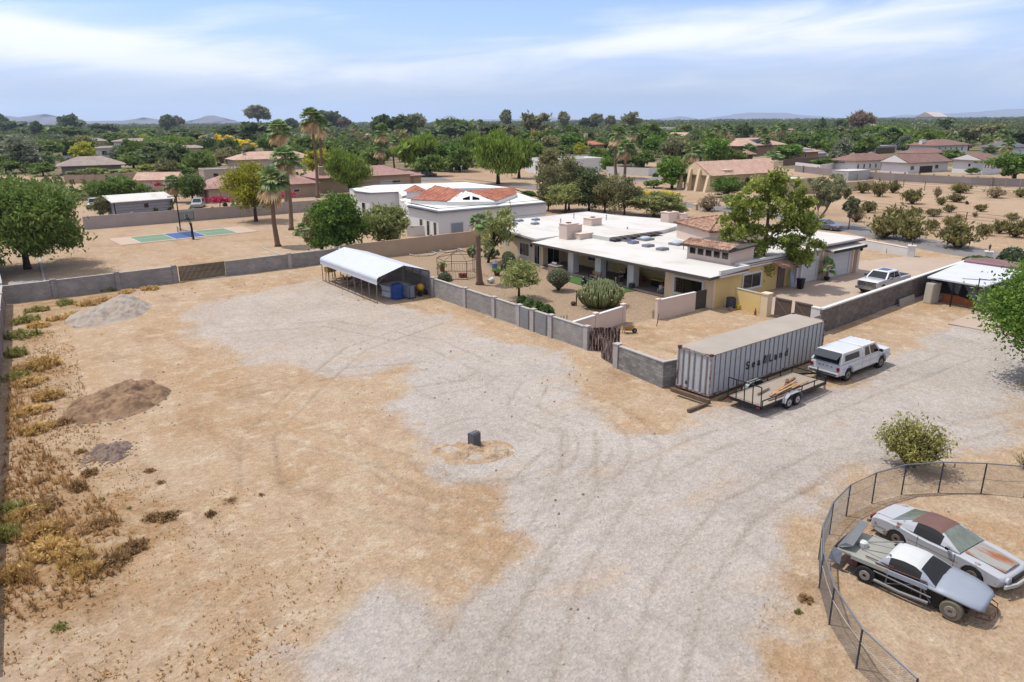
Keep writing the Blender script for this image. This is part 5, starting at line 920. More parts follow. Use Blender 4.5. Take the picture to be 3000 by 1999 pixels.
house('small grey metal shed before the brown wall on the right', 'garden_shed', cD(990, 415), (6, 4), 2.0, 'gu', -.1, M('shed_grey', (170, 172, 174)), M('shed_roof', (150, 158, 164), .5), .3, .2, cat='shed')
house('white flat shade structure beyond the annex in the field', 'shade_shed', cD(1195, 560), (8.5, 5), 2.4, 'flat', -.15, M('shade_white', (200, 198, 192)), roof_white, parap=.05, cat='shed')
# small far roofs scattered in the trees
rng = random.Random(77); farms = [wm, cream, wm]; farr = [saltile, greytile, roof_white, pinktile, roof_white]
for i, (x, y, s, desc) in enumerate(((255, 395, 26, 'at the far left among the trees'), (830, 397, 20, 'just left of the tall palms'), (870, 405, 26, 'behind the tall palms'), (745, 402, 22, 'above the yellow trees'), (930, 400, 20, 'right of the first tall palm'), (1050, 410, 24, 'above the chimney house'), (1260, 392, 22, 'upper middle'), (2150, 398, 26, 'left of the thin palm cluster'), (2330, 392, 30, 'above the solar house'), (2480, 385, 40, 'upper right, dark flat'), (2560, 378, 44, 'below the distant dome'), (2690, 372, 50, 'wide white, near horizon right'), (2800, 402, 30, 'above the two-storey white house'), (2900, 400, 34, 'near the right edge'), (610, 405, 24, 'behind the columnar shrubs'), (130, 385, 30, 'far left near the hill'), (1980, 400, 24, 'right of the centre palms'), (1560, 405, 24, 'behind the centre trees'))):
 rf = farr[i % 5]; house('small far house with '+('white' if rf is roof_white else 'tiled')+' roof '+desc, 'far_house', (x, y), (s*.62, s*.4), rng.uniform(3, 4), 'flat' if rf is roof_white else 'hip', rng.uniform(-.2, .2), rng.choice(farms), rf, .3, 1)
house('huge pale dome hall on the far right horizon', 'far_hall', (2735, 357), (130, 60), 16, 'gu', .1, M('hall_tan', (214, 196, 180)), M('hall_roof', (224, 212, 200)), .5, 2, cat='hall')
# shed with tarpaulin front by the right wall
ts = thing('lean_to_shed', 'open shed with white flat roof and torn dark tarpaulin front', 'shed', (66.8, 23.6, 0)); mb = MB(); slab(mb, [(0, 0, 2.25), (0, 4.6, 2.3), (9.4, 5.4, 2.5), (10.2, -.4, 2.4)], .12); obj('roof', mb, M('shed_white_roof', (226, 228, 232), .6, .06, .8), ts)
mb = MB(); [mb.bar((x, y, -.1), (x, y, 2.2), .1) for x, y in ((.1, .1), (.1, 2.4), (.1, 4.4), (9.3, .1), (9.2, 5.0))]; obj('posts', mb, blackmetal, ts)
drk = M('dark_tarp', (74, 74, 80), .7, .2, 3, .04, 10); mb = MB(); mb.box((1.6, -.2, .02), (9.2, 5.2, 2.15)); obj('interior', mb, M('interior_shade', (40, 40, 42), .9, .1), ts)  # solid dark block painted as the shade inside the open shed
def curtain(pts): mb = MB(); mb.add(pts, [tuple(range(len(pts)))]); o = obj('tarpaulin', mb, drk, ts); m_ = o.modifiers.new('t', 'SOLIDIFY'); m_.thickness = .02
curtain([(.05, 3.0, 2.2), (.2, 2.6, 1.4), (.25, 2.0, 1.1), (.05, 1.7, 2.2)]); curtain([(.05, 1.7, 2.2), (.15, 1.2, 1.5), (-.15, .1, .15), (-.1, -.6, .05), (.0, -.3, 2.2)])
mb = MB(); mb.tube([(-1.0, .1, 0), (-1.0, .1, 3.05)], .045); mb.tube([(-1.0, .1, 3.0), (-.3, -.9, 2.9)], .02); mb.bar((-1.3, 1.3, 2.85), (-.7, -.6, 2.95), .04); one('metal_post', mb, blackmetal, 'tall thin black metal post with a crossbar before the lean-to shed', 'post', (66.8, 23.6, 0))
mb = MB(); slab(mb, [(8.6, 5.2, 2.6), (8.9, .6, 2.6), (9.3, .6, 3.0), (9.2, 3.5, 3.1), (9.0, 5.2, 2.8)], .5); obj('canvas_cover', mb, M('mauve_canvas', (150, 112, 116), .8, .1), ts)
mb = MB(); mb.box((-.03, -1.45, 0), (.05, 1.45, .72)); mb.v = [(x+z*.18, y, z) for x, y, z in mb.v]; one('orange_board', mb, M('orange_board_paint', (196, 112, 42), .6, .12, 2), 'long orange board leaning at the shed opening', 'board', (68.3, 26.1, 0), .03)
cb_ = thing('white_cabinet', 'leaning white metal cabinet with rust streaks against the wall end', 'cabinet', (67.0, 27.7, 0), -.15); mb = MB(); mb.box((-.55, -.35, 0), (.55, .35, 1.8)); mb.v = [(x+z*.06, y, z) for x, y, z in mb.v]; obj('cabinet_body', mb, M('cabinet_white', (216, 206, 184), .6, .06, 1, col2=(150, 90, 56), fac=(.66, .76)), cb_); mb = MB(); mb.box((-.575, -.3, .08), (-.555, .3, 1.7)); mb.v = [(x+z*.06, y, z) for x, y, z in mb.v]; obj('door', mb, M('cabinet_white', (216,206,184)), cb_)
mb = MB(); mb.box((-1.5, -.05, 0), (1.5, .05, .62)); mb.v = [(x, y+z*.2, z) for x, y, z in mb.v]; one('concrete_slab', mb, concrete, 'grey concrete panel leaning on the foot of the block wall', 'concrete panel', (65.0, 28.75, 0), .055)
t = thing('steel_drum', 'grey drum lying below a yellow barrel in the shed opening', 'drum', (68.2, 27.6, 0)); mb = MB(); mb.lathe([(.3, -.4), (.3, .4)], 14, (0, 0, .32), Matrix.Rotation(R_(78), 3, 'Y')); obj('drum_body', mb, M('galv', (170, 174, 180), .5, .1), t)
t = thing('yellow_barrel', 'yellow barrel lying tilted behind the grey drum', 'barrel', (68.9, 27.9, .0)); mb = MB(); mb.lathe([(.26, -.5), (.28, 0), (.26, .5)], 14, (0, 0, .62), Matrix.Rotation(R_(60), 3, 'Y')); obj('barrel_body', mb, M('barrel_yellow', (206, 168, 70), .5, .1), t)
# ------------------------------------------------------------------ vegetation
def leafmesh(name, C, size, mat, rng, droop=0.0, aspect=1.6, jit=.5, norm=None):
 n = len(C); s = size*rng.uniform(1-jit, 1+jit, n)
 a = rng.normal(size=(n, 3)); a[:, 2] -= droop*2.2; a /= np.linalg.norm(a, axis=1)[:, None]
 b = rng.normal(size=(n, 3)); b = np.cross(a, b); b /= np.linalg.norm(b, axis=1)[:, None]
 A = a*(s*aspect/2)[:, None]; B = b*(s/2)[:, None]
 V = np.stack([C-A, C+B*.9-A*.1, C+A, C-B*.9+A*.1], 1).reshape(-1, 3)
 me = bpy.data.meshes.new(name); me.vertices.add(4*n); me.vertices.foreach_set('co', V.ravel()); me.loops.add(4*n); me.loops.foreach_set('vertex_index', np.arange(4*n, dtype=np.int32)); me.polygons.add(n); me.polygons.foreach_set('loop_start', np.arange(0, 4*n, 4, dtype=np.int32)); me.polygons.foreach_set('loop_total', np.full(n, 4, np.int32)); me.materials.append(mat); me.update(calc_edges=True)
 return me
KIND = dict(
 mesquite=dict(col=(100,122,56), hue=(124,146,70), leaf=.26, asp=2.4, droop=.5, nc=54, nl=190, cz=.56, rz=.42, rr=.52, cr=.20, th=.035),
 willow=dict(col=(120,147,63), hue=(147,171,70), leaf=.26, asp=3.0, droop=1.2, nc=52, nl=200, cz=.54, rz=.44, rr=.46, cr=.19, th=.035),
 ficus=dict(col=(84,122,46), hue=(120,150,62), leaf=.24, asp=1.4, droop=0, nc=56, nl=210, cz=.52, rz=.46, rr=.46, cr=.20, th=.04),
 dark=dict(col=(88,106,66), hue=(114,128,80), leaf=.30, asp=1.6, droop=.2, nc=52, nl=170, cz=.50, rz=.48, rr=.44, cr=.20, th=.03),
 olive=dict(col=(130,131,87), hue=(157,154,103), leaf=.24, asp=1.8, droop=.1, nc=54, nl=170, cz=.50, rz=.47, rr=.50, cr=.18, th=.03),
 bluegum=dict(col=(115,128,106), hue=(145,152,124), leaf=.26, asp=2, droop=.3, nc=50, nl=190, cz=.5, rz=.48, rr=.46, cr=.20, th=.03),
 euc=dict(col=(134,136,97), hue=(162,161,118), leaf=.26, asp=2, droop=.5, nc=26, nl=120, cz=.66, rz=.32, rr=.36, cr=.12, th=.022),
 paloverde=dict(col=(142,152,90), hue=(170,176,106), leaf=.20, asp=3.2, droop=.1, nc=50, nl=150, cz=.56, rz=.42, rr=.52, cr=.17, th=.03),
 yellow=dict(col=(221,191,28), hue=(255,228,48), leaf=.24, asp=1.4, droop=0, nc=46, nl=150, cz=.5, rz=.48, rr=.48, cr=.20, th=.03),
 lime=dict(col=(165,164,48), hue=(186,185,63), leaf=.24, asp=1.6, droop=.5, nc=52, nl=220, cz=.56, rz=.42, rr=.46, cr=.19, th=.03),
 bare=dict(col=(145,125,106), hue=(172,150,126), leaf=.16, asp=3.5, droop=-.3, nc=36, nl=60, cz=.62, rz=.36, rr=.42, cr=.14, th=.02))
def crownpts(k, H, R, rng, nc=None, nl=None, seedshape=0):
 d = KIND[k]; nc = nc or d['nc']; nl = nl or d['nl']; cz, rz = d['cz']*H, d['rz']*H
 cen = []; ph = rng.uniform(0, 6.28, 4)
 while len(cen) < nc:
  v = rng.normal(size=3); v /= np.linalg.norm(v); r = rng.uniform(.25, 1)**.5
  lump = .80+.22*math.sin(3*math.atan2(v[1], v[0])+ph[0])*math.cos(2.5*v[2]+ph[1])+.12*math.sin(5*math.atan2(v[1], v[0])+ph[2]+3*v[2])
  if v[2] < -.75 and rng.random() < .5: continue
  cen.append((v[0]*r*lump*R, v[1]*r*lump*R, cz+v[2]*r*lump*rz))
 cen = np.array(cen); sc = rng.uniform(.65, 1.35, nc); rc = d['cr']*min(R, H*.5)*2*.8
 P = np.concatenate([c+rng.normal(size=(int(nl*s), 3))*np.array([1, 1, .62])*rc*.5*s for c, s in zip(cen, sc)])
 P = P[P[:, 2] > .12*H]
 return cen, P
def trunkmesh(mb, k, H, cen, rng, lean=(0, 0), nb=9, forks=3, base=None):
 d = KIND[k]; r0 = d['th']*H*(base or 1); lows = cen[np.argsort(cen[:, 2])]; fz = min(.34*H, lows[0][2]*.8+.1)
 fk = Vector((lean[0]*.4, lean[1]*.4, fz)); mb.tube([(0, 0, -.15), (lean[0]*.1, lean[1]*.1, fz*.45), fk], [r0*1.25, r0*.95, r0*.8], 8)
 pick = [cen[i] for i in rng.choice(len(cen), min(nb, len(cen)), replace=False)]
 for c in pick:
  c = Vector(c); m = fk.lerp(c, .5)+Vector((rng.normal()*.05*H, rng.normal()*.05*H, rng.uniform(0, .06)*H)); mb.tube([fk, fk.lerp(m, .5)+Vector((0, 0, .03*H)), m, c], [r0*.6, r0*.42, r0*.28, r0*.10], 6, caps=False)
  for _ in range(2): c2 = Vector(cen[rng.integers(len(cen))]); 
  n2 = min(range(len(cen)), key=lambda i: (Vector(cen[i])-m).length+rng.random()*.1*H); mb.tube([m, Vector(cen[n2])], [r0*.2, r0*.06], 5, caps=False)
def build_tree(k, H, R, seed, name, label, loc, parts=True, nc=None, nl=None, leaf=1.0, group=None, lean=(0, 0), nb=9, cat='tree', trunkm=None, base=1, extra=None):
 rng = np.random.default_rng(seed); cen, P = crownpts(k, H, R, rng, nc, nl); cen += np.outer(cen[:, 2]/H, (*lean, 0)); P += np.outer(P[:, 2]/H, (*lean, 0))
 t = thing(name, label, cat, loc, 0, group); mb = MB(); trunkmesh(mb, k, H, cen, rng, lean, nb, base=base); obj('trunk', mb, trunkm or (barkdark if k in ('mesquite', 'willow', 'dark') else bark), t, smooth=True)
 d = KIND[k]; lm = leafmesh('crown', P, d['leaf']*leaf, Mleaf('leaf_'+k, d['col'], hue=d['hue']), rng, d['droop'], d['asp']); obj('crown', lm, None, t); t['H'] = H; t['R'] = R; return t
NAMES = dict(mesquite='mesquite_tree', willow='acacia_tree', ficus='ficus_tree', dark='evergreen_tree', olive='olive_tree', bluegum='gum_tree', euc='eucalyptus_tree', paloverde='palo_verde_tree', yellow='yellow_acacia_tree', lime='sumac_tree', bare='bare_tree')
PROTO = {}
def place_tree(k, base, top, wpx, label, group=None, rz=None, z=0, far=None):
 P = G(base); H = max(1.2, HT(base, (base[0], top))); dist = math.hypot(P.x, P.y); R = wpx*MPP(base)/2; lod = 0 if dist < 170 else (1 if dist < 420 else 2); rng = random.Random(int(base[0])*31+int(base[1])*7+len(k))
 v = rng.randrange(3); key = (k, lod, v)
 if key not in PROTO:
  PROTO[key] = build_tree(k, 8.0, 8.0*KIND[k]['rr'], 100+v*7+lod*31+len(k), NAMES[k], label, P, nc=(None, 36, 22)[lod], nl=(None, 90, 60)[lod], leaf=(1.0, 1.9, 3.2)[lod], nb=(9, 6, 4)[lod], group=group); t = PROTO[key]; t['used'] = 1
 else: t = dup(PROTO[key], P, 0, label, group)
 if 'group' in t.keys() and not group: del t['group']
 d = KIND[k]; t.location = P; t.rotation_euler[2] = rng.uniform(0, 6.28) if rz is None else rz; sr = R/(8*d['rr']*.86); t.scale = (sr, sr, H/8.0); return t
T = place_tree
# --- hero trees near the lot
def hero(k, at, top, wpx, label, seed, nc, nl, leaf, **kw):
 P = G(at); H = HT(at, (at[0], top)); R = wpx*MPP(at)/2; return build_tree(k, H, R, seed, NAMES[k], label, P, nc=nc, nl=nl, leaf=leaf, nb=14, **kw)
KIND['mesquite2'] = dict(KIND['mesquite'], cz=.55, rz=.47, rr=.5, cr=.2); NAMES['mesquite2'] = 'mesquite_tree'
hero('mesquite2', cE(212, 622), 505, 385, 'huge spreading mesquite tree at the left edge beyond the grey wall', 5, 95, 520, .78)
hero('lime', cB(472, 1158), cB(0, 590)[1], 150, 'yellow-green drooping tree beside the sports court before the grey wall', 6, 60, 240, .9)
hero('willow', cB(1362, 912), cB(0, 445)[1], 112, 'bright green windblown tree before the pink-roofed chimney house', 7, 56, 260, .9, lean=(-2.2, .6))
hero('ficus', (990, 752), cF(0, 30)[1], 150, 'tall dense bright green tree directly behind the carport corner', 8, 85, 330, .95, base=.6)
hero('olive', (945, 742), cF(0, 90)[1], 100, 'greyer green tree growing into the bright tree behind the carport', 9, 46, 220, 1.0)
hero('paloverde', cF(965, 632), cF(0, 135)[1], 142, 'airy palo verde with many thin stems between carport and white house', 10, 60, 210, .9, base=.55)
hero('paloverde', cF(2020, 768), cF(0, 150)[1], 120, 'thin-leaved dark-trunked tree behind the garden palm', 11, 40, 75, .8, lean=(AR[0]*1.6, AR[1]*1.6), base=.7, trunkm=barkdark)
hero('paloverde', cG(235, 985), cG(0, 580)[1], 150, 'small airy palo verde in the gravel garden with splayed dark trunk', 12, 40, 60, .62, base=1.0, trunkm=barkdark)
hero('willow', cC(500, 815), cC(0, 310)[1], 138, 'broad weeping tree across the street above the white house roof', 13, 60, 230, 1.2)
hero('willow', cC(692, 762), cC(0, 350)[1], 92, 'second weeping tree just right of the broad one across the street', 14, 44, 200, 1.2)
def front_tree():
 P = G(cH(955, 885)); t = thing('carrotwood_tree', 'large green tree with twisting bare lower limbs before the garage', 'tree', P); rng = np.random.default_rng(3)
 rt = Vector((AR[0], AR[1], 0)).normalized(); fw = Vector((rt.y*-1, rt.x, 0)); m = lambda dx, z, dy=0: rt*dx+fw*dy+Vector((0, 0, z))
 k = MPP(cH(955, 885))/3.336  # metres per crop pixel
 def c(x, y, dy=0): return m((x-955)*k, (885-y)*k*.97, dy)
 mb = MB(); r = .30
 limbs = [([c(985,890), c(1000,780), c(1020,690), c(1060,640), c(1150,640), c(1230,650), c(1300,680)], [.42,.32,.28,.2,.15,.1,.04]), ([c(1020,690), c(1100,600,.5), c(1180,570,.6), c(1250,520,.6)], [.22,.14,.1,.04]), ([c(940,880,-.3), c(900,800,-.4), c(840,740,-.5), c(760,700,-.5), c(690,690,-.5), c(650,740,-.6)], [.36,.26,.2,.16,.13,.06]),
  ([c(700,690,-.5), c(690,600,-.5), c(690,500,-.3)], [.12,.08,.03]), ([c(960,880,.3), c(935,700,.2), c(930,500,.3), c(945,300,.2), c(940,120,.2), c(930,-60,.2), c(940,-220,.2)], [.3,.24,.2,.16,.12,.08,.03]),
  ([c(935,480), c(1010,350,.5), c(1060,260,.6), c(1150,180,.6)], [.14,.1,.06,.03]), ([c(932,520), c(830,420,-.4), c(720,380,-.5), c(620,350,-.4)], [.14,.1,.06,.03]), ([c(935,200), c(1030,60,.3), c(1100,40,.2)], [.1,.06,.03])]
 for pts, rs in limbs: mb.tube(pts, rs, 8)
 obj('trunk', mb, M('tan_bark', (116, 94, 76), .95, .3, 4, .08, 18), t, smooth=True); cl = []
 for x, y, rx, ry, n in ((930,-200,110,90,7),(820,-60,150,110,11),(1080,-70,140,110,11),(700,60,130,100,9),(930,80,170,120,13),(1180,90,130,120,10),(620,250,130,110,10),(780,280,130,100,9),(1100,250,170,110,11),(1300,200,110,100,7),(560,420,90,90,6),(680,460,70,60,4),(860,560,110,110,9),(920,740,70,90,7),(1100,440,150,90,9),(1290,420,130,110,9),(1330,560,80,70,5),(1210,560,60,40,3),(1390,310,60,60,3),(860,430,90,70,5),(900,640,90,70,5)):
  for _ in range(n):
   a = rng.uniform(0, 6.28); q = rng.uniform(0, 1)**.5; cl.append((c(x+rx*q*math.cos(a), y+ry*q*math.sin(a), rng.uniform(-1, 1)*rx*k*1.3), 45*k*rng.uniform(.7, 1.3)))
 Pt = np.concatenate([np.array(p)+rng.normal(size=(112, 3))*s*np.array([.62, .62, .5]) for p, s in cl]); d = KIND['ficus']
 obj('crown', leafmesh('crown', Pt, .19, Mleaf('leaf_carrotwood', (138, 152, 62), hue=(176, 188, 88)), rng, .1, 1.7), None, t)
front_tree()
P = G((3120, 1120)); build_tree('ficus', 8.6, 4.6, 44, 'ficus_tree', 'bright green tree reaching in from the right edge over the gravel', P, nc=120, nl=400, leaf=.6, lean=(-1.3, .8), nb=14)
# --- palms
def palm_proto(seed, H, label, name='fan_palm', skirt=1.0, fr=1.0, wind=.5, thin=1.0, green=(118, 142, 78)):
 rng = random.Random(seed); t = thing(name, label, 'palm tree', (0, 0, 0)); mb = MB(); bx, by = rng.uniform(-.35, .35), rng.uniform(-.3, .3)
 mb.tube([(0, 0, -.1), (bx*.2, by*.2, .4), (bx*.8, by*.8, H*.35), (bx*.6, by*.6, H*.7), (0, 0, H)], [.36*thin, .24*thin, .19*thin, .17*thin, .2*thin], 8); obj('trunk', mb, M('palm_bark', (140, 112, 90), .95, .25, 5, .08, 14, stretch=(1, 1, 6)), t, smooth=True)
 W = Vector((AR[0], AR[1], 0))
 def frond(mb, az, el, L, droopk, width=1.0):
  d = Vector((math.cos(az)*math.cos(el), math.sin(az)*math.cos(el), math.sin(el))); d = (d+W*wind*.4).normalized(); side = d.cross(Vector((0, 0, 1))); side = side.normalized() if side.length > .05 else Vector((1, 0, 0)); upv = side.cross(d)
  p0 = Vector((0, 0, H)); p1 = p0+d*L*.45-Vector((0, 0, droopk*.12*L)); mb.tube([p0, p1], [.03, .015], 4, caps=False)
  for j in range(-6, 7):
   a = j/6*1.35; bd = (d*math.cos(a)+side*math.sin(a)).normalized(); bl = L*.62*(1-.28*abs(j)/6)*rng.uniform(.85, 1.1); q1 = p1+bd*bl*.55-Vector((0, 0, droopk*.10*bl)); q2 = p1+bd*bl+Vector((0, 0, -droopk*.42*bl))+W*wind*.1; w_ = .07*width*L*.9; n_ = bd.cross(upv).normalized()*w_
   mb.add([p1, q1-n_, q2, q1+n_], [(0, 1, 2, 3)])
 mb = MB()
 for i in range(int(34*fr)): frond(mb, i*2.4+rng.uniform(-.3, .3), rng.choice((1.2, .9, .6, .3, .0, -.3))+rng.uniform(-.15, .15), 1.7*rng.uniform(.8, 1.1), 1.0)
 obj('frond_crown', mb, Mleaf('leaf_palm', green, hue=tuple(min(255, c+26) for c in green), trans=.25), t)
 if skirt:
  mb = MB(); W2 = W; 
  wind_, wind = wind, -.8
  for i in range(int(22*skirt)): frond(mb, i*2.4+rng.uniform(-.3, .3), rng.uniform(-1.3, -.55), 1.6*rng.uniform(.7, 1.15), 1.2)
  obj('dry_skirt', mb, Mleaf('leaf_dry', (226, 194, 142), hue=(246, 220, 172), trans=.3), t)
 t['H'] = H; return t
palms = [palm_proto(s, 10, 'tall fan palm') for s in (1, 2, 3)]; pused = [0, 0, 0]
def palm(base, top, label, group='tall fan palms', wide=1.0):
 P = G(base); H = HT(base, (base[0], top)); i = int(base[0]*7) % 3; sc = 1.25*wide; tr = H-1.2*sc
 t = palms[i] if not pused[i] else dup(palms[i], P, 0, label, group); pused[i] = 1; t.location = P; t.scale = (sc, sc, tr/10.0); tag(t, label, None, group)
 for ch in t.children:
  if ch.type == 'MESH' and ch.name.split('.')[0] != 'trunk': ch.scale = (1, 1, sc*10/tr); ch.location = (0, 0, 10*(1-sc*10/tr))
 return t
Ls = {}
for b, tp, lb, wd in (((815, 722), 480, 'leaning fan palm nearest the grey wall with tan skirt', 1.25), ((853, 674), 418, 'taller slim palm just behind the leaning one', 1.25), ((838, 600), 343, 'palm with drooping tan skirt left of the tallest pair', 1.3), ((931, 580), 308, 'tallest dark-headed palm of the pair above the tan house', 1.4), ((954, 557), 336, 'right palm of the tallest pair with wide dry skirt', 1.4),
 (cB(1655, 822), cB(0, 245)[1], 'tall thin palm right of the chimney house', 1.3), (cB(1635, 822), cB(0, 400)[1], 'shorter palm touching the thin tall one', 1.2), (cB(1745, 686), cB(0, 355)[1], 'palm leaning at the street corner behind', 1.2), (cB(1550, 640), cB(0, 425)[1], 'small palm left of the thin group', 1.2), (cB(1375, 430), cB(0, 250)[1], 'distant palm above the house with two chimneys', 1.6), (cB(1440, 440), cB(0, 305)[1], 'short distant palm beside a pale roof', 1.5), (cB(1280, 450), cB(0, 330)[1], 'small distant palm left of centre', 1.5),
 (cC(1586, 756), cC(0, 265)[1], 'left tall palm with pale skirt above the white curved wall', 1.5), (cC(1662, 766), cC(0, 385)[1], 'right leaning palm above the white curved wall', 1.5), (cC(1730, 560), cC(0, 270)[1], 'palm head behind the right leaning palm', 1.7),
 (cD(165, 592), cD(0, 295)[1], 'tall palm left of the buttressed house', 1.4), (cD(147, 588), cD(0, 415)[1], 'short palm at the foot of the tall palm left of the buttressed house', 1.3), (cD(322, 402), cD(0, 180)[1], 'very thin palm, leftmost of the thin cluster', 1.5), (cD(355, 385), cD(0, 195)[1], 'very thin palm, second of the thin cluster', 1.5), (cD(387, 370), cD(0, 175)[1], 'very thin palm, third of the thin cluster', 1.5), (cD(412, 350), cD(0, 200)[1], 'very thin palm, rightmost of the thin cluster', 1.5),
 (cD(617, 385), cD(0, 190)[1], 'tall palm before the solar roof, left one', 1.5), (cD(640, 392), cD(0, 250)[1], 'stout palm beside the gazebo', 1.5), (cD(700, 330), cD(0, 200)[1], 'palm behind the solar roof', 1.6), (cD(742, 345), cD(0, 165)[1], 'leaning palm on the solar house right part', 1.8), (cD(870, 295), cD(0, 200)[1], 'green palm behind the long tan house', 1.8), (cD(955, 285), cD(0, 195)[1], 'left palm of the far twin pair', 1.9), (cD(978, 290), cD(0, 185)[1], 'right palm of the far twin pair', 1.9),
 (cA(1610, 982), cA(0, 715)[1], 'small palm behind the lamp pole by the brown wall', 1.1), (cA(1390, 470), cA(0, 330)[1], 'palm head against the white villa roof', 2.0), (cD(2190, 375), cD(0, 215)[1], 'leaning palm near the right edge', 1.8), (cD(2230, 412), cD(0, 275)[1], 'short leaning palm near the right edge', 1.6), (cD(545, 400), cD(0, 305)[1], 'palm in front of the tan wall left of the gazebo', 1.8), (cD(1090, 345), cD(0, 215)[1], 'green palm right of the solar house', 1.8), (cC(2000, 470), cC(0, 310)[1], 'palm left of the modern white house', 2.2), (cC(740, 450), cC(0, 300)[1], 'palm with pale skirt in the centre trees', 2.0), (cC(340, 400), cC(0, 215)[1], 'palm above the broad weeping tree', 2.0), (cB(1860, 420), cB(0, 265)[1], 'palm with tan skirt above the bright green tree', 2.0)):
 palm(b, tp, lb, wide=wd)
for i in range(3):
 if not pused[i]: bpy.data.objects.remove(palms[i])
Pn = G(cF(1938, 988)); gp_ = palm_proto(31, 6.4, 'rough-trunked fan palm with bright crown standing in the garden', skirt=.3, fr=.75, wind=.1, thin=1.4, green=(104, 138, 60)); gp_.location = Pn
for ch in gp_.children:
 if not ch.name.startswith('trunk'): ch.scale = (.78,)*3; ch.location = (0, 0, 6.4*.22)
for b, tp, lb, s in ((cF(140, 480), cF(0, 320)[1], 'low spreading palm left of the tree behind the carport', .9), (cD(700, 440), cD(0, 350)[1], 'low wide palm right of the gazebo', 2.0), (cA(700, 965), cA(0, 820)[1], 'low dark palm by the brown garden wall', 1.1), (cC(0, 700), cC(0, 610)[1], 'low palm beside the parked black car', 1.2)):
 p = palm_proto(int(b[0]), 1.2, lb, 'low_palm', skirt=0, fr=.8, wind=.1, thin=1.2); p.location = G(b); q = HT(b, (b[0], tp))/2.6; p.scale = (q*1.2, q*1.2, q)
# --- individually placed trees: kind, base, top, width in photo pixels, label
A, B_c, C_c, D_c = cA, cB, cC, cD; W3 = 1/3.137; WD = 1/2.241
def ta(k, x, y, t, w, l): T(k, cA(x, y), cA(x, t)[1], w*W3, l)
def tb(k, x, y, t, w, l): T(k, cB(x, y), cB(x, t)[1], w*W3, l)
def tcx(k, x, y, t, w, l): T(k, cC(x, y), cC(x, t)[1], w*W3, l)
def td(k, x, y, t, w, l): T(k, cD(x, y), cD(x, t)[1], w*WD, l)
for a in (('bluegum', 240, 705, 385, 270, 'big blue-grey tree left of the grey pavilion'), ('bluegum', 70, 560, 330, 240, 'pale blue-grey tree at the far left edge'), ('dark', 30, 350, 160, 110, 'dark tree at the left edge by the hills'), ('dark', 150, 370, 215, 230, 'broad dark tree before the left hill'), ('dark', 650, 360, 160, 190, 'tall dark tree rising between the left hills'), ('mesquite', 450, 560, 395, 220, 'green tree left of the yellow blossom tree'), ('mesquite', 60, 720, 560, 260, 'green shrubby tree above the huge mesquite'), ('mesquite', 400, 740, 610, 200, 'low green tree touching the grey pavilion left side'), ('yellow', 560, 512, 425, 140, 'small yellow blossoming tree above the columnar hedge'),
 ('dark', 650, 505, 378, 200, 'dark round tree right of the small yellow tree'), ('dark', 745, 495, 355, 110, 'narrow dark tree before the far solar house'), ('olive', 840, 512, 415, 140, 'grey green tree left of the white villa'), ('mesquite', 620, 400, 270, 300, 'wide green tree below the tall dark tree'), ('mesquite', 1070, 425, 330, 260, 'green tree behind the white villa left part'), ('dark', 1465, 660, 415, 360, 'large dark tree in front of the white villa'), ('mesquite', 1230, 672, 530, 270, 'green bushy tree under the white villa wall'), ('lime', 1350, 712, 628, 150, 'small yellow-green bush-tree right of the pavilion'),
 ('paloverde', 880, 742, 655, 190, 'yellow-green shrub tree before the pavilion wall'), ('paloverde', 1110, 738, 672, 230, 'long low yellow-green shrub right of the pavilion'), ('olive', 690, 742, 690, 150, 'low olive shrub at the pavilion corner'), ('olive', 1540, 785, 560, 190, 'airy grey-green tree above the gabled garage'), ('mesquite', 1650, 765, 630, 200, 'leafy tree between gabled garage and beige house'), ('mesquite', 1720, 672, 495, 260, 'light green tree above the beige flat house'), ('lime', 1870, 672, 555, 150, 'yellow-green tree beside the beige flat house roof'), ('mesquite', 990, 1005, 750, 300, 'left half of the feathery tree pair above the metal shed'), ('mesquite', 1160, 985, 742, 270, 'right half of the feathery tree pair above the metal shed'),
 ('mesquite', 1775, 985, 722, 245, 'round feathery tree behind the silver van'), ('olive', 950, 1110, 930, 150, 'scrubby bush at the left end of the metal shed'), ('yellow', 1890, 500, 365, 130, 'leftmost tree of the yellow blossom row'), ('yellow', 1980, 500, 350, 140, 'second tree of the yellow blossom row'), ('yellow', 2080, 500, 358, 140, 'third tree of the yellow blossom row'), ('yellow', 2190, 505, 385, 130, 'fourth tree of the yellow blossom row'), ('yellow', 2280, 515, 400, 140, 'rightmost tree of the yellow blossom row'), ('olive', 2290, 545, 450, 130, 'olive bush below the rightmost yellow tree'),
 ('dark', 1560, 345, 165, 130, 'tall dark rounded tree left of the small hill'), ('bare', 1650, 340, 180, 110, 'leafless grey tree next to the tall rounded one'), ('dark', 1700, 475, 300, 360, 'wide dark tree mass left of the yellow row'), ('dark', 360, 400, 225, 100, 'dark narrow tree before the left hill'), ('mesquite', 1290, 400, 290, 220, 'green tree behind the villa palm'), ('dark', 960, 380, 240, 220, 'dark tree mid-distance above the far solar house'), ('mesquite', 2050, 360, 290, 200, 'green tree above the yellow row')): ta(*a)
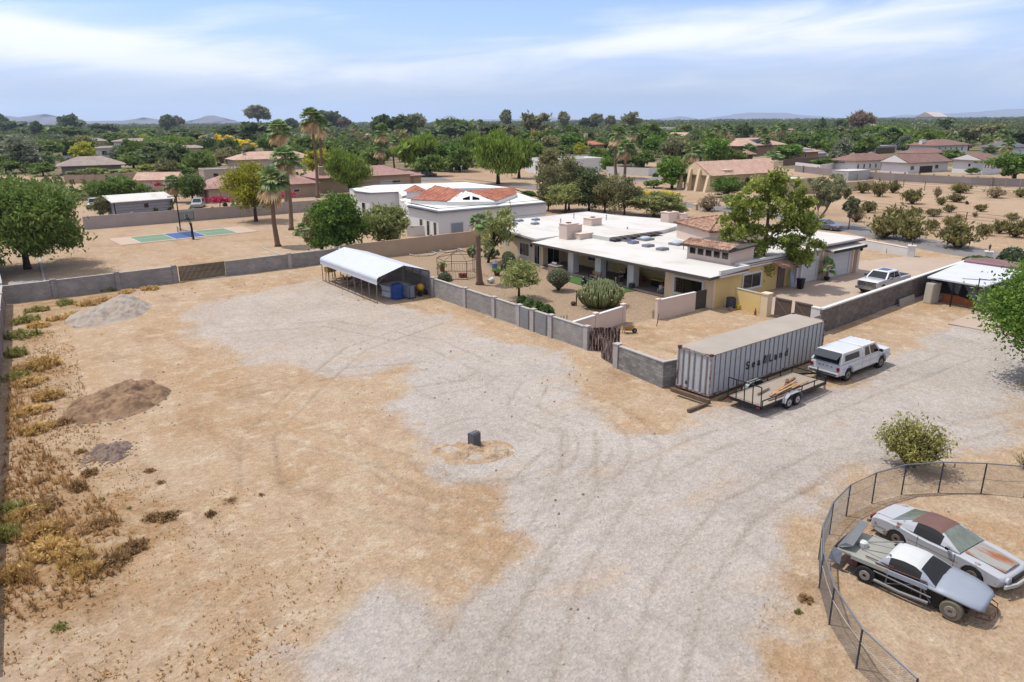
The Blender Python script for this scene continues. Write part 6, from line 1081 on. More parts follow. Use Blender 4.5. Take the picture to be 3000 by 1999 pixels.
for a in (('euc', 500, 330, 85, 190, 'tall sparse eucalyptus rising highest left of centre'), ('dark', 510, 475, 210, 290, 'dark tree under the tall sparse eucalyptus'), ('dark', 240, 400, 270, 190, 'dark tree behind the yellow row right end'), ('dark', 800, 345, 190, 120, 'dark round tree between the palm heads'), ('dark', 1140, 350, 108, 250, 'massive dark evergreen behind the tallest palm pair'), ('mesquite', 990, 575, 360, 330, 'wide green tree between the tallest palms'), ('mesquite', 880, 565, 380, 160, 'green tree left of the palm pair'), ('dark', 1660, 430, 160, 200, 'dark green tree behind the thin palms'), ('dark', 1850, 430, 160, 210, 'tall dark conifer-like tree upper middle'), ('bare', 1295, 350, 190, 110, 'grey leafless tree right of the massive evergreen'),
 ('euc', 1935, 400, 142, 170, 'wispy eucalyptus upper middle'), ('mesquite', 1440, 620, 415, 260, 'green tree behind the stout chimney'), ('olive', 1820, 610, 300, 230, 'olive tree behind the thin palms'), ('willow', 1960, 695, 345, 350, 'bright green spreading tree at the street corner'), ('mesquite', 2070, 745, 540, 250, 'green tree over the parked black car'), ('dark', 2240, 430, 235, 300, 'dark green tree above the bright ficus'), ('ficus', 2265, 692, 400, 290, 'bright round tree right of the street corner'), ('mesquite', 1180, 520, 390, 260, 'green tree right of the palm pair'), ('olive', 700, 530, 450, 170, 'olive bush above the salmon roof'), ('mesquite', 1060, 640, 560, 120, 'small green bush before the tan chimney'), ('ficus', 1530, 835, 790, 160, 'low green bush before the tan garage wing')): tb(*a)
for a in (('willow', 245, 645, 330, 210, 'green drooping tree with dark trunks, centre left'), ('dark', 510, 430, 235, 340, 'dark broad tree behind the weeping tree'), ('mesquite', 90, 400, 190, 260, 'greyish tree upper middle left'), ('euc', 572, 330, 140, 120, 'isolated eucalyptus on the skyline'), ('olive', 860, 410, 155, 240, 'tall olive-green tree on the skyline centre'), ('olive', 915, 480, 350, 160, 'olive tree left of the pale tiled house'), ('dark', 1040, 410, 290, 150, 'dark tree upper centre'), ('mesquite', 1150, 400, 270, 150, 'green tree above the round bright tree'), ('euc', 1100, 330, 158, 110, 'dark eucalyptus left of centre skyline'), ('euc', 1405, 330, 150, 120, 'dark eucalyptus on the skyline right of centre'),
 ('dark', 1310, 330, 188, 140, 'dark bushy tree on the skyline'), ('euc', 1530, 330, 182, 100, 'small eucalyptus on the skyline'), ('olive', 1705, 345, 162, 210, 'broad olive tree on the skyline above palms'), ('ficus', 1180, 535, 333, 285, 'perfectly round bright green tree'), ('olive', 970, 742, 475, 210, 'pale olive tree in front of the white street house'), ('mesquite', 1460, 510, 380, 150, 'green tree right of the orange roof'), ('ficus', 1500, 718, 545, 130, 'small round tree beside the white street house'), ('olive', 960, 1060, 640, 220, 'grey-olive bush at the left of the street grove'), ('olive', 1150, 1055, 560, 340, 'tall olive tree at the back of the street grove'), ('dark', 1335, 1065, 640, 310, 'dark olive tree in the middle of the street grove'),
 ('olive', 1480, 1075, 700, 290, 'dark-trunked olive tree of the street grove'), ('olive', 1660, 1098, 735, 290, 'right olive tree of the street grove'), ('paloverde', 1120, 1075, 785, 330, 'yellow-flecked palo verde before the street grove'), ('paloverde', 1930, 1115, 870, 440, 'sprawling yellow palo verde by the road'), ('yellow', 1850, 1010, 850, 140, 'yellow flowering shrub left of the sprawling palo verde'), ('yellow', 2050, 960, 870, 180, 'yellow flowering shrub near the brick path'), ('paloverde', 2130, 1120, 1000, 180, 'small green palo verde at the road edge'), ('dark', 1675, 645, 440, 110, 'dark narrow cypress behind the palms'), ('mesquite', 1840, 662, 500, 190, 'green leaning tree behind the curved wall'), ('ficus', 2095, 858, 548, 280, 'bright green umbrella tree near the buttressed house'),
 ('ficus', 2110, 565, 418, 310, 'wide bright green tree above the curved wall'), ('mesquite', 1890, 500, 248, 240, 'large green tree left of the modern white house'), ('paloverde', 2235, 385, 253, 120, 'light green tree right of the modern white house'), ('mesquite', 1060, 560, 455, 220, 'pale green tree above the flat white street house'), ('paloverde', 1240, 660, 545, 230, 'pale feathery tree over the flat white street house'), ('dark', 800, 340, 230, 100, 'grey-green tree near the skyline eucalyptus'), ('mesquite', 1960, 400, 300, 140, 'green tree by the modern house palm'), ('mesquite', 1420, 560, 490, 120, 'bush right of the orange roof'), ('ficus', 1930, 850, 770, 160, 'low yellow-green bush by the umbrella tree')): tcx(*a)
for a in (('mesquite', 100, 400, 295, 190, 'wide green tree left of the pinkish gabled house'), ('dark', 510, 300, 172, 110, 'dark tree upper right, above the solar house'), ('mesquite', 400, 445, 338, 140, 'round green tree left of the gazebo'), ('mesquite', 482, 440, 362, 90, 'small green tree beside the gazebo'), ('mesquite', 300, 405, 240, 160, 'green tree behind the thin palms, right side'), ('ficus', 805, 425, 312, 190, 'green umbrella tree before the solar wing'), ('mesquite', 1130, 402, 278, 195, 'spreading green tree right of the solar wing'), ('mesquite', 1060, 345, 228, 200, 'green tree behind the spreading one'), ('mesquite', 1300, 335, 202, 170, 'green tree right of the dark skyline gum'), ('ficus', 1450, 335, 198, 210, 'green tree above the open pavilion'), ('mesquite', 1360, 372, 270, 140, 'green tree left of the open pavilion'),
 ('mesquite', 1685, 368, 225, 210, 'large rounded green tree left of the two-storey white house'), ('bare', 1280, 265, 93, 150, 'large purplish bare gum on the right skyline'), ('dark', 1150, 250, 148, 75, 'dark skyline tree left of the bare gum'), ('dark', 1025, 240, 138, 45, 'narrow dark cypress on the right skyline'), ('dark', 1830, 250, 138, 95, 'dark tree before the distant dome'), ('olive', 2120, 310, 185, 140, 'olive tree above the gabled outbuilding'), ('mesquite', 2000, 325, 245, 160, 'green tree right of the two-storey roof'), ('dark', 2300, 365, 212, 160, 'dark green tree at the right edge'), ('ficus', 2285, 565, 360, 280, 'big bright green tree at the right edge above the field'), ('ficus', 1062, 482, 403, 165, 'small bright umbrella tree before the white wall'), ('mesquite', 1868, 432, 353, 135, 'green tree before the two-storey house'), ('mesquite', 2010, 520, 472, 65, 'small tree by the white outbuilding'),
 ('ficus', 402, 668, 522, 180, 'dense round citrus tree before the buttressed house'), ('ficus', 520, 612, 528, 120, 'second citrus tree before the buttressed house'), ('paloverde', 440, 745, 640, 130, 'hazy palo verde left of the front tree top'), ('olive', 755, 650, 498, 110, 'grey-green tree against the annex'), ('mesquite', 900, 250, 195, 120, 'green tree on the right horizon band'), ('mesquite', 720, 270, 200, 120, 'green tree behind the solar house left part'), ('mesquite', 240, 300, 215, 140, 'green tree between gabled house and thin palms'), ('ficus', 1250, 395, 330, 110, 'green tree left of the pavilion posts'), ('mesquite', 1560, 330, 250, 130, 'green tree behind the open pavilion'), ('mesquite', 2150, 400, 320, 120, 'green tree between outbuilding and far right house'), ('mesquite', 860, 345, 240, 200, 'green tree behind the long solar wing')): td(*a)
# sparse leaning eucalypts behind the garage
for b, tp, w_, ln, lb, sd in ((cH(1470, 295), cD(0, 505)[1], 88, (.5, .4), 'sparse grey eucalyptus standing behind the garage roof', 61), (cD(985, 870), cD(0, 500)[1], 95, (3.4, -1.6), 'leaning pale-trunked eucalyptus over the parked grey car', 62), (cD(1200, 880), cD(0, 650)[1], 50, (.2, 0), 'thin young eucalyptus beside the street', 63)):
 P = G(b); H = HT(b, (b[0], tp)); build_tree('euc', H, w_*MPP(b)/2, sd, 'eucalyptus_tree', lb, P, nc=34, nl=130, leaf=.8, lean=ln, nb=12, trunkm=M('pale_bark', (170, 150, 130), .9, .2, 4))
# columnar hedge shrubs
def colproto():
 rng = np.random.default_rng(5); P = []; 
 for _ in range(420): z = rng.uniform(.1, 3.0); r = .55*(1-(z/3.3)**2)*rng.uniform(.6, 1); a = rng.uniform(0, 6.28); P.append((r*math.cos(a), r*math.sin(a), z))
 t = thing('columnar_shrub', '', 'shrub'); obj('foliage', leafmesh('foliage', np.array(P), .35, Mleaf('leaf_column', (70, 100, 36), hue=(100, 130, 46)), rng, 0, 1.3), None, t); mb = MB(); mb.tube([(0, 0, -.1), (0, 0, .8)], .08); obj('stem', mb, bark, t); return t
cp = colproto(); fst = True
for i in range(24):
 b = cA(600+i*24 if i < 12 else 1890+(i-12)*27, 553 if i < 12 else 538); P = G(b); lb = 'upright dark shrub in the row beneath the white villa' if i < 12 else 'upright dark shrub in the row under the yellow trees'; g_ = 'columnar shrubs beneath the villa' if i < 12 else 'columnar shrubs under the yellow trees'
 t = cp if fst else dup(cp, P, i, lb, g_); fst = False; t.location = P; tag(t, lb, None, g_); s_ = MPP(b)*11; t.scale = (s_*.95, s_*.95, s_*1.6/1.4)
# --- filler trees of the suburb, in belts, kept off the houses, roads and open lots
def clear(x, y):
 if -6 < x < 100 and -40 < y < 132: return False
 fx = x*AF[0]+y*AF[1]; sx = x*AR[0]+y*AR[1]; s = sx/fx
 if s > .26 and fx < 240: return False      # open desert field on the right
 if s > .05 and fx < 150: return False
 if fx < 215 and s < .05: return False
 return True
occ = []
for o in bpy.data.objects:
 if o.type == 'EMPTY' and o.get('category') in ('house', 'villa', 'garage', 'pavilion', 'outbuilding', 'annex', 'house wing', 'villa wing', 'gazebo'):
  w_ = [c for c in o.children if c.name.startswith('wall')]
  if w_: vs = [o.matrix_basis @ Vector(c) for c in w_[0].bound_box]; cx = sum(v.x for v in vs)/8; cy = sum(v.y for v in vs)/8; occ.append((cx, cy, max((v-Vector((cx, cy, v.z))).length for v in vs)+3))
rng = random.Random(12); kinds = ['mesquite']*5+['dark']*4+['ficus']*2+['olive']*3+['willow']*2+['lime']+['euc']+['bluegum']; n = 0; tries = 0; pos = []
ntree = sum(1 for o in bpy.data.objects if o.type == 'EMPTY' and o.get('category') == 'tree')
while n < 300-ntree+30 and tries < 20000:
 tries += 1; d = 220+ (rng.random()**1.3)*420; a = rng.uniform(-.64, .64); fx = d; sx = d*a; x, y = fx*AF[0]/math.hypot(AF[0], AF[1])+sx*AR[0], fx*AF[1]/math.hypot(AF[0], AF[1])+sx*AR[1]
 if not clear(x, y): continue
 if any((x-ox)**2+(y-oy)**2 < (orr)**2 for ox, oy, orr in occ): continue
 # keep house fronts visible: skip points just in front of a house
 if any(0 < (fx-(ox*AF[0]+oy*AF[1])/math.hypot(AF[0], AF[1]))*-1 < 26 and abs(sx-(ox*AR[0]+oy*AR[1])) < orr*.8 for ox, oy, orr in occ): continue
 if any((x-px_)**2+(y-py_)**2 < 70 for px_, py_ in pos): continue
 pos.append((x, y)); k = rng.choice(kinds); H = rng.uniform(5.5, 10.5) if k != 'euc' else rng.uniform(10, 15); side = 'left' if a < -.3 else 'middle left' if a < 0 else 'middle right' if a < .3 else 'right'; dd = 'first' if d < 330 else 'second' if d < 480 else 'farthest'
 ky = (k, 1 if d < 420 else 2, rng.randrange(3)); lb = {'mesquite': 'green feathery', 'dark': 'dark green', 'ficus': 'bright green', 'olive': 'olive green', 'willow': 'light green drooping', 'lime': 'yellow-green', 'euc': 'tall sparse', 'bluegum': 'blue-grey'}[k]+' tree in the %s belt of suburb trees, %s of the picture' % (dd, side); gr = lb.replace(' tree in', ' trees in')
 if ky in PROTO: t = dup(PROTO[ky], (x, y, 0), rng.uniform(0, 6.28), lb, gr)
 else: PROTO[ky] = t = build_tree(k, 8.0, 8*KIND[k]['rr'], 300+n, NAMES[k], lb, (x, y, 0), nc=(36, 22)[ky[1]-1], nl=(90, 60)[ky[1]-1], leaf=(1.9, 3.2)[ky[1]-1], nb=4, group=gr)
 s_ = H/8; t.scale = (s_*rng.uniform(.9, 1.35),)*2+(s_,); n += 1
# far woodland: one mass beyond the last single trees
def woodland():
 rng = np.random.default_rng(9); out = []; hw = math.hypot(AF[0], AF[1])
 for d0, d1, cnt, hs_, sz in ((130, 235, 700, 2.0, .55), (235, 380, 420, 3.6, .8), (380, 740, 1500, 6.5, 1.5), (740, 1400, 1500, 8.0, 2.6), (1400, 3000, 1900, 9.0, 4.4), (3000, 6500, 1500, 11, 8.5)):
  d = rng.uniform(d0, d1, cnt); a = rng.uniform(-.78, .78, cnt); X = d*AF[0]/hw+d*a*AR[0]; Y = d*AF[1]/hw+d*a*AR[1]; h = hs_*rng.uniform(.5, 1.25, cnt)
  for x, y, hh in zip(X, Y, h):
   if d0 < 250 and ((-6 < x < 100 and -40 < y < 133) or (x*AR[0]+y*AR[1])/(x*AF[0]+y*AF[1]) > -.18 and d0 < 235 or (x*AR[0]+y*AR[1])/(x*AF[0]+y*AF[1]) > .24): continue
   if d0 < 400 and any((x-ox)**2+(y-oy)**2 < (orr+4)**2 for ox, oy, orr in occ): continue
   k = 26; v = rng.normal(size=(k, 3)); v /= np.linalg.norm(v, axis=1)[:, None]; v *= rng.uniform(.5, 1, (k, 1)); out.append(np.stack([x+v[:, 0]*hh*.62*(sz/2)**.4, y+v[:, 1]*hh*.62*(sz/2)**.4, hh*.52+v[:, 2]*hh*.46], 1)); sizes.append(np.full(k, sz))
 P = np.concatenate(out); S = np.concatenate(sizes); return P, S
sizes = []; Pw, Sw = woodland(); rngw = np.random.default_rng(1)
me = leafmesh('distant_woodland', Pw, Sw, Mleaf('leaf_far', (80, 94, 56), hue=(104, 116, 64), var=.5), rngw, 0, 1.2); o = obj('distant_woodland', me, None); o['kind'] = 'stuff'; o['label'] = 'belt of merged suburban trees reaching the horizon'
# --- desert shrubs
def shrub_proto(seed, H, R, stems, nl, col, hue, leaf=.10, stemcol=bark, asp=2.0, low=.35, name='creosote_bush'):
 rng = np.random.default_rng(seed); t = thing(name, '', 'shrub'); mb = MB(); P = []
 for _ in range(stems):
  a = rng.uniform(0, 6.28); q = rng.uniform(.15, 1)**.7; tip = Vector((R*q*math.cos(a), R*q*math.sin(a), H*(1-.45*q*q)*rng.uniform(.75, 1.05))); mid = tip*.5+Vector((0, 0, .05*H)); mb.tube([(0, 0, -.05), mid, tip], [.022*R+.006, .014*R+.004, .004], 4, caps=False)
  for f in rng.uniform(low, 1.0, nl): c = (mid*2*f if f < .5 else mid.lerp(tip, (f-.5)*2)); P.append((c.x+rng.normal()*.13*R, c.y+rng.normal()*.13*R, max(.03, c.z+rng.normal()*.08*H)))
 obj('stems', mb, stemcol, t); obj('foliage', leafmesh('foliage', np.array(P), leaf*R, Mleaf('leaf_'+name+str(col[0]), col, hue=hue, trans=.3), rng, -.2, asp), None, t); return t
cre = [shrub_proto(s, 1.0, 1.0, 46, 26, (118, 114, 68), (148, 140, 84)) for s in (1, 2, 3)]+[shrub_proto(4, 1.0, 1.0, 60, 14, (150, 132, 98), (180, 160, 124))]; cu = [0]*4
def shrub(base, top, wpx, label, v=None, group='creosote bushes in the desert field'):
 P = G(base); i = (int(base[0]) % 3) if v is None else v; t = dup(cre[i], P, base[0], label, group) if cu[i] else cre[i]; cu[i] = 1; t.location = P; tag(t, label, None, group); H = max(.5, HT(base, (base[0], top))); R = wpx*MPP(base)/2; t.scale = (R, R, H); t.rotation_euler[2] = base[0]; return t
FS = ((1620, 712, 610, 150, 'round green bush left of mid-field'), (1780, 672, 600, 60, 'upright bare twiggy bush'), (1930, 640, 575, 150, 'wide bush before the pipe rail'), (1900, 700, 645, 130, 'bush left of the dark tyre'), (2160, 672, 600, 150, 'brownish bush below the grey wall'), (2330, 668, 610, 90, 'bush at the right edge under the wall'), (1810, 720, 665, 70, 'small bush below the twiggy one'), (1760, 795, 740, 110, 'low bush by the pipe rail'), (1860, 768, 715, 80, 'small bush in mid-field left of the tyres'), (2070, 762, 712, 90, 'lone small bush right of the tyre'),
 (1400, 665, 560, 110, 'bush at the field left edge'), (1490, 640, 560, 100, 'grey-green bush behind the shade shed'), (1330, 770, 690, 100, 'bush beside the garage trees'), (1520, 900, 720, 260, 'big dense bush behind the large roadside bush'), (1430, 935, 790, 260, 'left part of the large roadside bush'), (1610, 955, 800, 240, 'right part of the large roadside bush'), (1740, 885, 810, 100, 'pale bush right of the large roadside bush'), (1870, 870, 790, 120, 'bush behind the road edge bush'), (1920, 1000, 830, 290, 'wide open bush at the road edge'), (2090, 918, 840, 110, 'bush right of the road edge bush'), (2190, 905, 815, 120, 'bush left of the right edge pair'), (2290, 930, 820, 160, 'big bush at the right edge'), (2275, 822, 770, 90, 'small bush near the rail at right'), (1640, 790, 735, 90, 'bush at the rail post'), (1250, 830, 745, 110, 'dry bush near the road by the trees'), (1290, 640, 570, 120, 'dark bush near the shade shed'), (1920, 845, 780, 90, 'bush right of the rail middle'), (2030, 800, 765, 40, 'tiny bush by the rail'), (280, 760, 655, 160, 'leafless grey bush by the entry road'), (720, 440, 400, 60, 'small shrub before the long roof'), (1270, 785, 730, 70, 'small bush by the trees'), (1180, 680, 600, 70, 'bush behind annex wall'))
for i, (x, y, tp, w_, lb) in enumerate(FS): shrub(cD(x, y), cD(x, tp)[1], w_*WD, lb, 3 if ('bare' in lb or 'dry' in lb or 'leafless' in lb or 'brown' in lb) else None)
fb = shrub_proto(9, 2.6, 1.65, 120, 40, (132, 136, 70), (166, 162, 90), .042, asp=2.4, low=.4); fb.location = G((2665, 1372)); tag(fb, 'large creosote bush growing behind the chain-link fence near the old cars')
fb = shrub_proto(10, 1.0, .6, 30, 16, (160, 150, 110), (180, 168, 120), .06, asp=2.4, low=.4); fb.location = G((3005, 1375)); tag(fb, 'small sparse bush at the right edge by the chain-link fence')
for b, tp, w_, lb, k in ((cF(1580, 950), cF(0, 865)[1], 44, 'clipped round hedge bush beside the wire garden frame', 0), (cF(2225, 730), cF(0, 650)[1], 36, 'grey-green bush near the north wing window', 0), (cG(140, 700), cG(0, 530)[1], 50, 'round grey bush under the house window', 0), ((2868, 778), 752, 95, 'low clipped green hedge behind the shed roof', 1), ((2960, 786), 722, 82, 'round dark oleander with white flowers at right', 2), (cC(1945, 748), cC(0, 710)[1], 18, 'clipped dark bush before the curved white wall', 1), (cC(195, 682), cC(0, 630)[1], 18, 'round dark bush by the parked car', 1), (cC(130, 685), cC(0, 650)[1], 20, 'low dark bush beside the round one', 1), (cC(620, 712), cC(0, 640)[1], 34, 'dark hedge before the street house', 1), (cC(890, 738), cC(0, 700)[1], 16, 'small dark bush by the street house', 1), (cC(775, 925), cC(0, 880)[1], 50, 'green hedge beside the asphalt street', 1)):
 P = G(b); H = HT(b, (b[0], tp)); R = w_*MPP(b)/2; rng = np.random.default_rng(int(b[0])); v = rng.normal(size=(1500, 3)); v /= np.linalg.norm(v, axis=1)[:, None]; v *= rng.uniform(.82, 1.02, (1500, 1)); v[:, 2] = np.abs(v[:, 2])*.95+.02 ; Pp = v*np.array([R, R, H])
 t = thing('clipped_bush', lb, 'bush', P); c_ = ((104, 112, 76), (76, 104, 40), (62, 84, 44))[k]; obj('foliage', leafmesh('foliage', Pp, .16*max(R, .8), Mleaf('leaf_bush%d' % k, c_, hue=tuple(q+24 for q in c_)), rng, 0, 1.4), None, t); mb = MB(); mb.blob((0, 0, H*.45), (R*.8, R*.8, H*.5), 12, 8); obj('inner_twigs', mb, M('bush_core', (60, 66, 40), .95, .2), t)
 if k == 2: obj('flowers', leafmesh('flowers', Pp[::12]*1.04, .12, M('white_petal', (235, 235, 230), .8, 0), rng, 0, 1), None, t)
# bougainvillea
for b, w_, h_, lb in ((cA(1475, 905), 26, 14, 'round magenta bougainvillea above the brown wall'), (cA(2020, 1040), 62, 12, 'long magenta bougainvillea hanging over the grey wall, left'), (cB(750, 990), 52, 11, 'long magenta bougainvillea over the grey wall right of the yellow-green tree'), (cA(1010, 715), 24, 22, 'dark red bougainvillea at the pavilion corner')):
 P = G(b); m_ = MPP(b); rng = np.random.default_rng(int(b[0])); n = 500; Q = rng.normal(size=(n, 3))*np.array([w_*.28, w_*.10, h_*.3])*m_; c, s = AR[0], AR[1]; Q = np.stack([Q[:, 0]*c-Q[:, 1]*s, Q[:, 0]*s+Q[:, 1]*c, np.abs(Q[:, 2]+h_*.5*m_)+ (1.3 if 'wall' in lb else .3)], 1)
 t = thing('bougainvillea', lb, 'flowering shrub', P); obj('flowers', leafmesh('flowers', Q, .3, Mleaf('magenta', (196, 30, 84), hue=(214, 50, 110)), rng, 0, 1.2), None, t); mb = MB(); mb.tube([(0, 0, 0), (.2, 0, 1.2), (0, 0, 1.9)], [.1, .07, .04]); obj('stem', mb, bark, t)
# --- dry brush and weeds of the lot
def tuft_pts(mb, x, y, R, H, n, rng, z=0):
 for _ in range(n):
  a = rng.uniform(0, 6.28); q = rng.uniform(.1, 1); tx, ty, tz = R*q*math.cos(a), R*q*math.sin(a), H*(1.05-.5*q*q)*rng.uniform(.6, 1.1); w_ = .012+.02*R; nx, ny = -math.sin(a)*w_, math.cos(a)*w_; m_ = (tx*.45, ty*.45, tz*.62); mb.add([(x-nx, y-ny, z), (x+nx, y+ny, z), (x+m_[0]+nx, y+m_[1]+ny, z+m_[2]), (x+tx, y+ty, z+tz), (x+m_[0]-nx, y+m_[1]-ny, z+m_[2])], [(0,1,2,4), (4,2,3)])
def brush_proto(seed, col, hue, n=420, dense=1.0):
 rng = random.Random(seed); t = thing('dry_brush', '', 'dry shrub'); mb = MB(); tuft_pts(mb, 0, 0, .7, .8, n//2, rng)
 for _ in range(14): a = rng.uniform(0, 6.28); q = rng.uniform(.3, 1.0); tuft_pts(mb, q*math.cos(a), q*math.sin(a), rng.uniform(.2, .5), rng.uniform(.3, .8), n//10, rng)
 obj('twigs', mb, Mleaf('twig%d' % seed, col, hue=hue, trans=.3), t)
 r2 = np.random.default_rng(seed); v = r2.normal(size=(500, 3)); v /= np.linalg.norm(v, axis=1)[:, None]; v *= r2.uniform(.45, 1, (500, 1)); v[:, 2] = np.abs(v[:, 2])*.75; obj('seed_heads', leafmesh('seed_heads', v, .10, Mleaf('twig%d' % seed, col, hue=hue), r2, -.3, 1.6), None, t); return t
bp = [brush_proto(1, (200, 158, 90), (224, 188, 120)), brush_proto(2, (150, 118, 78), (176, 142, 98)), brush_proto(3, (146, 144, 76), (170, 166, 98))]; bu = [0]*3
BR = (('o', 90, 750, 1.5, .7), ('o', 132, 735, 1.3, .6), ('o', 175, 730, 1.3, .7), ('o', 205, 700, 1.5, .8), ('o', 240, 690, 1.2, .6), ('o', 345, 665, 1.0, .5), ('o', 290, 672, 1.2, .5), ('o', 105, 838, 1.4, .8), ('o', 75, 850, 1.3, .8), ('o', 70, 880, 1.3, .7), ('o', 110, 915, 1.2, .7), ('o', 72, 945, 1.2, .6), ('o', 85, 990, 1.0, .6), ('b', 150, 972, .7, .5), ('b', 185, 1040, .4, .35),
 ('o', 120, 1270, 1.25, 1.0), ('o', 175, 1295, 1.0, .9), ('o', 100, 1230, 1.1, .9), ('o', 60, 1190, 1.0, .8), ('o', 200, 1320, .8, .8), ('b', 270, 1290, .8, .7), ('b', 310, 1260, .7, .6), ('b', 180, 1125, .7, .6), ('b', 205, 1090, .6, .5), ('b', 385, 1190, .85, .5), ('b', 350, 1195, .5, .4), ('b', 530, 1152, .5, .25), ('b', 600, 1140, .25, .2), ('b', 225, 1210, .7, .5), ('b', 345, 1085, .35, .35), ('b', 370, 1112, .35, .3), ('b', 105, 1165, .9, .7), ('o', 40, 1330, 1.0, .9),
 ('g', 60, 740, 1.5, 1.2), ('g', 50, 775, 1.4, 1.1), ('g', 40, 815, 1.3, 1.1), ('g', 85, 715, 1.3, .9), ('g', 150, 700, 1.2, .7), ('g', 250, 668, 1.0, .7), ('g', 36, 870, .9, .8), ('g', 25, 1180, 1.0, 1.0), ('g', 10, 1240, .9, .9), ('g', 137, 1445, .35, .35), ('g', 222, 952, .3, .3), ('g', 235, 1150, .2, .25), ('g', 298, 1170, .2, .2), ('b', 485, 1185, .35, .35), ('b', 1850, 1380, .35, .3), ('g', 1835, 1408, .22, .25), ('b', 740, 548*1.6, .0, .0))
desc = {'o': 'tan dry brush', 'b': 'brown leafless dry bush', 'g': 'green weed clump'}; plc = ['beside the gravel pile', 'along the left wall', 'near the dirt heap', 'in the lower left of the lot']; rng2 = random.Random(4); cnt = 0
ordn = 'nearest the back wall,second from the back wall,third from the back wall'.split(',')
for i, (c_, x, y, r_, h_) in enumerate(BR[:-1]):
 P = G(cO(x, y)); k = 'obg'.index(c_); where = ('by the back wall' if y < 745 else 'between gravel pile and left wall' if y < 830 else 'along the left wall beside the dirt heap' if y < 960 else 'between the dirt heap and the stone pile' if y < 1060 else 'below the stone pile' if y < 1230 else 'in the lower left corner') if x < 1000 else 'outside the curve of the chain-link fence'
 size = 'wide' if r_ > 1.15 else 'middling' if r_ > .65 else 'small'; lb = '%s %s %s, %s' % (size, desc[c_], where, 'close to the wall' if x < 75 else 'further out' if x < 160 else 'farther off' if x < 320 else 'on bare dirt') if x < 1000 else 'small %s %s' % (desc[c_], where)
 t = dup(bp[k], P, x, lb, lb+' group') if bu[k] else bp[k]; bu[k] = 1; t.location = (P.x, P.y, P.z-.02); tag(t, lb, None, lb.replace(',', '')); t.scale = (r_*rng2.uniform(.6, .95), r_*rng2.uniform(.6, .95), h_*rng2.uniform(.7, 1.1)); t.rotation_euler[2] = x
cnt = {}
for o in bpy.data.objects:
 if o.get('label'): cnt[o['label']] = cnt.get(o['label'], 0)+1
for o in bpy.data.objects:
 if o.get('category') in ('dry shrub',) and cnt.get(o['label'], 0) < 2 and 'group' in o.keys(): del o['group']
def scatter():
 rng = random.Random(21); mb, mg, ms = MB(), MB(), MB(); wp = pl([(10,1340),(20,1000),(60,760),(160,760),(200,900),(260,1050),(420,1120),(560,1110),(700,1200),(820,1330),(760,1400),(640,1568),(0,1568)]); sp = pl([(1750,1568),(1740,1380),(1790,1270),(1880,1160),(1990,1090),(2010,1110),(1900,1200),(1860,1290),(1870,1400),(1960,1568)])
 def inside(x, y, p): return sdist(np.array([x]), np.array([y]), p)[0]
 xs_, ys_ = [p[0] for p in wp], [p[1] for p in wp]; n = 0
 while n < 4200:
  x, y = rng.uniform(min(xs_), max(xs_)), rng.uniform(min(ys_), max(ys_)); d = inside(x, y, wp)
  if d < 0 or vnoise(np.array([x]), np.array([y]), 2.5, 5)[0] < rng.uniform(.1, .75): continue
  n += 1; tuft_pts(mb, x, y, rng.choice((1, 1, 1, 2.5))*rng.uniform(.04, .13), rng.uniform(.05, .18), 7, rng, -.03)
 xs_, ys_ = [p[0] for p in sp], [p[1] for p in sp]; n = 0
 while n < 420:
  x, y = rng.uniform(min(xs_), max(xs_)), rng.uniform(min(ys_), max(ys_))
  if inside(x, y, sp) < 0: continue
  n += 1; tuft_pts(mb, x, y, rng.uniform(.04, .11), rng.uniform(.03, .08), 6, rng, -.03)
 gp = pl([(2,1420),(6,1100),(20,880),(45,860),(70,1000),(150,1080),(250,1160),(330,1260),(250,1350),(120,1420),(0,1500)]); xs_, ys_ = [p[0] for p in gp], [p[1] for p in gp]; n = 0
 while n < 750:
  x, y = rng.uniform(min(xs_), max(xs_)), rng.uniform(min(ys_), max(ys_))
  if inside(x, y, gp) < 0 or vnoise(np.array([x]), np.array([y]), 1.8, 15)[0] < rng.uniform(.15, .6): continue
  n += 1; tuft_pts(mb, x, y, rng.uniform(.12, .34), rng.uniform(.15, .48), 14, rng, -.03)
 o = obj('dry_weeds', mb, Mleaf('twig9', (198, 152, 96), hue=(224, 184, 130))); o['kind'] = 'stuff'; o['label'] = 'countless small dry weed tufts over the dirt'
 for i in range(1700):
  x, y = rng.uniform(-1, 34), rng.uniform(6, 78); r = rng.choice((.02, .03, .03, .05))*rng.uniform(.7, 1.6)*(1+y*.006); z = -.01
  if i < 520: c_ = G((318, 1330) if i < 380 else (330, 1215)); x, y = c_.x+rng.gauss(0, .55 if i < 380 else 1.3), c_.y+rng.gauss(0, .65 if i < 380 else 1.0); r = rng.uniform(.04, .11); z = .12*max(0, 1-math.hypot(x-c_.x, y-c_.y)) if i < 380 else 0
  ms.add([(x-r, y, z), (x, y-r*.8, z), (x+r*1.1, y+.2*r, z), (x+.1*r, y+r, z), (x, y, z+r*.9)], [(0,1,4), (1,2,4), (2,3,4), (3,0,4)])
 o = obj('loose_stones', ms, M('loose_stone', (160, 140, 120), .95, .35, 3)); o['kind'] = 'stuff'; o['label'] = 'loose stones and clods strewn on the dirt'
scatter()
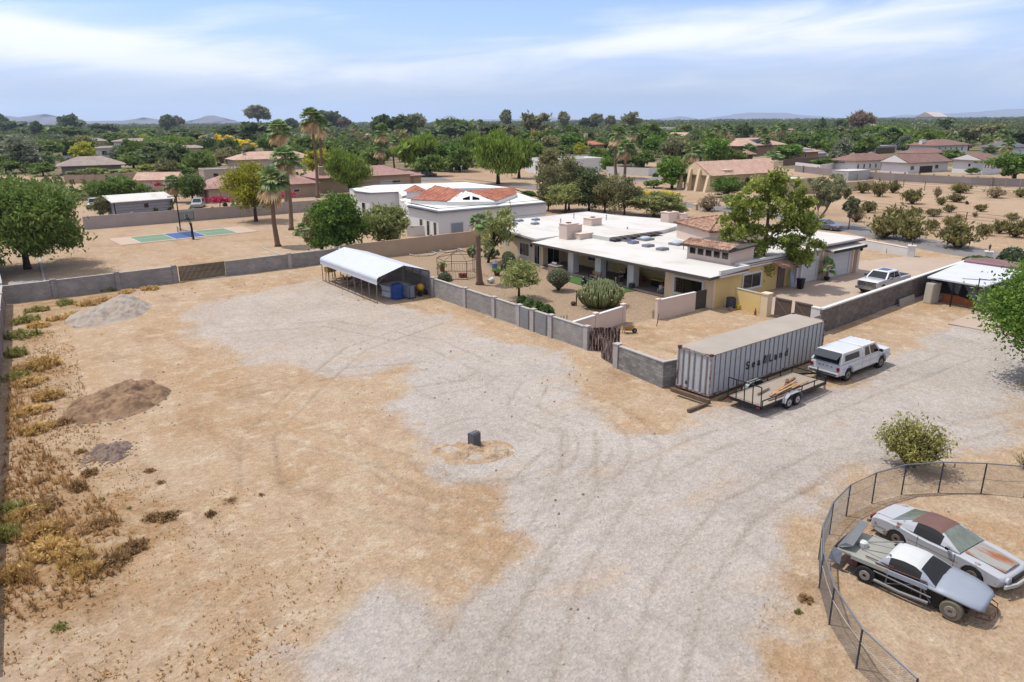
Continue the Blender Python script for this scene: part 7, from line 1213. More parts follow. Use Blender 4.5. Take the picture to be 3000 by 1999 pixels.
# --- distant hills
def hills(pts, dist, name, depth=2500):
 hw = math.hypot(AF[0], AF[1]); fwd = Vector((AF[0]/hw, AF[1]/hw, 0)); rt = Vector((AR[0], AR[1], 0)).normalized(); rng = random.Random(5); mb = MB(); xs_ = np.linspace(pts[0][0], pts[-1][0], 160); hy = np.interp(xs_, [p[0] for p in pts], [p[1] for p in pts]); rows = 9; k0 = len(mb.v)
 for r in range(rows):
  f = r/(rows-1)
  for x, y in zip(xs_, hy):
   d = ray(x, y); s_ = dist/(d[0]*fwd.x+d[1]*fwd.y); top = HCAM+d[2]*s_; p = Vector((d[0]*s_, d[1]*s_, 0)); pr = 1-abs(f-.5)*2; n_ = (math.sin(x*.11+r*1.7)+math.sin(x*.043-r*2.1))*.5; hgt = -40+(top+40)*(pr**.8)*(1+.0 if r == rows//2 else 1+.10*n_*(1-pr)); q = p+fwd*(f-.5)*depth+rt*n_*depth*.03; mb.v.append((q.x, q.y, hgt))
 n = len(xs_)
 for r in range(rows-1):
  for i in range(n-1): mb.f.append((k0+r*n+i, k0+r*n+i+1, k0+(r+1)*n+i+1, k0+(r+1)*n+i)); mb.m.append(0)
 o = struct(name, mb, M('hill_rock', (116, 112, 118), .95, .25, .002), True)
hills([(-60,352),(10,340),(35,339),(60,347),(75,349),(100,342),(118,334),(135,335),(165,346),(200,353),(245,356),(300,354),(400,354),(412,346),(425,344),(445,352),(470,356),(540,356),(575,351),(590,355),(615,340),(625,338),(640,346),(668,356),(720,358)], 9000, 'hills')
hills([(1280,352),(1300,349),(1316,338),(1328,340),(1345,352),(1420,350),(1600,349),(1616,341),(1640,350),(1900,352),(1960,345),(1990,341),(2020,346),(2060,350),(2130,338),(2190,330),(2290,331),(2400,342),(2440,347),(2545,345),(2580,344),(2620,347),(2665,336),(2690,338),(2720,342),(2755,335),(2850,329),(2900,325),(2960,320),(3000,318),(3100,316)], 16000, 'mountains', 4000)
for o in [q for q in bpy.data.objects if q.type == 'EMPTY' and not q.get('label') and not q.parent]:
 for c_ in list(o.children): bpy.data.objects.remove(c_)
 bpy.data.objects.remove(o)
# --- air
hb = MB(); hb.box((-26000, -26000, -60), (26000, 26000, 520)); hm = bpy.data.materials.new('haze'); hm.use_nodes = True; hn = hm.node_tree; hn.nodes.remove(hn.nodes['Principled BSDF']); pv = hn.nodes.new('ShaderNodeVolumePrincipled'); pv.inputs['Color'].default_value = (.66, .80, 1, 1); pv.inputs['Density'].default_value = HAZE; pv.inputs['Anisotropy'].default_value = .2; hn.links.new(pv.outputs[0], hn.nodes['Material Output'].inputs['Volume'])
ho = obj('haze', hb, hm); ho['kind'] = 'stuff'; ho['label'] = 'thin bluish haze in the air'
# ------------------------------------------------------------------ vehicles  (local frame: +x forward, y left, z up)
def arch(x, r, z0, n=7): return [(x+r*math.cos(math.pi*i/n), z0+(r-.0)*math.sin(math.pi*i/n)*1.0) for i in range(n+1)]
def prismY(mb, prof, hw, shape=None, ys=(-1, -.86, -.45, 0, .45, .86, 1)):
 n = len(prof); o = len(mb.v); shape = shape or (lambda x, y, z, yn: (x, y, z))
 for yn in ys:
  for x, z in prof: mb.v.append(tuple(shape(x, yn*hw, z, yn)))
 for j in range(len(ys)-1):
  for i in range(n): mb.f.append((o+j*n+i, o+(j+1)*n+i, o+(j+1)*n+(i+1) % n, o+j*n+(i+1) % n)); mb.m.append(mb.mi)
 mb.f.append(tuple(o+i for i in range(n))); mb.f.append(tuple(o+(len(ys)-1)*n+i for i in range(n))[::-1]); mb.m += [mb.mi]*2
 return mb
def quadpt(Q, u, v): a = Q[0].lerp(Q[1], u); b = Q[3].lerp(Q[2], u); return a.lerp(b, v)
def panel(mb, Q, uv, off=.012, flip=False):
 n = (Q[1]-Q[0]).cross(Q[3]-Q[0]).normalized()*(-1 if flip else 1); pts = [quadpt(Q, u, v)+n*off for u, v in uv]
 mb.add([tuple(p) for p in pts], [tuple(range(len(pts)))]); return mb
def wheel(t, x, y, r=.36, w_=.25, side=-1, rimm=None, tyrem=None, name='wheel', hub=None):
 rx = Matrix.Rotation(R_(90), 3, 'X'); mb = MB(); mb.lathe([(r*.62, -w_/2), (r*.92, -w_/2), (r, -w_*.36), (r, w_*.36), (r*.92, w_/2), (r*.62, w_/2)], 22, (x, y, r), rx); wo = obj(name, mb, tyrem or rubber, t)
 mb = MB(); yo = side*w_*.46; mb.lathe([(r*.63, 0), (r*.60, -.012*side*-1), (r*.52, .03), (r*.2, .035), (r*.17, -.02), (.001, -.025)], 18, (x, y+yo, r), Matrix.Rotation(R_(90 if side < 0 else -90), 3, 'X')); mb.v = [(a, b, c) for a, b, c in mb.v]; ro = obj('rim', mb, rimm or metal_grey, wo)
 mb = MB()
 for k in range(8): a = k*math.pi/4; mb.lathe([(r*.07, 0), (r*.07, .008)], 6, (x+r*.38*math.cos(a), y+side*(w_*.5+.0), r+r*.38*math.sin(a)), rx)
 obj('rim_holes', mb, blackmetal, ro); return wo
def vehicle(name, label, cat, loc, rz, prof, hw, cab, wheels, paint, glassm=None, belt=.95, wr=.36, extra=None, tumble=.16, nose=.10, rim=None, side_wins=(), cabpaint=None, ww=.25, both=True):
 t = thing(name, label, cat, loc, rz); xs_ = [p[0] for p in prof]; xm, xM = min(xs_), max(xs_)
 def shp(x, y, z, yn):
  e = abs(yn)**4; f = max(0, (x-(xM-.6))/.6); b = max(0, ((xm+.5)-x)/.5); zz = z-(.035*e if z > belt-.12 else 0); return (x-nose*e*f+nose*.7*e*b, y*(1-.05*f*abs(yn)-.03*b)*(1-.03*max(0, (.45-z))/.45), zz)
 mb = MB(); prismY(mb, prof, hw, shp); body = obj('body', mb, paint, t, smooth=True); body.data.set_sharp_from_angle(angle=.7); bv = body.modifiers.new('b', 'BEVEL'); bv.width = .035; bv.segments = 2; bv.angle_limit = .5
 (xb0, xb1), (xt0, xt1), zb, zt = cab; wb, wt = hw*.965, hw*(1-tumble)*.93; V_ = Vector
 def cp_(x, s, z, w_): return V_((x, s*w_, z))
 bl, br, fl, fr = cp_(xb0, 1, zb, wb), cp_(xb0, -1, zb, wb), cp_(xb1, 1, zb, wb), cp_(xb1, -1, zb, wb); tl, tr, gl, gr = cp_(xt0, 1, zt, wt), cp_(xt0, -1, zt, wt), cp_(xt1, 1, zt, wt), cp_(xt1, -1, zt, wt); cr = .05
 mb = MB(); rings = []
 for x, xt_, w1 in ((0, 0, 0),): pass
 vs = [bl, br, fr, fl, tl, tr, gr, gl, V_((xt0+.08, wt*.55, zt+cr)), V_((xt0+.08, -wt*.55, zt+cr)), V_((xt1-.08, -wt*.55, zt+cr)), V_((xt1-.08, wt*.55, zt+cr))]
 mb.add([tuple(v) for v in vs], [(0,1,5,4), (1,2,6,5), (2,3,7,6), (3,0,4,7), (4,5,9,8), (5,6,10,9), (6,7,11,10), (7,4,8,11), (8,9,10,11)]); cabo = obj('cabin', mb, cabpaint or paint, t)
 gm = glassm or glass
 Qw = [fr, fl, gl, gr]; mb = MB(); panel(mb, Qw, [(.06, .06), (.94, .06), (.93, .93), (.07, .93)]); obj('windscreen', mb, gm, cabo)
 Qb = [bl, br, tr, tl]; mb = MB(); panel(mb, Qb, [(.08, .15), (.92, .15), (.90, .92), (.10, .92)]); obj('rear_window', mb, gm, cabo)
 for s, Q in ((-1, [br, fr, gr, tr]), (1, [fl, bl, tl, gl])):
  for uv in side_wins:
   uu = uv if s < 0 else [(1-u, v) for u, v in uv][::-1]; mb = MB(); panel(mb, Q, uu); obj('side_window', mb, gm, cabo)
 for x in wheels:
  wheel(t, x, -(hw-ww/2-.01), wr, ww, -1, rim)
  if both: wheel(t, x, hw-ww/2-.01, wr, ww, 1, rim)
 mb = MB(); mb.box((xm+.35, -hw+.12, wr*.75), (xM-.35, hw-.12, wr*1.9)); obj('underbody', mb, blackmetal, t)
 return t, body, cabo, (xm, xM)
def lamps(t, x, hw, z, h, w_, mat, name, d=.02):
 for s in (-1, 1): mb = MB(); y0, y1 = sorted((s*(hw-.04), s*(hw-.04-w_))); mb.box((min(x, x+d), y0, z), (max(x, x+d), y1, z+h)); obj(name, mb, mat, t)
red_l = M('tail_red', (150, 26, 24), .3, 0); clear_l = M('clear_lamp', (205, 210, 214), .15, 0)
def pickup_prof(r0, r1, L, zb, zt, R, hood, zg=.42, bed=None):
 # rear at x=0; returns side outline counter-clockwise from rear bottom
 p = [(0, zg+.15), (.05, zg)] ; p += [(r0-R, zg)]+arch(r0, R, zg)[::-1][1:-1]+[(r0+R, zg)]
 p += [(r1-R, zg)]+arch(r1, R, zg)[::-1][1:-1]+[(r1+R, zg), (L-.06, zg+.05), (L, zg+.25), (L-.02, hood-.12), (L-.14, hood-.02)]; p += [(hood_x, hz) for hood_x, hz in bed]+[(.03, zb), (0, zb-.05)]
 return p
def greenhouse(t, prof, wb, wt, zb, win, ws, rw, bodym, roofm_, gm, fw_=None, sidem=None):
 # prof: roof line [(x, z)]; wt(x) half width at the cantrail; faces are handed to roof, glass or pillars by where they lie
 xs_ = np.linspace(prof[0][0], prof[-1][0], 25); zs = np.interp(xs_, [p[0] for p in prof], [p[1] for p in prof]); zs = np.convolve(np.r_[zs[0], zs, zs[-1]], [.25, .5, .25], 'valid')
 G_ = []
 for x, z in zip(xs_, zs):
  f = min(1, max(0, (z-zb)/(max(zs)-zb))); w_ = wb+(wt-wb)*f; row = []
  for s in (-1, 1):
   a = [(wb+.0 if f < .02 else wb-.01, zb), (wb+(w_-wb)*.55, zb+(z-zb)*.55), (w_, zb+(z-zb)*.90), (w_-.10*f-.02, z-.01), (w_*.5, z+.022*f)]
   a = [(x, s*y, q) for y, q in a]; row += a if s < 0 else [(x, 0, z+.03*f)]+a[::-1]
  G_.append(row)
 parts = {}
 for i in range(24):
  xm = (xs_[i]+xs_[i+1])/2
  for j in range(10):
   side = j in (0, 1, 8, 9); top = 3 <= j <= 6
   if side and win[0] < xm < win[1]: k = 'side_window'
   elif top and xm > ws: k = 'windscreen'
   elif top and xm < rw[1] and xm > rw[0]: k = 'rear_window'
   elif rw[1] <= xm <= ws and not side: k = 'roof_panel'
   else: k = 'pillars'
   if k is None: continue
   mb = parts.setdefault(k, MB()); mb.quad(G_[i][j], G_[i][j+1], G_[i+1][j+1], G_[i+1][j])
 for k, mb in parts.items():
  m_ = {'side_window': sidem or gm, 'windscreen': gm, 'rear_window': gm if fw_ is None else fw_, 'roof_panel': roofm_, 'pillars': bodym}[k]
  if k == 'rear_window' and fw_ is False: continue
  o = obj(k, mb, m_, t, smooth=True)
# 1. white crew-cab pickup with camper shell
L_ = 6.3; prof = pickup_prof(1.05, 5.1, L_, 1.22, 1.9, .50, 1.28, .52, [(4.9, 1.32), (4.75, 1.26), (2.9, 1.25), (2.2, 1.24)])
t, body, cabo, _ = vehicle('camper_pickup', 'old white crew-cab pickup with camper shell and propped dark rear glass', 'pickup truck', (41.1, 22.5, 0), .0, prof, 1.02, ((2.62, 4.95), (2.75, 4.3), 1.24, 1.93), (1.05, 5.1), white_paint, None, 1.22, .42, rim=M('tan_rim', (150, 138, 120), .6, .2), side_wins=[[(.13, .1), (.40, .1), (.42, .86), (.16, .86)], [(.47, .1), (.90, .1), (.88, .86), (.50, .86)]], tumble=.12, ww=.30)
cap_ = MB(); hw = .99
V8 = [(.10, hw), (2.55, hw), (2.55, hw*.86), (.45, hw*.86)]
cap_.add([(.06, -hw, 1.24), (2.6, -hw, 1.24), (2.6, hw, 1.24), (.06, hw, 1.24), (.42, -hw*.86, 1.90), (2.6, -hw*.86, 1.90), (2.6, hw*.86, 1.90), (.42, hw*.86, 1.90), (.55, -.5, 1.96), (2.55, -.5, 1.96), (2.55, .5, 1.96), (.55, .5, 1.96)], [(0,3,2,1),(0,1,5,4),(1,2,6,5),(2,3,7,6),(3,0,4,7),(4,5,9,8),(5,6,10,9),(6,7,11,10),(7,4,8,11),(8,9,10,11)]); sh_ = obj('camper_shell', cap_, white_paint, t)
for s in (-1, 1):
 mb = MB(); mb.v = []; pts = [(.55, 1.38), (2.25, 1.38), (2.25, 1.74), (.62, 1.74)]; f = lambda x, z: (x, s*(hw-(z-1.24)/.66*hw*.14+.012), z); mb.add([f(*p) for p in (pts if s < 0 else pts[::-1])], [(0,1,2,3)]); obj('side_window', mb, M('smoked_glass', (66, 68, 72), .2, 0), sh_)
mb = MB(); mb.add([(.40, -.80, 1.88), (.40, .80, 1.88), (-.22, .82, 1.58), (-.22, -.82, 1.58), (.40, -.80, 1.90), (.40, .80, 1.90), (-.22, .82, 1.61), (-.22, -.82, 1.61)], [(0,1,2,3),(7,6,5,4),(0,3,7,4),(1,5,6,2),(2,6,7,3),(0,4,5,1)]); obj('rear_hatch', mb, M('smoked_glass', (66, 68, 72)), sh_, label='dark glass rear hatch of the camper shell propped open')
mb = MB(); mb.add([(.055, -.86, 1.27), (.055, .86, 1.27), (.38, .74, 1.86), (.38, -.74, 1.86)], [(0,3,2,1)]); mb.v = [(x-.015, y, z) for x, y, z in mb.v]; obj('rear_opening', mb, blackmetal, sh_)  # black sheet painted as the shade inside the open shell
lamps(t, -.03, 1.0, .82, .24, .16, red_l, 'tail_light', .05); mb = MB(); mb.box((-.20, -1.0, .55), (-.02, 1.0, .72)); obj('rear_bumper', mb, M('bumper_white', (200, 200, 200), .5, .1), t); mb = MB(); mb.box((-.215, -.9, .60), (-.2, .9, .66)); obj('bumper_step', mb, blackmetal, t)
mb = MB(); [mb.box((-.02, y-.03, 1.0), (.0, y+.03, 1.07)) for y in (.35, .1, -.15, -.45)]; obj('tailgate_badges', mb, blackmetal, t)
mb = MB(); mb.box((L_-.02, -.9, .62), (L_+.14, .9, .80)); obj('front_bumper', mb, chrome, t); mb = MB(); mb.box((L_-.01, -.8, .86), (L_+.03, .8, 1.12)); obj('grille', mb, blackmetal, t)
for s in (-1, 1): mb = MB(); mb.box((4.55, s*1.05-.02, 1.30), (4.67, s*1.22+.02, 1.46)) if s > 0 else mb.box((4.55, -1.24, 1.30), (4.67, -1.03, 1.46)); obj('mirror', mb, blackmetal, t)
mb = MB(); mb.box((.35, -1.035, .92), (5.9, -1.02, .96)); mb.box((.35, 1.02, .92), (5.9, 1.035, .96)); obj('side_trim', mb, M('trim_pale', (205, 208, 214), .4, 0), t)
for x in (2.6, 3.58, 4.62): mb = MB(); mb.box((x, -1.026, .58), (x+.012, -1.019, 1.22)); obj('door_seam', mb, blackmetal, t)
for x in (1.05, 5.1):
 for s in (-1, 1): mb = MB(); mb.tube([(x+.56*math.cos(a), s*1.02, .52+.56*math.sin(a)) for a in [math.pi*i/8 for i in range(9)]], .055, 6); obj('wheel_arch', mb, white_paint, t)
mb = MB(); [mb.blob((2.9+i*.0+1.35, y, 1.99), (.07, .05, .03), 8, 4) for i, y in enumerate((-.6, -.3, 0, .3, .6))]; obj('cab_lights', mb, M('amber', (206, 120, 50), .4, 0), t)
# 2. newer white pickup nose towards the viewer
prof = pickup_prof(1.25, 5.2, 6.3, 1.30, 1.95, .50, 1.36, .50, [(4.75, 1.40), (4.6, 1.34), (2.05, 1.32)])
t, body, cabo, _ = vehicle('white_pickup', 'modern white pickup with dark glass roof and big chrome grille', 'pickup truck', (71.9, 32.85, 0), math.pi, prof, 1.02, ((2.02, 4.75), (2.3, 4.0), 1.32, 1.95), (1.25, 5.2), white_paint, None, 1.28, .42, rim=chrome, side_wins=[[(.06, .1), (.44, .1), (.44, .86), (.14, .86)], [(.48, .1), (.93, .1), (.88, .86), (.48, .86)]])
mb = MB(); mb.box((2.65, -.45, 2.0), (3.75, .45, 2.012)); obj('glass_roof', mb, glass, cabo); mb = MB(); mb.box((.12, -.86, 1.28), (1.95, .86, 1.325)); obj('bed_floor', mb, blackmetal, t)
mb = MB(); mb.box((6.28, -.86, .80), (6.34, .86, 1.24)); g_ = obj('grille', mb, M('grille_dark', (50, 50, 54), .4, 0), t); mb = MB(); [mb.box((6.335, -.8, z), (6.36, .8, z+.045)) for z in (.84, .97, 1.10)]; [mb.box((6.335, y-.03, .82), (6.355, y+.03, 1.2)) for y in (-.8, 0, .8)]; obj('grille_bars', mb, chrome, g_)
mb = MB(); mb.box((6.28, -1.0, .52), (6.46, 1.0, .72)); obj('front_bumper', mb, chrome, t); lamps(t, 6.27, 1.0, .86, .3, .14, clear_l, 'headlight', .05); lamps(t, -.03, 1.0, .9, .34, .12, red_l, 'tail_light', .05)
for s in (-1, 1): mb = MB(); mb.box((4.3, s*1.2-.13, 1.36), (4.42, s*1.2+.13, 1.60)); obj('mirror', mb, chrome, t)
# 3. parked cars further off
def car_prof(L, r0, r1, R, zb, hood, trunk=None, zg=.22):
 p = [(0, zg+.2), (.08, zg)]; p += [(r0-R, zg)]+arch(r0, R, zg)[::-1][1:-1]+[(r0+R, zg), (r1-R, zg)]+arch(r1, R, zg)[::-1][1:-1]+[(r1+R, zg), (L-.08, zg+.02), (L, zg+.2), (L-.04, hood-.14), (L-.3, hood-.05)]
 return p+[(L*.70, hood+.05), (L*.62, zb), (L*.25, zb), (L*.05, zb-.03), (.02, zb-.18)]
silver = M('silver_paint', (176, 178, 182), .3, .03, 2, coat=.5); greyp = M('grey_paint', (96, 102, 112), .3, .03, 2, coat=.5); blackp = M('black_paint', (26, 28, 32), .25, .05, 2, coat=.6)
sw2 = [[(.08, .12), (.46, .12), (.46, .85), (.2, .85)], [(.5, .12), (.93, .12), (.84, .85), (.5, .85)]]
def simple(name, label, cat, loc, rz, paint, L, h, hw=.92, van=False):
 prof = car_prof(L, L*.18, L*.80, .36, .92 if not van else 1.0, .88 if not van else .98); t, b, c, _ = vehicle(name, label, cat, loc, rz, prof, hw, ((L*.10 if van else L*.12, L*.72), (L*.14 if van else L*.30, L*.55), .92 if not van else 1.0, h), (L*.18, L*.80), paint, None, .9, .33, side_wins=sw2)
 lamps(t, L-.1, hw, .6, .14, .2, clear_l, 'headlight', .1); lamps(t, -.02, hw, .65, .14, .2, red_l, 'tail_light', .05); return t
c0 = G(cD(945, 868)); c1 = G(cD(1150, 892)); d = c1-c0; simple('grey_car', 'grey saloon car parked on the street behind the leaning trees', 'car', c0, math.atan2(d.y, d.x), greyp, 4.9, 1.45)
simple('silver_minivan', 'silver minivan parked behind the grey wall by a round tree', 'minivan', G(cA(1850, 1025))+Vector((.5, 2.2, 0)), R_(-115), silver, 5.0, 1.75, .98, True)
c0 = G(cB(1985, 746)); simple('black_car', 'black car parked under the tree at the street corner', 'car', c0, R_(-48), blackp, 4.9, 1.75, .98, True)
simple('white_utility_truck', 'white truck half hidden by the feathery trees at the shed', 'truck', G(cA(860, 1040)), R_(70), white_paint, 5.6, 1.9, 1.0, True)
simple('dark_car', 'dark car behind the feathery trees by the metal shed', 'car', G(cA(1210, 955)), R_(10), blackp, 4.7, 1.45); simple('white_car', 'white car between the feathery trees by the metal shed', 'car', G(cA(1090, 985)), R_(5), white_paint, 4.7, 1.45)
simple('white_far_van', 'white van parked left of the two-storey white house', 'van', G(cD(1590, 388)), R_(-30), white_paint, 6, 2.1, 1.0, True)
# 4. rusty white coupe
def rustpaint(name, base, patch, f, sc=1.3, extra=(120, 70, 40)): return M(name, base, .55, .04, sc, .004, 30, col2=patch, fac=f, det=8)
wcar = rustpaint('old_white_paint', (198, 200, 204), (128, 84, 60), (.60, .66), 1.5); hoodm = M('rusty_hood', (176, 176, 168), .6, .1, 1.6, .004, 30, col2=(168, 100, 52), fac=(.44, .60), det=8, stretch=(.5, 1.8, 1)); roofm = M('rusty_brown_roof', (118, 84, 78), .7, .12, 1.5, .003, 30, col2=(132, 92, 76))
L_ = 5.0; R = .40; zg = .24
prof = [(0, .50), (.10, .30), (.45, zg)]+[(1.18-R, zg)]+arch(1.18, R, zg+.04)[::-1][1:-1]+[(1.18+R, zg), (3.95-R, zg)]+arch(3.95, R, zg+.04)[::-1][1:-1]+[(3.95+R, zg), (4.85, .28), (5.0, .42), (5.02, .58), (4.92, .70), (4.6, .77), (4.1, .84), (3.5, .88), (3.0, .86), (2.3, .84), (1.7, .87), (1.2, .92), (.7, .92), (.25, .87), (.03, .74)]
cx = G((2627, 1573.5), .33); fx_ = G((2855, 1686.8), .33); d = fx_-cx; rz = R_(-95); fw = Vector((math.cos(rz), math.sin(rz), 0)); lf = Vector((-fw.y, fw.x, 0)); mid = (cx+fx_)/2; org = mid-fw*((1.18+3.95)/2)+lf*(.93-.13); org.z = 0
t, body, cabo, _ = vehicle('rusty_coupe', 'old white coupe with rusty brown roof and streaked orange bonnet', 'car', org, rz, prof, .93, ((1.6, 2.9), (1.8, 2.6), .88, .93), (1.18, 3.95), wcar, None, .88, .335, rim=M('rusty_rim', (110, 92, 80), .7, .3), tumble=.20, nose=.16, ww=.24)
for o_ in [cabo]+list(cabo.children): bpy.data.objects.remove(o_)
greenhouse(t, [(.72, .90), (1.05, 1.02), (1.5, 1.20), (1.85, 1.28), (2.3, 1.30), (2.6, 1.26), (3.0, 1.09), (3.42, .90)], .86, .60, .885, (1.75, 2.78), 2.62, (.85, 1.50), wcar, roofm, M('green_glass', (120, 128, 116), .15, .25, 3), None, M('opening_shade', (22, 22, 24), .8, 0))  # side windows stand open; dark sheets paint the shade inside
mb = MB(); mb.add([(3.46, -.60, .915), (4.78, -.52, .79), (4.78, .52, .79), (3.46, .60, .915), (3.5, -.2, .955), (4.78, -.13, .835), (4.78, .13, .835), (3.5, .2, .955)], [(0,1,5,4),(4,5,6,7),(7,6,2,3),(1,2,6,5),(0,4,7,3)]); obj('bonnet', mb, hoodm, t)
mb = MB(); mb.add([(.12, -.6, .86), (.80, -.68, .935), (.80, .68, .935), (.12, .6, .86)], [(0,1,2,3)]); obj('boot_lid', mb, wcar, t)
mb = MB(); mb.bar((5.0, -.88, .44), (5.14, -.36, .44), .07, .12); mb.bar((5.14, -.36, .44), (5.14, .36, .44), .07, .12); mb.bar((5.14, .36, .44), (5.0, .88, .44), .07, .12); obj('front_bumper', mb, M('dull_white', (196, 196, 192), .5, .1), t)
mb = MB(); mb.box((4.99, -.44, .50), (5.04, .44, .68)); obj('grille', mb, blackmetal, t); mb = MB(); mb.box((-.10, -.82, .42), (.0, .82, .54)); obj('rear_bumper', mb, chrome, t)
for s in (-1, 1): mb = MB(); mb.lathe([(.11, -.04), (.12, .04)], 12, (4.96, s*.66, .60), Matrix.Rotation(R_(90), 3, 'Y')); obj('headlight', mb, clear_l, t); mb = MB(); mb.box((-.02, s*.62-.16, .60), (.03, s*.62+.16, .74)); obj('tail_light', mb, red_l, t); mb = MB(); mb.box((1.6, s*.934-.004, .555), (3.45, s*.934+.004, .575)); mb.box((.2, s*.934-.004, .50), (.75, s*.934+.004, .52)); obj('side_trim', mb, M('trim_line', (150, 130, 104), .5, .1), t)
for x in (1.95, 3.3): mb = MB(); mb.box((x, -.936, .34), (x+.012, -.928, .88)); obj('door_seam', mb, blackmetal, t)
mb = MB(); mb.box((3.0, -1.06, .93), (3.12, -.93, 1.03)); obj('mirror', mb, chrome, t); mb = MB(); mb.box((2.1, -.5, .6), (2.6, .5, .95)); mb.box((3.1, -.7, .75), (3.3, .7, .95)); obj('seats', mb, M('seat_dark', (40, 38, 38), .9, .1), t)
# 5. stripped race car
gp2 = M('pale_blue_grey_panel', (166, 174, 186), .5, .05, 1.2, .004, 30, col2=(150, 156, 158), fac=(.5, .8)); wroof = M('white_roof_panel', (226, 226, 222), .4, .03); gbeige = M('beige_panel', (170, 170, 158), .6, .08, 1)
a = G((2533.7, 1703.7)); b = G((2784.8, 1810.8)); d = b-a; rz = R_(-83.5); fw = Vector((math.cos(rz), math.sin(rz), 0)); lf = Vector((-fw.y, fw.x, 0)); mid = (a+b)/2; xr, xf = 1.05, 3.78; org = mid-fw*((xr+xf)/2)+lf*(.92-.10); org.z = 0
t = thing('stripped_race_car', 'stripped grey race car with white roof, exposed tubes and bent rear spoiler', 'race car', org, rz); hw = .95
mb = MB(); st = [(3.0, .95, .86, .93), (3.5, .95, .83, .91), (3.9, .92, .79, .87), (4.25, .86, .73, .80), (4.5, .74, .66, .72), (4.62, .56, .60, .65)]
for x, w_, z0, z1 in st: mb.v += [(x, -w_, z0-.07), (x, -w_, z0), (x, -w_*.6, z0+(z1-z0)*.8), (x, 0, z1), (x, w_*.6, z0+(z1-z0)*.8), (x, w_, z0), (x, w_, z0-.07)]
for i in range(5):
 for j in range(6): mb.f.append((i*7+j, (i+1)*7+j, (i+1)*7+j+1, i*7+j+1)); mb.m.append(0)
o_ = obj('bonnet', mb, gp2, t, smooth=True); mo = o_.modifiers.new('t', 'SOLIDIFY'); mo.thickness = .02
mb = MB(); mb.tube([(3.05, -.36, .915), (3.9, -.34, .85), (4.45, -.28, .72)], .018, 5); mb.tube([(3.05, .36, .915), (3.9, .34, .85), (4.45, .28, .72)], .018, 5); obj('bonnet_crease', mb, gp2, t)
mb = MB(); mb.add([(-.05, -.86, .86), (1.75, -hw, .88), (1.75, hw, .88), (-.05, .86, .86), (-.05, -.86, .80), (1.75, -hw, .80), (1.75, hw, .80), (-.05, .86, .80)], [(0,1,2,3), (0,4,5,1), (3,2,6,7), (0,3,7,4)]); obj('rear_deck', mb, gbeige, t)
for s in (-1, 1): mb = MB(); mb.box((1.7, s*(hw-.02)-.03, .72), (3.0, s*(hw-.02)+.03, .88)); obj('side_panel_or_shade', mb, gp2, t); mb = MB(); mb.box((.5, s*(hw-.02)-.03, .74), (1.75, s*(hw-.02)+.03, .885)); obj('quarter_panel', mb, gbeige, t)
mb = MB(); mb.add([(-.30, -.90, .34), (.16, -.95, .34), (.20, -.95, .90), (-.16, -.88, .90), (-.30, -.2, .36), (-.18, -.2, .90)], [(0,1,2,3), (0,3,5,4), (1,2,3)]); mb.add([(-.30, -.2, .36), (-.18, -.2, .9), (-.16, .88, .9), (-.30, .88, .36)], [(0,1,2,3)]); obj('rear_fascia', mb, M('crumpled_panel', (150, 158, 170), .45, .15, 3, .06, 6), t)
mb = MB(); mb.add([(-.05, -.78, .92), (-.1, .85, 1.0), (.05, .85, 1.34), (.20, -.74, 1.14), (.45, -.74, 1.12), (.35, .82, 1.36), (.1, -.80, .94)], [(0,1,2,3), (3,2,5,4), (0,3,4,6)]); o_ = obj('spoiler', mb, M('dull_spoiler', (120, 124, 124), .5, .1), t); mo = o_.modifiers.new('t', 'SOLIDIFY'); mo.thickness = .015
greenhouse(t, [(1.30, .90), (1.5, 1.14), (1.68, 1.25), (2.1, 1.29), (2.5, 1.26), (2.85, 1.10), (3.2, .90)], .86, .62, .875, (1.66, 2.72), 2.62, (1.3, 1.55), gp2, wroof, M('opening_shade', (22, 22, 24), .8, 0), False)  # no glass here; dark sheets paint the shaded void in the openings
for s in (-1, 1): mb = MB(); mb.box((.9, s*.80-.02, .22), (3.5, s*.80+.02, .74)); obj('side_panel_or_shade', mb, blackmetal, t)  # sides are open here; black sheets paint the shade behind the tubes
mb = MB(); mb.box((.35, -.72, .34), (4.2, .72, .52)); obj('floor_pan', mb, M('dark_floor', (44, 40, 40), .9, .3, 3), t); mb = MB(); mb.box((1.45, -.80, .5), (2.95, .80, .72)); obj('cockpit_tub', mb, blackmetal, t)
mb = MB()
for s in (-1, 1):
 mb.tube([(1.3, s*.93, .62), (3.15, s*.93, .50)], .028); mb.tube([(1.35, s*.96, .30), (2.2, s*1.0, .26), (3.1, s*.96, .28)], .06); mb.tube([(1.75, s*.90, .85), (1.72, s*.9, .30)], .025); mb.tube([(2.8, s*.90, .85), (2.85, s*.9, .30)], .025); mb.tube([(2.8, s*.9, .8), (3.15, s*.9, .3)], .02); mb.tube([(1.75, s*.9, .32), (2.8, s*.88, .78)], .02)
 mb.tube([(1.66, s*.58, 1.28), (.6, s*.30, .9)], .02); mb.tube([(1.66, s*.58, 1.28), (1.66, s*.62, .5)], .025)
obj('tube_frame', mb, M('tube_grey', (130, 130, 128), .6, .2), t); mb = MB(); mb.tube([(1.3, -.88, .93), (2.95, -.86, .95)], .025); mb.tube([(.9, -.7, .93), (1.9, -.86, 1.0)], .022); [mb.tube([(x, -.88, .86), (x, -.9, .4)], .018) for x in (2.0, 2.55)]; obj('rusty_bars', mb, rust, t)
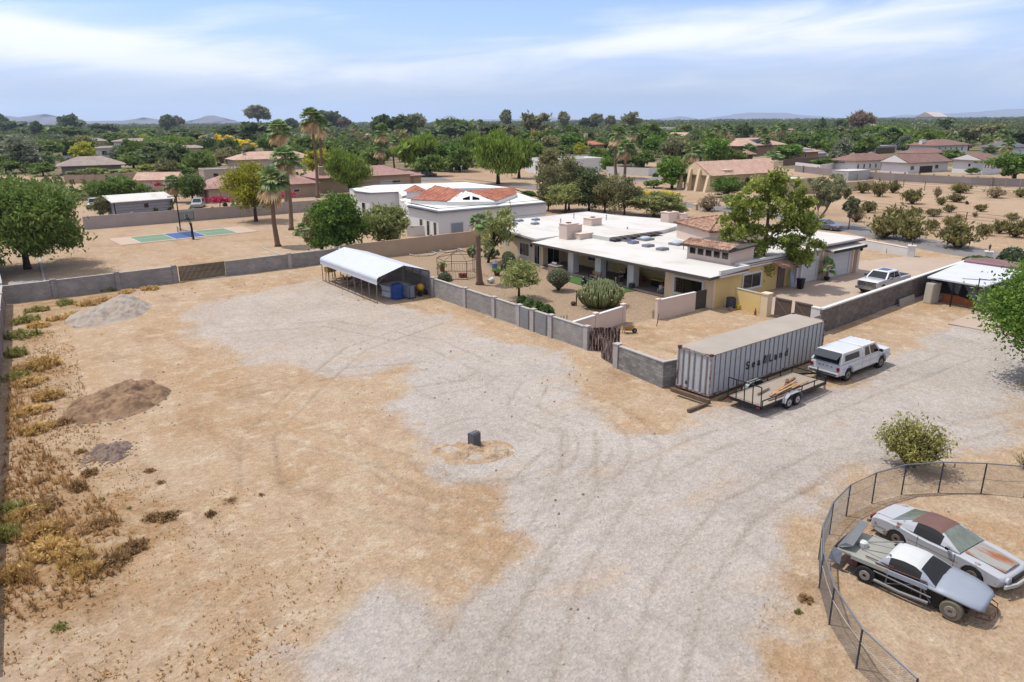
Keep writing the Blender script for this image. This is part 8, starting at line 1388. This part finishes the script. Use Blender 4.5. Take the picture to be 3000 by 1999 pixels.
mb = MB(); mb.tube([(4.4, -.6, .45), (4.75, -.45, .42), (4.85, 0, .42), (4.75, .45, .42), (4.4, .6, .45)], .022); mb.tube([(4.4, -.6, .28), (4.78, -.45, .24), (4.88, 0, .24), (4.78, .45, .24), (4.4, .6, .28)], .022); [mb.tube([(x, y, .24), (x, y, .44)], .014) for x, y in ((4.76, -.45), (4.84, -.15), (4.84, .15), (4.76, .45))]; obj('front_hoop', mb, rust, t)
mb = MB(); mb.lathe([(.17, 0), (.16, .16), (.10, .2)], 12, (.55, -.05, .88)); obj('fuel_cell_cap', mb, wroof, t)
mb = MB(); mb.box((.32, -.9, .48), (.72, -.82, .70)); obj('fuel_tank', mb, M('maroon_tank', (92, 52, 56), .7, .1), t)
dusty = M('dusty_tyre', (120, 112, 92), .9, .1); rm = M('steel_rim', (150, 140, 128), .5, .25, 8)
for x, tm, r_ in ((xr, rubber, .335), (xf, dusty, .34)):
 for s in (-1, 1): wheel(t, x, s*.86, r_, .27, s, rm, tm)
# 6. flatbed trailer
t = thing('utility_trailer', 'black twin-axle flatbed trailer with wooden deck and raised rear ramp', 'trailer', (33.0, 22.5, 0), .01); deckm = M('grey_deck_boards', (176, 162, 146), .9, .15, 2, .02, 20, stretch=(.4, 6, 1)); hwd = 1.08
mb = MB()
for i in range(12): mb.box((.04, -hwd+i*.18+.005, .55), (6.5, -hwd+(i+1)*.18-.005, .60))
obj('deck', mb, deckm, t); mb = MB()
for s in (-1, 1): mb.box((0, s*(hwd+.05)-.04, .44), (6.5, s*(hwd+.05)+.04, .60)); mb.bar((0, s*(hwd+.05), .95), (6.5, s*(hwd+.05), .95), .05); [mb.bar((x, s*(hwd+.05), .6), (x, s*(hwd+.05), .95), .045) for x in (.03, 1.3, 2.6, 3.9, 5.2, 6.47)]
mb.box((6.45, -hwd, .44), (6.55, hwd, .60)); mb.bar((6.5, -hwd, .95), (6.5, hwd, .95), .05); mb.box((-.05, -hwd, .44), (.04, hwd, .58)); [mb.bar((x, -hwd, .47), (x, hwd, .47), .06, .1) for x in (1, 2.2, 3.4, 4.6, 5.8)]
for s in (-1, 1): mb.bar((6.5, s*.85, .52), (8.0, 0, .52), .08, .1)
mb.bar((7.7, 0, .5), (8.25, 0, .5), .1); mb.tube([(7.75, .15, .1), (7.75, .15, .9)], .035); obj('frame', mb, blackmetal, t)
mb = MB(); [mb.bar((-.02, y, .55), (-.10, y, 1.75), .045) for y in (-hwd, -hwd/2, 0, hwd/2, hwd)]; mb.bar((-.10, -hwd, 1.75), (-.10, hwd, 1.75), .05); mb.bar((-.02, -hwd, .58), (-.02, hwd, .58), .05); obj('rear_ramp', mb, blackmetal, t)
mb = MB(); mb.add([(-.025, -hwd*.98, .6), (-.095, -hwd*.98, 1.7), (-.06, -hwd*.5, 1.7), (-.0, -hwd*.5, .6)], [(0,1,2,3)]) if 0 else None
fm = M('pale_fender', (176, 182, 184), .5, .15, 2, .02, 20, col2=(160, 120, 90), fac=(.6, .75))
for s in (-1, 1):
 mb = MB(); pts = [(1.85, .40), (1.98, .68), (2.25, .84), (3.2, .84), (3.45, .68), (3.56, .40)]
 for (x0, z0), (x1, z1) in zip(pts[:-1], pts[1:]): y0, y1 = sorted((s*(hwd+.06), s*(hwd+.34))); mb.add([(x0, y0, z0), (x1, y0, z1), (x1, y1, z1), (x0, y1, z0), (x0, y0, z0+.02), (x1, y0, z1+.02), (x1, y1, z1+.02), (x0, y1, z0+.02)], [(0,3,2,1), (4,5,6,7), (0,1,5,4), (1,2,6,5), (2,3,7,6), (3,0,4,7)])
 obj('mudguard', mb, fm, t)
 for x in (2.28, 3.12): wheel(t, x, s*(hwd+.20), .36, .22, s, M('white_rim', (196, 190, 180), .5, .2))
for s in (-1, 1): mb = MB(); mb.box((-.08, s*.95-.1, .46), (-.04, s*.95+.1, .54)); obj('tail_light', mb, red_l, t)
wd = M('fresh_planks', (196, 154, 112), .85, .2, 3); wd2 = M('old_planks', (120, 92, 72), .9, .2, 3); rng = random.Random(3)
for i, (x, y, a, L_, c, w_) in enumerate(((3.3, -.05, .32, 2.2, 0, .12), (3.0, -.3, .25, 2.6, 0, .12), (3.4, -.45, .22, 2.4, 0, .12), (3.9, -.2, .28, 2.3, 0, .10), (3.2, -.62, .18, 2.8, 1, .10), (4.2, .1, .62, 1.7, 1, .18), (2.0, .15, .25, 1.4, 1, .10), (4.6, -.55, .2, 1.9, 0, .1), (2.6, -.85, .10, 3.0, 1, .12), (4.9, .25, .35, 1.3, 1, .12))):
 mb = MB(); mb.bar((-L_/2, 0, .02), (L_/2, 0, .02), w_, .04); one('plank', mb, wd2 if c else wd, ('dark weathered' if c else 'pale sawn')+' plank lying loose on the trailer deck', 'plank', (33+x, 22.5+y, .605+.035*(i % 4)), a-.12, 'dark planks on the trailer' if c else 'pale planks on the trailer')
# ------------------------------------------------------------------ garden and patio things
terr = M('terracotta', (160, 88, 60), .8, .12, 4)
def pot(at, r, h, lab, plant=None, z=0, mat=None):
 P = G(at, z) if len(at) == 2 else Vector(at); t = thing('plant_pot', lab, 'plant pot', P); mb = MB(); mb.lathe([(r*.7, 0), (r, h*.9), (r*1.08, h*.9), (r*1.08, h), (r*.9, h), (r*.85, h*.85)], 14); obj('pot_body', mb, mat or terr, t)
 if plant: rg = np.random.default_rng(int(P.x*10)); v = rg.normal(size=(160, 3))*np.array([r*.7, r*.7, plant*.3])+np.array([0, 0, h+plant*.4]); obj('plant_leaves', leafmesh('plant_leaves', v, r*.5, Mleaf('leaf_ficus', (78,114,34), hue=(112,146,46)), rg, 0, 1.8), None, t)
 return t
pot(cF(1552, 860), .28, .55, 'terracotta pot with green plant inside the wire frame, left side', .5); pot(cF(1745, 920), .26, .45, 'left brown pot with white ornament on top inside the wire frame'); pot(cF(1785, 918), .26, .45, 'right brown pot inside the wire frame beside the other'); pot(cF(2113, 897), .36, .5, 'half-barrel planter beside the blue drum', .15, 0, rust); pot((51.0, 44.25, .12), .25, .45, 'terracotta pot against the corner of the patio room'); pot((51.7, 48.35, .12), .22, .5, 'brown pot behind the third patio pillar'); pot(cG(1556, 1178), .25, .7, 'tall cream pot standing at the end of the pink wall', None, 0, M('cream_pot', (206, 190, 160), .8, .1))
P = G(cF(2090, 860)); mb = MB(); mb.lathe([(.3, 0), (.3, .95), (.27, .98)], 16); one('blue_drum', mb, M('blue_plastic', (96, 130, 178), .5, .08), 'blue plastic drum standing in the gravel garden', 'drum', P)
t = thing('overturned_bucket', 'white bucket lying on its side in the gravel garden', 'bucket', G(cF(2050, 975))); mb = MB(); mb.lathe([(.24, -.3), (.28, .3)], 14, (0, 0, .27), Matrix.Rotation(R_(75), 3, 'Y')); obj('bucket_body', mb, M('bucket_white', (220, 220, 216), .5, .05), t)
# wire frame garden house
c = [G(cF(1470, 890)), G(cF(1640, 940)), G(cF(1825, 935)), G(cF(1848, 862))]; ctr = Vector((40.7, 64.0, 0)); t = thing('garden_wire_frame', 'rusty thin metal frame of a hexagonal garden pavilion without cover', 'garden frame', ctr); R = 2.35; mb = MB(); tp = []
for k in range(6):
 a = k*math.pi/3+.3; p = Vector((R*math.cos(a), R*math.sin(a), 0)); tp.append(p); mb.bar((p.x, p.y, 0), (p.x, p.y, 1.9), .05); q = Vector((R*math.cos(a+math.pi/3), R*math.sin(a+math.pi/3), 0)); mb.bar((p.x, p.y, 1.9), (q.x, q.y, 1.9), .045); mb.bar((p.x, p.y, .04), (q.x, q.y, .04), .04); mb.tube([(p.x, p.y, 1.9), (p.x*.6, p.y*.6, 2.35), (0, 0, 2.75)], .022, 5)
 if k in (0, 1, 3, 4):
  for j in range(1, 8): r_ = p.lerp(q, j/8); mb.bar((r_.x, r_.y, .05), (r_.x, r_.y, .9), .014)
  mb.bar((p.x, p.y, .9), (q.x, q.y, .9), .025)
 else:
  for j in (.2, .8): r_ = p.lerp(q, j); mb.bar((r_.x, r_.y, 0), (r_.x, r_.y, 1.55), .035)
  r1, r2 = p.lerp(q, .2), p.lerp(q, .8); mb.bar((r1.x, r1.y, 1.55), (r2.x, r2.y, 1.55), .035)
obj('metal_bars', mb, M('rusty_bar', (84, 62, 54), .85, .2), t)
# patio furniture
gr = thing('barbecue_island', 'stone barbecue island with steel grill at the patio edge', 'barbecue', (49.4, 58.4, 0), .0); mb = MB(); mb.box((-.45, -.7, 0), (.35, .7, .86)); obj('stone_base', mb, M('stone_base', (168, 150, 130), .9, .15, 3), gr); mb = MB(); mb.box((-.5, -.78, .86), (.4, .78, .93)); obj('counter_top', mb, concrete, gr); mb = MB(); prismY(mb, [(-.28, .93), (.28, .93), (.28, 1.1), (.12, 1.24), (-.12, 1.24), (-.28, 1.1)], .38, ys=(-1, 1)); obj('grill_hood', mb, chrome, gr)
tf = MB(); tf.prism([(50.2, 56.1), (47.9, 55.4), (47.6, 52.2), (48.6, 47.4), (50.2, 47.2)], -.1, .05); tf.shift(-49, -52); ty = thing('artificial_lawn', 'bright green artificial turf strip along the patio edge', 'lawn mat', (49, 52, 0)); obj('turf', tf, M('turf_green', (70, 112, 44), .95, .15, 12, .05, 60), ty)
bn = thing('garden_bench', 'wooden slatted bench with black iron ends on the patio edge', 'bench', (50.05, 53.0, .08), -.1); mb = MB(); [mb.box((-.22+i*.11, -.7, .42), (-.14+i*.11, .7, .45)) for i in range(4)]; obj('seat', mb, wd, bn); mb = MB(); [mb.box((.22+i*.025, -.7, .55+i*.11), (.24+i*.025, .7, .63+i*.11)) for i in range(3)]; obj('backrest', mb, wd, bn)
for y in (-.7, .7): mb = MB(); mb.bar((-.25, y, 0), (-.2, y, .62), .045); mb.bar((.22, y, 0), (.3, y, .9), .045); mb.bar((-.25, y, .62), (.25, y, .62), .045); obj('iron_end', mb, blackmetal, bn)
tb_ = thing('toy_rocker', 'black bone-shaped ride-on toy lying on the turf', 'toy', G(cG(935, 865)), -1.35); mb = MB(); mb.tube([(-.7, 0, .38), (.7, 0, .32)], .16, 10)
for x in (-.75, .75):
 for y in (-.2, .2): mb.blob((x, y, .3), (.24, .22, .28), 10, 6)
obj('toy_body', mb, blackp, tb_, smooth=True); mb = MB(); mb.blob((-.85, .0, .72), (.22, .18, .2), 10, 6); obj('toy_head', mb, blackp, tb_, smooth=True)
t = thing('dark_sofa', 'black outdoor armchair behind the middle patio pillars', 'armchair', (53.0, 51.0, .12), 0); mb = MB(); mb.box((-.5, -.9, .1), (.45, .9, .45)); obj('seat', mb, blackmetal, t); mb = MB(); mb.box((.3, -.9, .45), (.5, .9, 1.0)); obj('backrest', mb, blackmetal, t)
t = thing('patio_chair', 'dark chair beside the bench on the patio', 'chair', (52.0, 54.4, .12), .4); mb = MB(); mb.box((-.28, -.28, .38), (.28, .28, .44)); [mb.bar((x, y, 0), (x, y, .4), .04) for x in (-.25, .25) for y in (-.25, .25)]; obj('seat', mb, blackmetal, t); mb = MB(); mb.box((.22, -.28, .44), (.28, .28, .95)); obj('backrest', mb, blackmetal, t)
t = thing('orange_tub_chair', 'low orange-brown round chair deep in the patio', 'chair', (53.2, 49.6, .12)); mb = MB(); mb.lathe([(.3, 0), (.48, .3), (.5, .55), (.42, .55), (.3, .35)], 14); obj('seat', mb, M('amber_wicker', (150, 96, 40), .8, .2), t)
t = thing('storage_bin', 'black storage box with bright yellow lid on the patio', 'storage box', (52.9, 46.8, .12)); mb = MB(); mb.box((-.4, -.75, 0), (.4, .75, .62)); obj('box_body', mb, blackmetal, t); mb = MB(); mb.box((-.44, -.8, .62), (.44, .8, .70)); obj('lid', mb, M('yellow_lid', (226, 200, 40), .5, .03), t)
wp_ = M('white_plastic', (222, 222, 220), .5, .02)
t = thing('kids_table', 'small white plastic table on the patio', 'table', (51.6, 44.75, .12)); mb = MB(); mb.box((-.3, -.3, .45), (.3, .3, .49)); obj('tabletop', mb, wp_, t)
for x in (-.25, .25):
 for y in (-.25, .25): mb = MB(); mb.box((x-.03, y-.03, 0), (x+.03, y+.03, .45)); obj('leg', mb, wp_, t)
for (x, y, m_, lb) in ((51.1, 45.15, wp_, 'small white plastic chair beside the little table'), (51.8, 45.6, M('red_plastic', (206, 40, 34), .5, .02), 'small red plastic chair beside the little table')):
 t = thing('kids_chair', lb, 'chair', (x, y, .12), .2); mb = MB(); mb.box((-.17, -.17, .26), (.17, .17, .3)); obj('seat', mb, m_, t); mb = MB(); mb.box((.13, -.17, .3), (.17, .17, .62)); obj('backrest', mb, m_, t)
 for sx in (-.14, .14):
  for sy in (-.14, .14): mb = MB(); mb.box((sx-.025, sy-.025, 0), (sx+.025, sy+.025, .26)); obj('leg', mb, m_, t)
t = thing('waste_crate', 'dark slatted plastic crate at the foot of the third pillar', 'crate', (50.35, 48.05, .1)); mb = MB(); [mb.box((-.2, -.25, z), (.2, .25, z+.09)) for z in (.02, .14, .26, .38)]; obj('crate_body', mb, M('crate_blue_grey', (70, 78, 90), .6, .1), t)
# person leaning by the third pillar
def person():
 t = thing('person', 'person in black T-shirt and black shorts by the third patio pillar, head bowed', 'person', (50.25, 49.35, .0), math.pi*.98); skin = M('skin', (196, 150, 124), .6, .03); cl = M('black_cloth', (26, 26, 28), .9, .15, 8)
 J = [((0,0,.90),.12), ((0,0,1.12),.125), ((0,0,1.34),.15), ((.02,0,1.45),.06), ((.06,0,1.52),.05), ((.02,.19,1.38),.055), ((.06,.24,1.12),.042), ((.28,.12,1.06),.032), ((.33,.10,1.07),.03), ((.02,-.19,1.38),.055), ((.06,-.24,1.12),.042), ((.28,-.12,1.08),.032), ((.33,-.10,1.09),.03), ((0,.10,.82),.10), ((.03,.11,.48),.06), ((0,.12,.10),.04), ((.12,.13,.05),.035), ((0,-.10,.82),.10), ((.06,-.11,.48),.06), ((.03,-.12,.10),.04), ((.15,-.13,.05),.035)]
 E_ = [(0,1),(1,2),(2,3),(3,4),(2,5),(5,6),(6,7),(7,8),(2,9),(9,10),(10,11),(11,12),(0,13),(13,14),(14,15),(15,16),(0,17),(17,18),(18,19),(19,20)]
 def sk(name, js, es, m_, k=1.0, root=0):
  me = bpy.data.meshes.new(name); me.from_pydata([j[0] for j in js], es, []); me.materials.append(m_); o = bpy.data.objects.new(name, me); COL.objects.link(o); o.parent = t; mo = o.modifiers.new('skin', 'SKIN'); 
  for i, v in enumerate(me.skin_vertices[0].data if me.skin_vertices else me.attributes.new('x', 'FLOAT', 'POINT').data): v.radius = (js[i][1]*k,)*2; v.use_root = i == root
  o.modifiers.new('sub', 'SUBSURF').render_levels = 2; return o
 def mk(js, es, name, m_, k=1.0):
  mb = MB(); 
  for a_, b_ in es: pa, pb = Vector(js[a_][0]), Vector(js[b_][0]); mb.tube([pa, pa.lerp(pb, .5), pb], [js[a_][1]*k, (js[a_][1]+js[b_][1])*.5*k, js[b_][1]*k], 10)
  return mb
 me = bpy.data.meshes.new('body'); me.from_pydata([j[0] for j in J], E_, []); me.materials.append(skin); o = bpy.data.objects.new('body', me); COL.objects.link(o); o.parent = t; o.modifiers.new('skin', 'SKIN'); 
 bpy.context.view_layer.update()
 if me.skin_vertices:
  for i, v in enumerate(me.skin_vertices[0].data): v.radius = (J[i][1],)*2; v.use_root = (i == 0)
  s_ = o.modifiers.new('sub', 'SUBSURF'); s_.levels = 1; s_.render_levels = 2
 else:
  bpy.data.objects.remove(o); mb = mk(J, E_, 'body', skin); o = obj('body', mb, skin, t, smooth=True)
 hd = MB(); hd.blob((.10, 0, 1.62), (.10, .078, .125), 14, 10); hd.blob((.20, 0, 1.60), (.02, .015, .025), 6, 4); [hd.blob((.10, s*.08, 1.61), (.02, .012, .03), 6, 4) for s in (-1, 1)]; obj('head', hd, skin, t, smooth=True)
 hr = MB(); hr.blob((.075, 0, 1.66), (.115, .09, .11), 14, 8); obj('hair', hr, M('dark_hair', (34, 26, 22), .8, .1), t, smooth=True)
 sh_ = MB(); sh_.lathe([(.165, .84), (.16, 1.05), (.185, 1.25), (.17, 1.38), (.07, 1.47)], 14); sh_.v = [(x*.75, y*1.18, z) for x, y, z in sh_.v]
 for s in (-1, 1): sh_.tube([(.02, s*.17, 1.39), (.05, s*.235, 1.18)], [.08, .065], 10)
 obj('shirt', sh_, cl, t, smooth=True); so2 = MB()
 for s in (-1, 1): so2.tube([(0, s*.09, .92), (.02, s*.11, .72), (.04, s*.12, .50)], [.13, .115, .105], 12)
 obj('shorts', so2, cl, t, smooth=True)
 for s in (-1, 1):
  hb = MB()
  for k in range(4): hb.tube([(.31, s*.10+(k-1.5)*.018, 1.075), (.37, s*.08+(k-1.5)*.018, 1.07), (.39, s*.07+(k-1.5)*.018, 1.05-.004*k)], [.010, .009, .007], 6)
  hb.tube([(.31, s*.10, 1.09), (.35, s*.06, 1.10)], [.011, .008], 6); obj('fingers', hb, skin, t, smooth=True)
  fb_ = MB(); fb_.blob((.08, s*.125, .045), (.14, .05, .05), 10, 6); obj('shoe', fb_, cl, t, smooth=True)
 return t
person()
t = thing('toy_scooter', 'small blue and white upright toy beside the person', 'toy', (49.9, 49.8, .0)); mb = MB(); mb.bar((0, 0, .1), (0, 0, .9), .05); mb.bar((0, -.15, .9), (0, .15, .9), .04); obj('handle', mb, wp_, t); mb = MB(); mb.box((-.3, -.08, .06), (.15, .08, .12)); obj('foot_plate', mb, M('toy_blue', (60, 110, 190), .5, 0), t)
# plants of the garden
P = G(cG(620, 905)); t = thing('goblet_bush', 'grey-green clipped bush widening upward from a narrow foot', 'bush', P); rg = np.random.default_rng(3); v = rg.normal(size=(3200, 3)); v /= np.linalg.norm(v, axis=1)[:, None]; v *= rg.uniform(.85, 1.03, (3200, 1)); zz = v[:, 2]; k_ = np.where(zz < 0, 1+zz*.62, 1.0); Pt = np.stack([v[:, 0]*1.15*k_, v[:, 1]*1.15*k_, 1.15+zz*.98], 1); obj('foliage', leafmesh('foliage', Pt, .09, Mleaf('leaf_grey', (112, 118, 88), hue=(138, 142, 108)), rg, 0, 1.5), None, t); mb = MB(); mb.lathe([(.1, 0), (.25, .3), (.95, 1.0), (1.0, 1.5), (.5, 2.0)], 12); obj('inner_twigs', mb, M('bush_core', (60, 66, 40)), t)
P = Vector((43.3, 45.0, 0)); t = thing('cactus_clump', 'huge rounded clump of many upright green cactus stems in the garden', 'cactus', P); rg = random.Random(6); mb, mo = MB(), MB(); RX, RY, HH = 2.15, 2.0, 2.45
for i in range(420):
 a = rg.uniform(0, 6.28); q = math.sqrt(rg.random()); bx, by = .55*RX*q*math.cos(a), .55*RY*q*math.sin(a); tx, ty = RX*q*math.cos(a), RY*q*math.sin(a); h = HH*(1-.42*q**2.2)*rg.uniform(.88, 1.04); mb.tube([(bx, by, 0), ((bx+tx)*.55, (by+ty)*.55, h*.4), (tx*1.0, ty*1.0, h*.8), (tx*.98, ty*.98, h)], [.055, .075, .08, .03], 6)
obj('stems', mb, Mleaf('cactus_green', (96, 108, 66), hue=(124, 130, 84), trans=0.0), t, smooth=True)
for i in range(26): a = rg.uniform(2.2, 5.6); q = rg.uniform(.8, 1); h = rg.uniform(.7, 2.0); mo.blob((RX*q*math.cos(a), RY*q*math.sin(a), h), (.09, .09, .09), 6, 4)
obj('cactus_buds', mo, M('cactus_buds', (200, 184, 120), .7, .1), t)
for i, (b, lb) in enumerate(((cG(270, 1100), 'green succulent behind the grey wall, leftmost'), (cG(335, 1130), 'green succulent behind the grey wall, second from left'), (cG(425, 1160), 'green succulent behind the grey wall, third from left'), (cG(515, 1200), 'green succulent behind the grey wall, nearest the pink wall'))):
 P = G(b)+Vector((.5, .6, 0)); rg2 = np.random.default_rng(i); n = 700; v = rg2.normal(size=(n, 3)); v /= np.linalg.norm(v, axis=1)[:, None]; v *= rg2.uniform(.6, 1, (n, 1)); v[:, 2] = np.abs(v[:, 2])*1.25+.3; t = thing('succulent_bush', lb, 'succulent', P); obj('leaves', leafmesh('leaves', v*np.array([.6, .6, .75]), .15, Mleaf('leaf_succ', (88, 110, 60), hue=(112, 134, 74)), rg2, -.3, 1.8), None, t)
for b, lb, s in ((cF(1880, 700), 'prickly pear cluster left of the garden palm', .8), (cF(2055, 720), 'small ribbed cactus group by the dark-trunked tree', .7)):
 P = G(b); mb = MB(); rg = random.Random(int(P.x)); [mb.blob((rg.uniform(-s, s), rg.uniform(-s, s), rg.uniform(.2, 1.4*s)), (.2, .2, .26), 8, 5) for _ in range(26)]; t = thing('prickly_pear', lb, 'cactus', P); obj('pads', mb, Mleaf('cactus_green', (96,108,66)), t)
mb = MB(); mb.tube([(0, 0, 0), (.02, 0, .7), (0, 0, 1.1)], [.05, .06, .05], 7); mb.tube([(0, 0, .95), (.3, 0, .55)], .03, 6); mb.blob((.02, 0, 1.25), (.09, .08, .13), 8, 6); one('garden_figure', mb, rust, 'thin rusty standing garden figure left of the cactus clump', 'sculpture', G(cG(795, 1052)))
mb = MB(); mb.blob((0, 0, .16), (.24, .24, .2), 12, 8); one('stone_ball', mb, M('dark_red_stone', (96, 70, 62), .9, .2), 'round dark stone beside the rusty garden figure', 'stone', G(cG(765, 1048)))
mb = MB(); [mb.bar((x, 0, 0), (x, 0, .5), .08, .06) for x in (-.3, 0, .35)]; mb.bar((-.3, 0, .12), (.35, 0, .12), .06); one('concrete_bracket', mb, concrete, 'small grey upright bracket behind the pink wall corner', 'bracket', G(cG(672, 1205)))
mb = MB(); mb.tube([(0, 0, 0), (.25, .05, 1.0)], .035, 6); one('wooden_stake', mb, wd2, 'leaning wooden stake at the foot of the pink wall', 'stake', G(cG(1580, 1258)))
for b, r_, lb in ((cF(1350, 675), 1.6, 'ring of pale stones on the ground near the tan wall'), (cF(1640, 640), 1.4, 'second ring of pale stones behind the wire frame')):
 mb = MB(); [mb.blob((r_*math.cos(i*.26), r_*math.sin(i*.26), .04), (.2, .17, .09), 6, 4, .2) for i in range(24)]; one('stone_ring', mb, capm, lb, 'stone ring', G(b))
# wheelbarrow
t = thing('wheelbarrow', 'yellow wheelbarrow with grey tray parked by the pink wall', 'wheelbarrow', G(cG(1300, 1325)), -.5); mb = MB(); mb.add([(-.45,-.3,.62),(.45,-.22,.62),(.45,.22,.62),(-.45,.3,.62),(-.28,-.18,.34),(.2,-.14,.30),(.2,.14,.30),(-.28,.18,.34)], [(4,5,6,7),(0,1,5,4),(1,2,6,5),(2,3,7,6),(3,0,4,7)]); o_ = obj('tray', mb, M('barrow_yellow', (206, 164, 74), .6, .12), t); m_ = o_.modifiers.new('t', 'SOLIDIFY'); m_.thickness = .02; mb = MB(); mb.tube([(-.44,-.29,.63),(.44,-.21,.63),(.44,.21,.63),(-.44,.29,.63),(-.44,-.29,.63)], .02); obj('tray_rim', mb, metal_grey, t)
mb = MB(); mb.tube([(.55, -.03, .2), (-.2, -.26, .33), (-1.0, -.3, .5)], .022); mb.tube([(.55, .03, .2), (-.2, .26, .33), (-1.0, .3, .5)], .022); obj('handles', mb, brownwood, t); mb = MB(); [mb.bar((-.3, y, .36), (-.4, y, 0), .03) for y in (-.22, .22)]; obj('legs', mb, blackmetal, t); wheel(t, .52, 0, .2, .09, -1)
# beside the yellow wall
t = thing('air_conditioner', 'round dark ribbed air conditioner unit by the yellow wall', 'air conditioner', (51.7, 37.6-.1, 0)); mb = MB(); mb.lathe([(.42, .06), (.42, .1)]+[(.42-.02*(i % 2), .12+i*.05) for i in range(16)]+[(.42, .92), (.30, .96)], 20); obj('casing', mb, M('ac_grey', (72, 76, 84), .6, .1), t); mb = MB(); mb.lathe([(.26, .965), (.24, .97)], 16); obj('fan_grille', mb, blackmetal, t); mb = MB(); mb.box((-.8, -.7, -.05), (.9, .6, .06)); obj('base_slab', mb, concrete, t)
mb = MB(); mb.lathe([(.15, 0), (.18, .36), (.15, .36)], 14); one('yellow_bucket', mb, M('bucket_yellow', (232, 204, 40), .5, .03), 'yellow bucket next to the air conditioner', 'bucket', (51.75, 36.75, .06))
mb = MB(); mb.tube([(0, 0, 0), (.1, 0, 1.7)], .02); mb.tube([(.2, .1, 0), (.05, 0, 1.5)], .02); mb.blob((.1, 0, .2), (.14, .05, .2), 6, 4); one('garden_tools', mb, brownwood, 'brown garden tools leaning on the yellow wall corner', 'tools', (53.7, 39.0, 0)); mb = MB(); mb.lathe([(.1, 0), (.1, .3), (.05, .45), (.03, .6)], 10); one('brown_bottle_vase', mb, terr, 'small terracotta chimney pot at the gate pillar foot', 'vase', (51.35, 34.75, 0))
mb = MB(); [mb.bar((-.3+i*.1, rg.uniform(-.2, .2), .05+.03*i), (.3+i*.05, rg.uniform(-.3, .3), .08+.02*i), .07) for i in range(6)]; one('scrap_heap', mb, wd, 'small heap of scrap wood before the air conditioner', 'scrap wood', (50.9, 37.0, .0))
# driveway things
t = thing('waste_bin', 'black wheeled waste bin standing near the garage door', 'waste bin', (62.9, 37.9, .03)); mb = MB(); mb.add([(-.22,-.22,.05),(.22,-.22,.05),(.22,.22,.05),(-.22,.22,.05),(-.3,-.28,.95),(.3,-.28,.95),(.3,.28,.95),(-.3,.28,.95)], [(0,3,2,1),(4,5,6,7),(0,1,5,4),(1,2,6,5),(2,3,7,6),(3,0,4,7)]); obj('bin_body', mb, blackmetal, t); mb = MB(); mb.box((-.33, -.31, .95), (.33, .31, 1.03)); obj('lid', mb, blackmetal, t)
mb = MB(); mb.add([(-.3, 0, 0), (.3, 0, 0), (.28, .25, 1.3), (0, .38, 1.8), (-.28, .25, 1.3)], [(0,1,2,3,4)]); o_ = one('surfboard', mb, M('pale_blue_board', (170, 190, 214), .4, .05), 'pale blue board leaning on the wall by the small garage door', 'board', (63.2, 38.85, .03)); m_ = o_.modifiers.new('t', 'SOLIDIFY'); m_.thickness = .06
t = palm_proto(51, 1.1, 'small potted palm between the two garage doors', 'potted_palm', skirt=0, fr=.5, wind=0, thin=.5); t.location = (68.4, 38.4, .35); t.scale = (.62, .62, 1.0); mb = MB(); mb.lathe([(.3, -.3), (.5, -.05), (.48, .05)], 12); obj('pot', mb, blackmetal, t)
t = thing('utility_meter', 'small pipe manifold in the sand before the street wall', 'pipework', G(cD(1460, 1032))); mb = MB(); mb.tube([(-.4, 0, 0), (-.4, 0, .5), (.2, 0, .5), (.2, 0, 0)], .04); mb.tube([(.5, 0, 0), (.5, 0, .8)], .03); obj('pipes', mb, metal_grey, t)
mb = MB(); mb.lathe([(.2, -.1), (.34, -.1), (.34, .1), (.2, .1), (.2, -.1)], 18, (0, 0, .2), Matrix.Rotation(R_(15), 3, 'X')); mb.lathe([(.2, -.1), (.34, -.1), (.34, .1), (.2, .1), (.2, -.1)], 18, (.5, .2, .3), Matrix.Rotation(R_(50), 3, 'X')); one('old_tyres', mb, rubber, 'two discarded dark tyres in the desert field', 'tyres', G(cD(1978, 715)), 0)
mb = MB(); mb.box((-.35, -.35, 0), (.35, .35, 1.0)); mb.box((-.42, -.42, 1.0), (.42, .42, 1.1)); one('entry_pillar', mb, cream, 'short cream pillar beside the leafless bush by the road', 'pillar', G(cD(195, 752)))
mb = MB(); mb.bar((0, 0, 0), (0, 0, 2.6), .08); mb.box((-.35, -.02, 2.1), (.35, .02, 2.7)); one('street_sign', mb, metal_grey, 'small street sign on a post across the street', 'sign', G(cC(877, 790)))
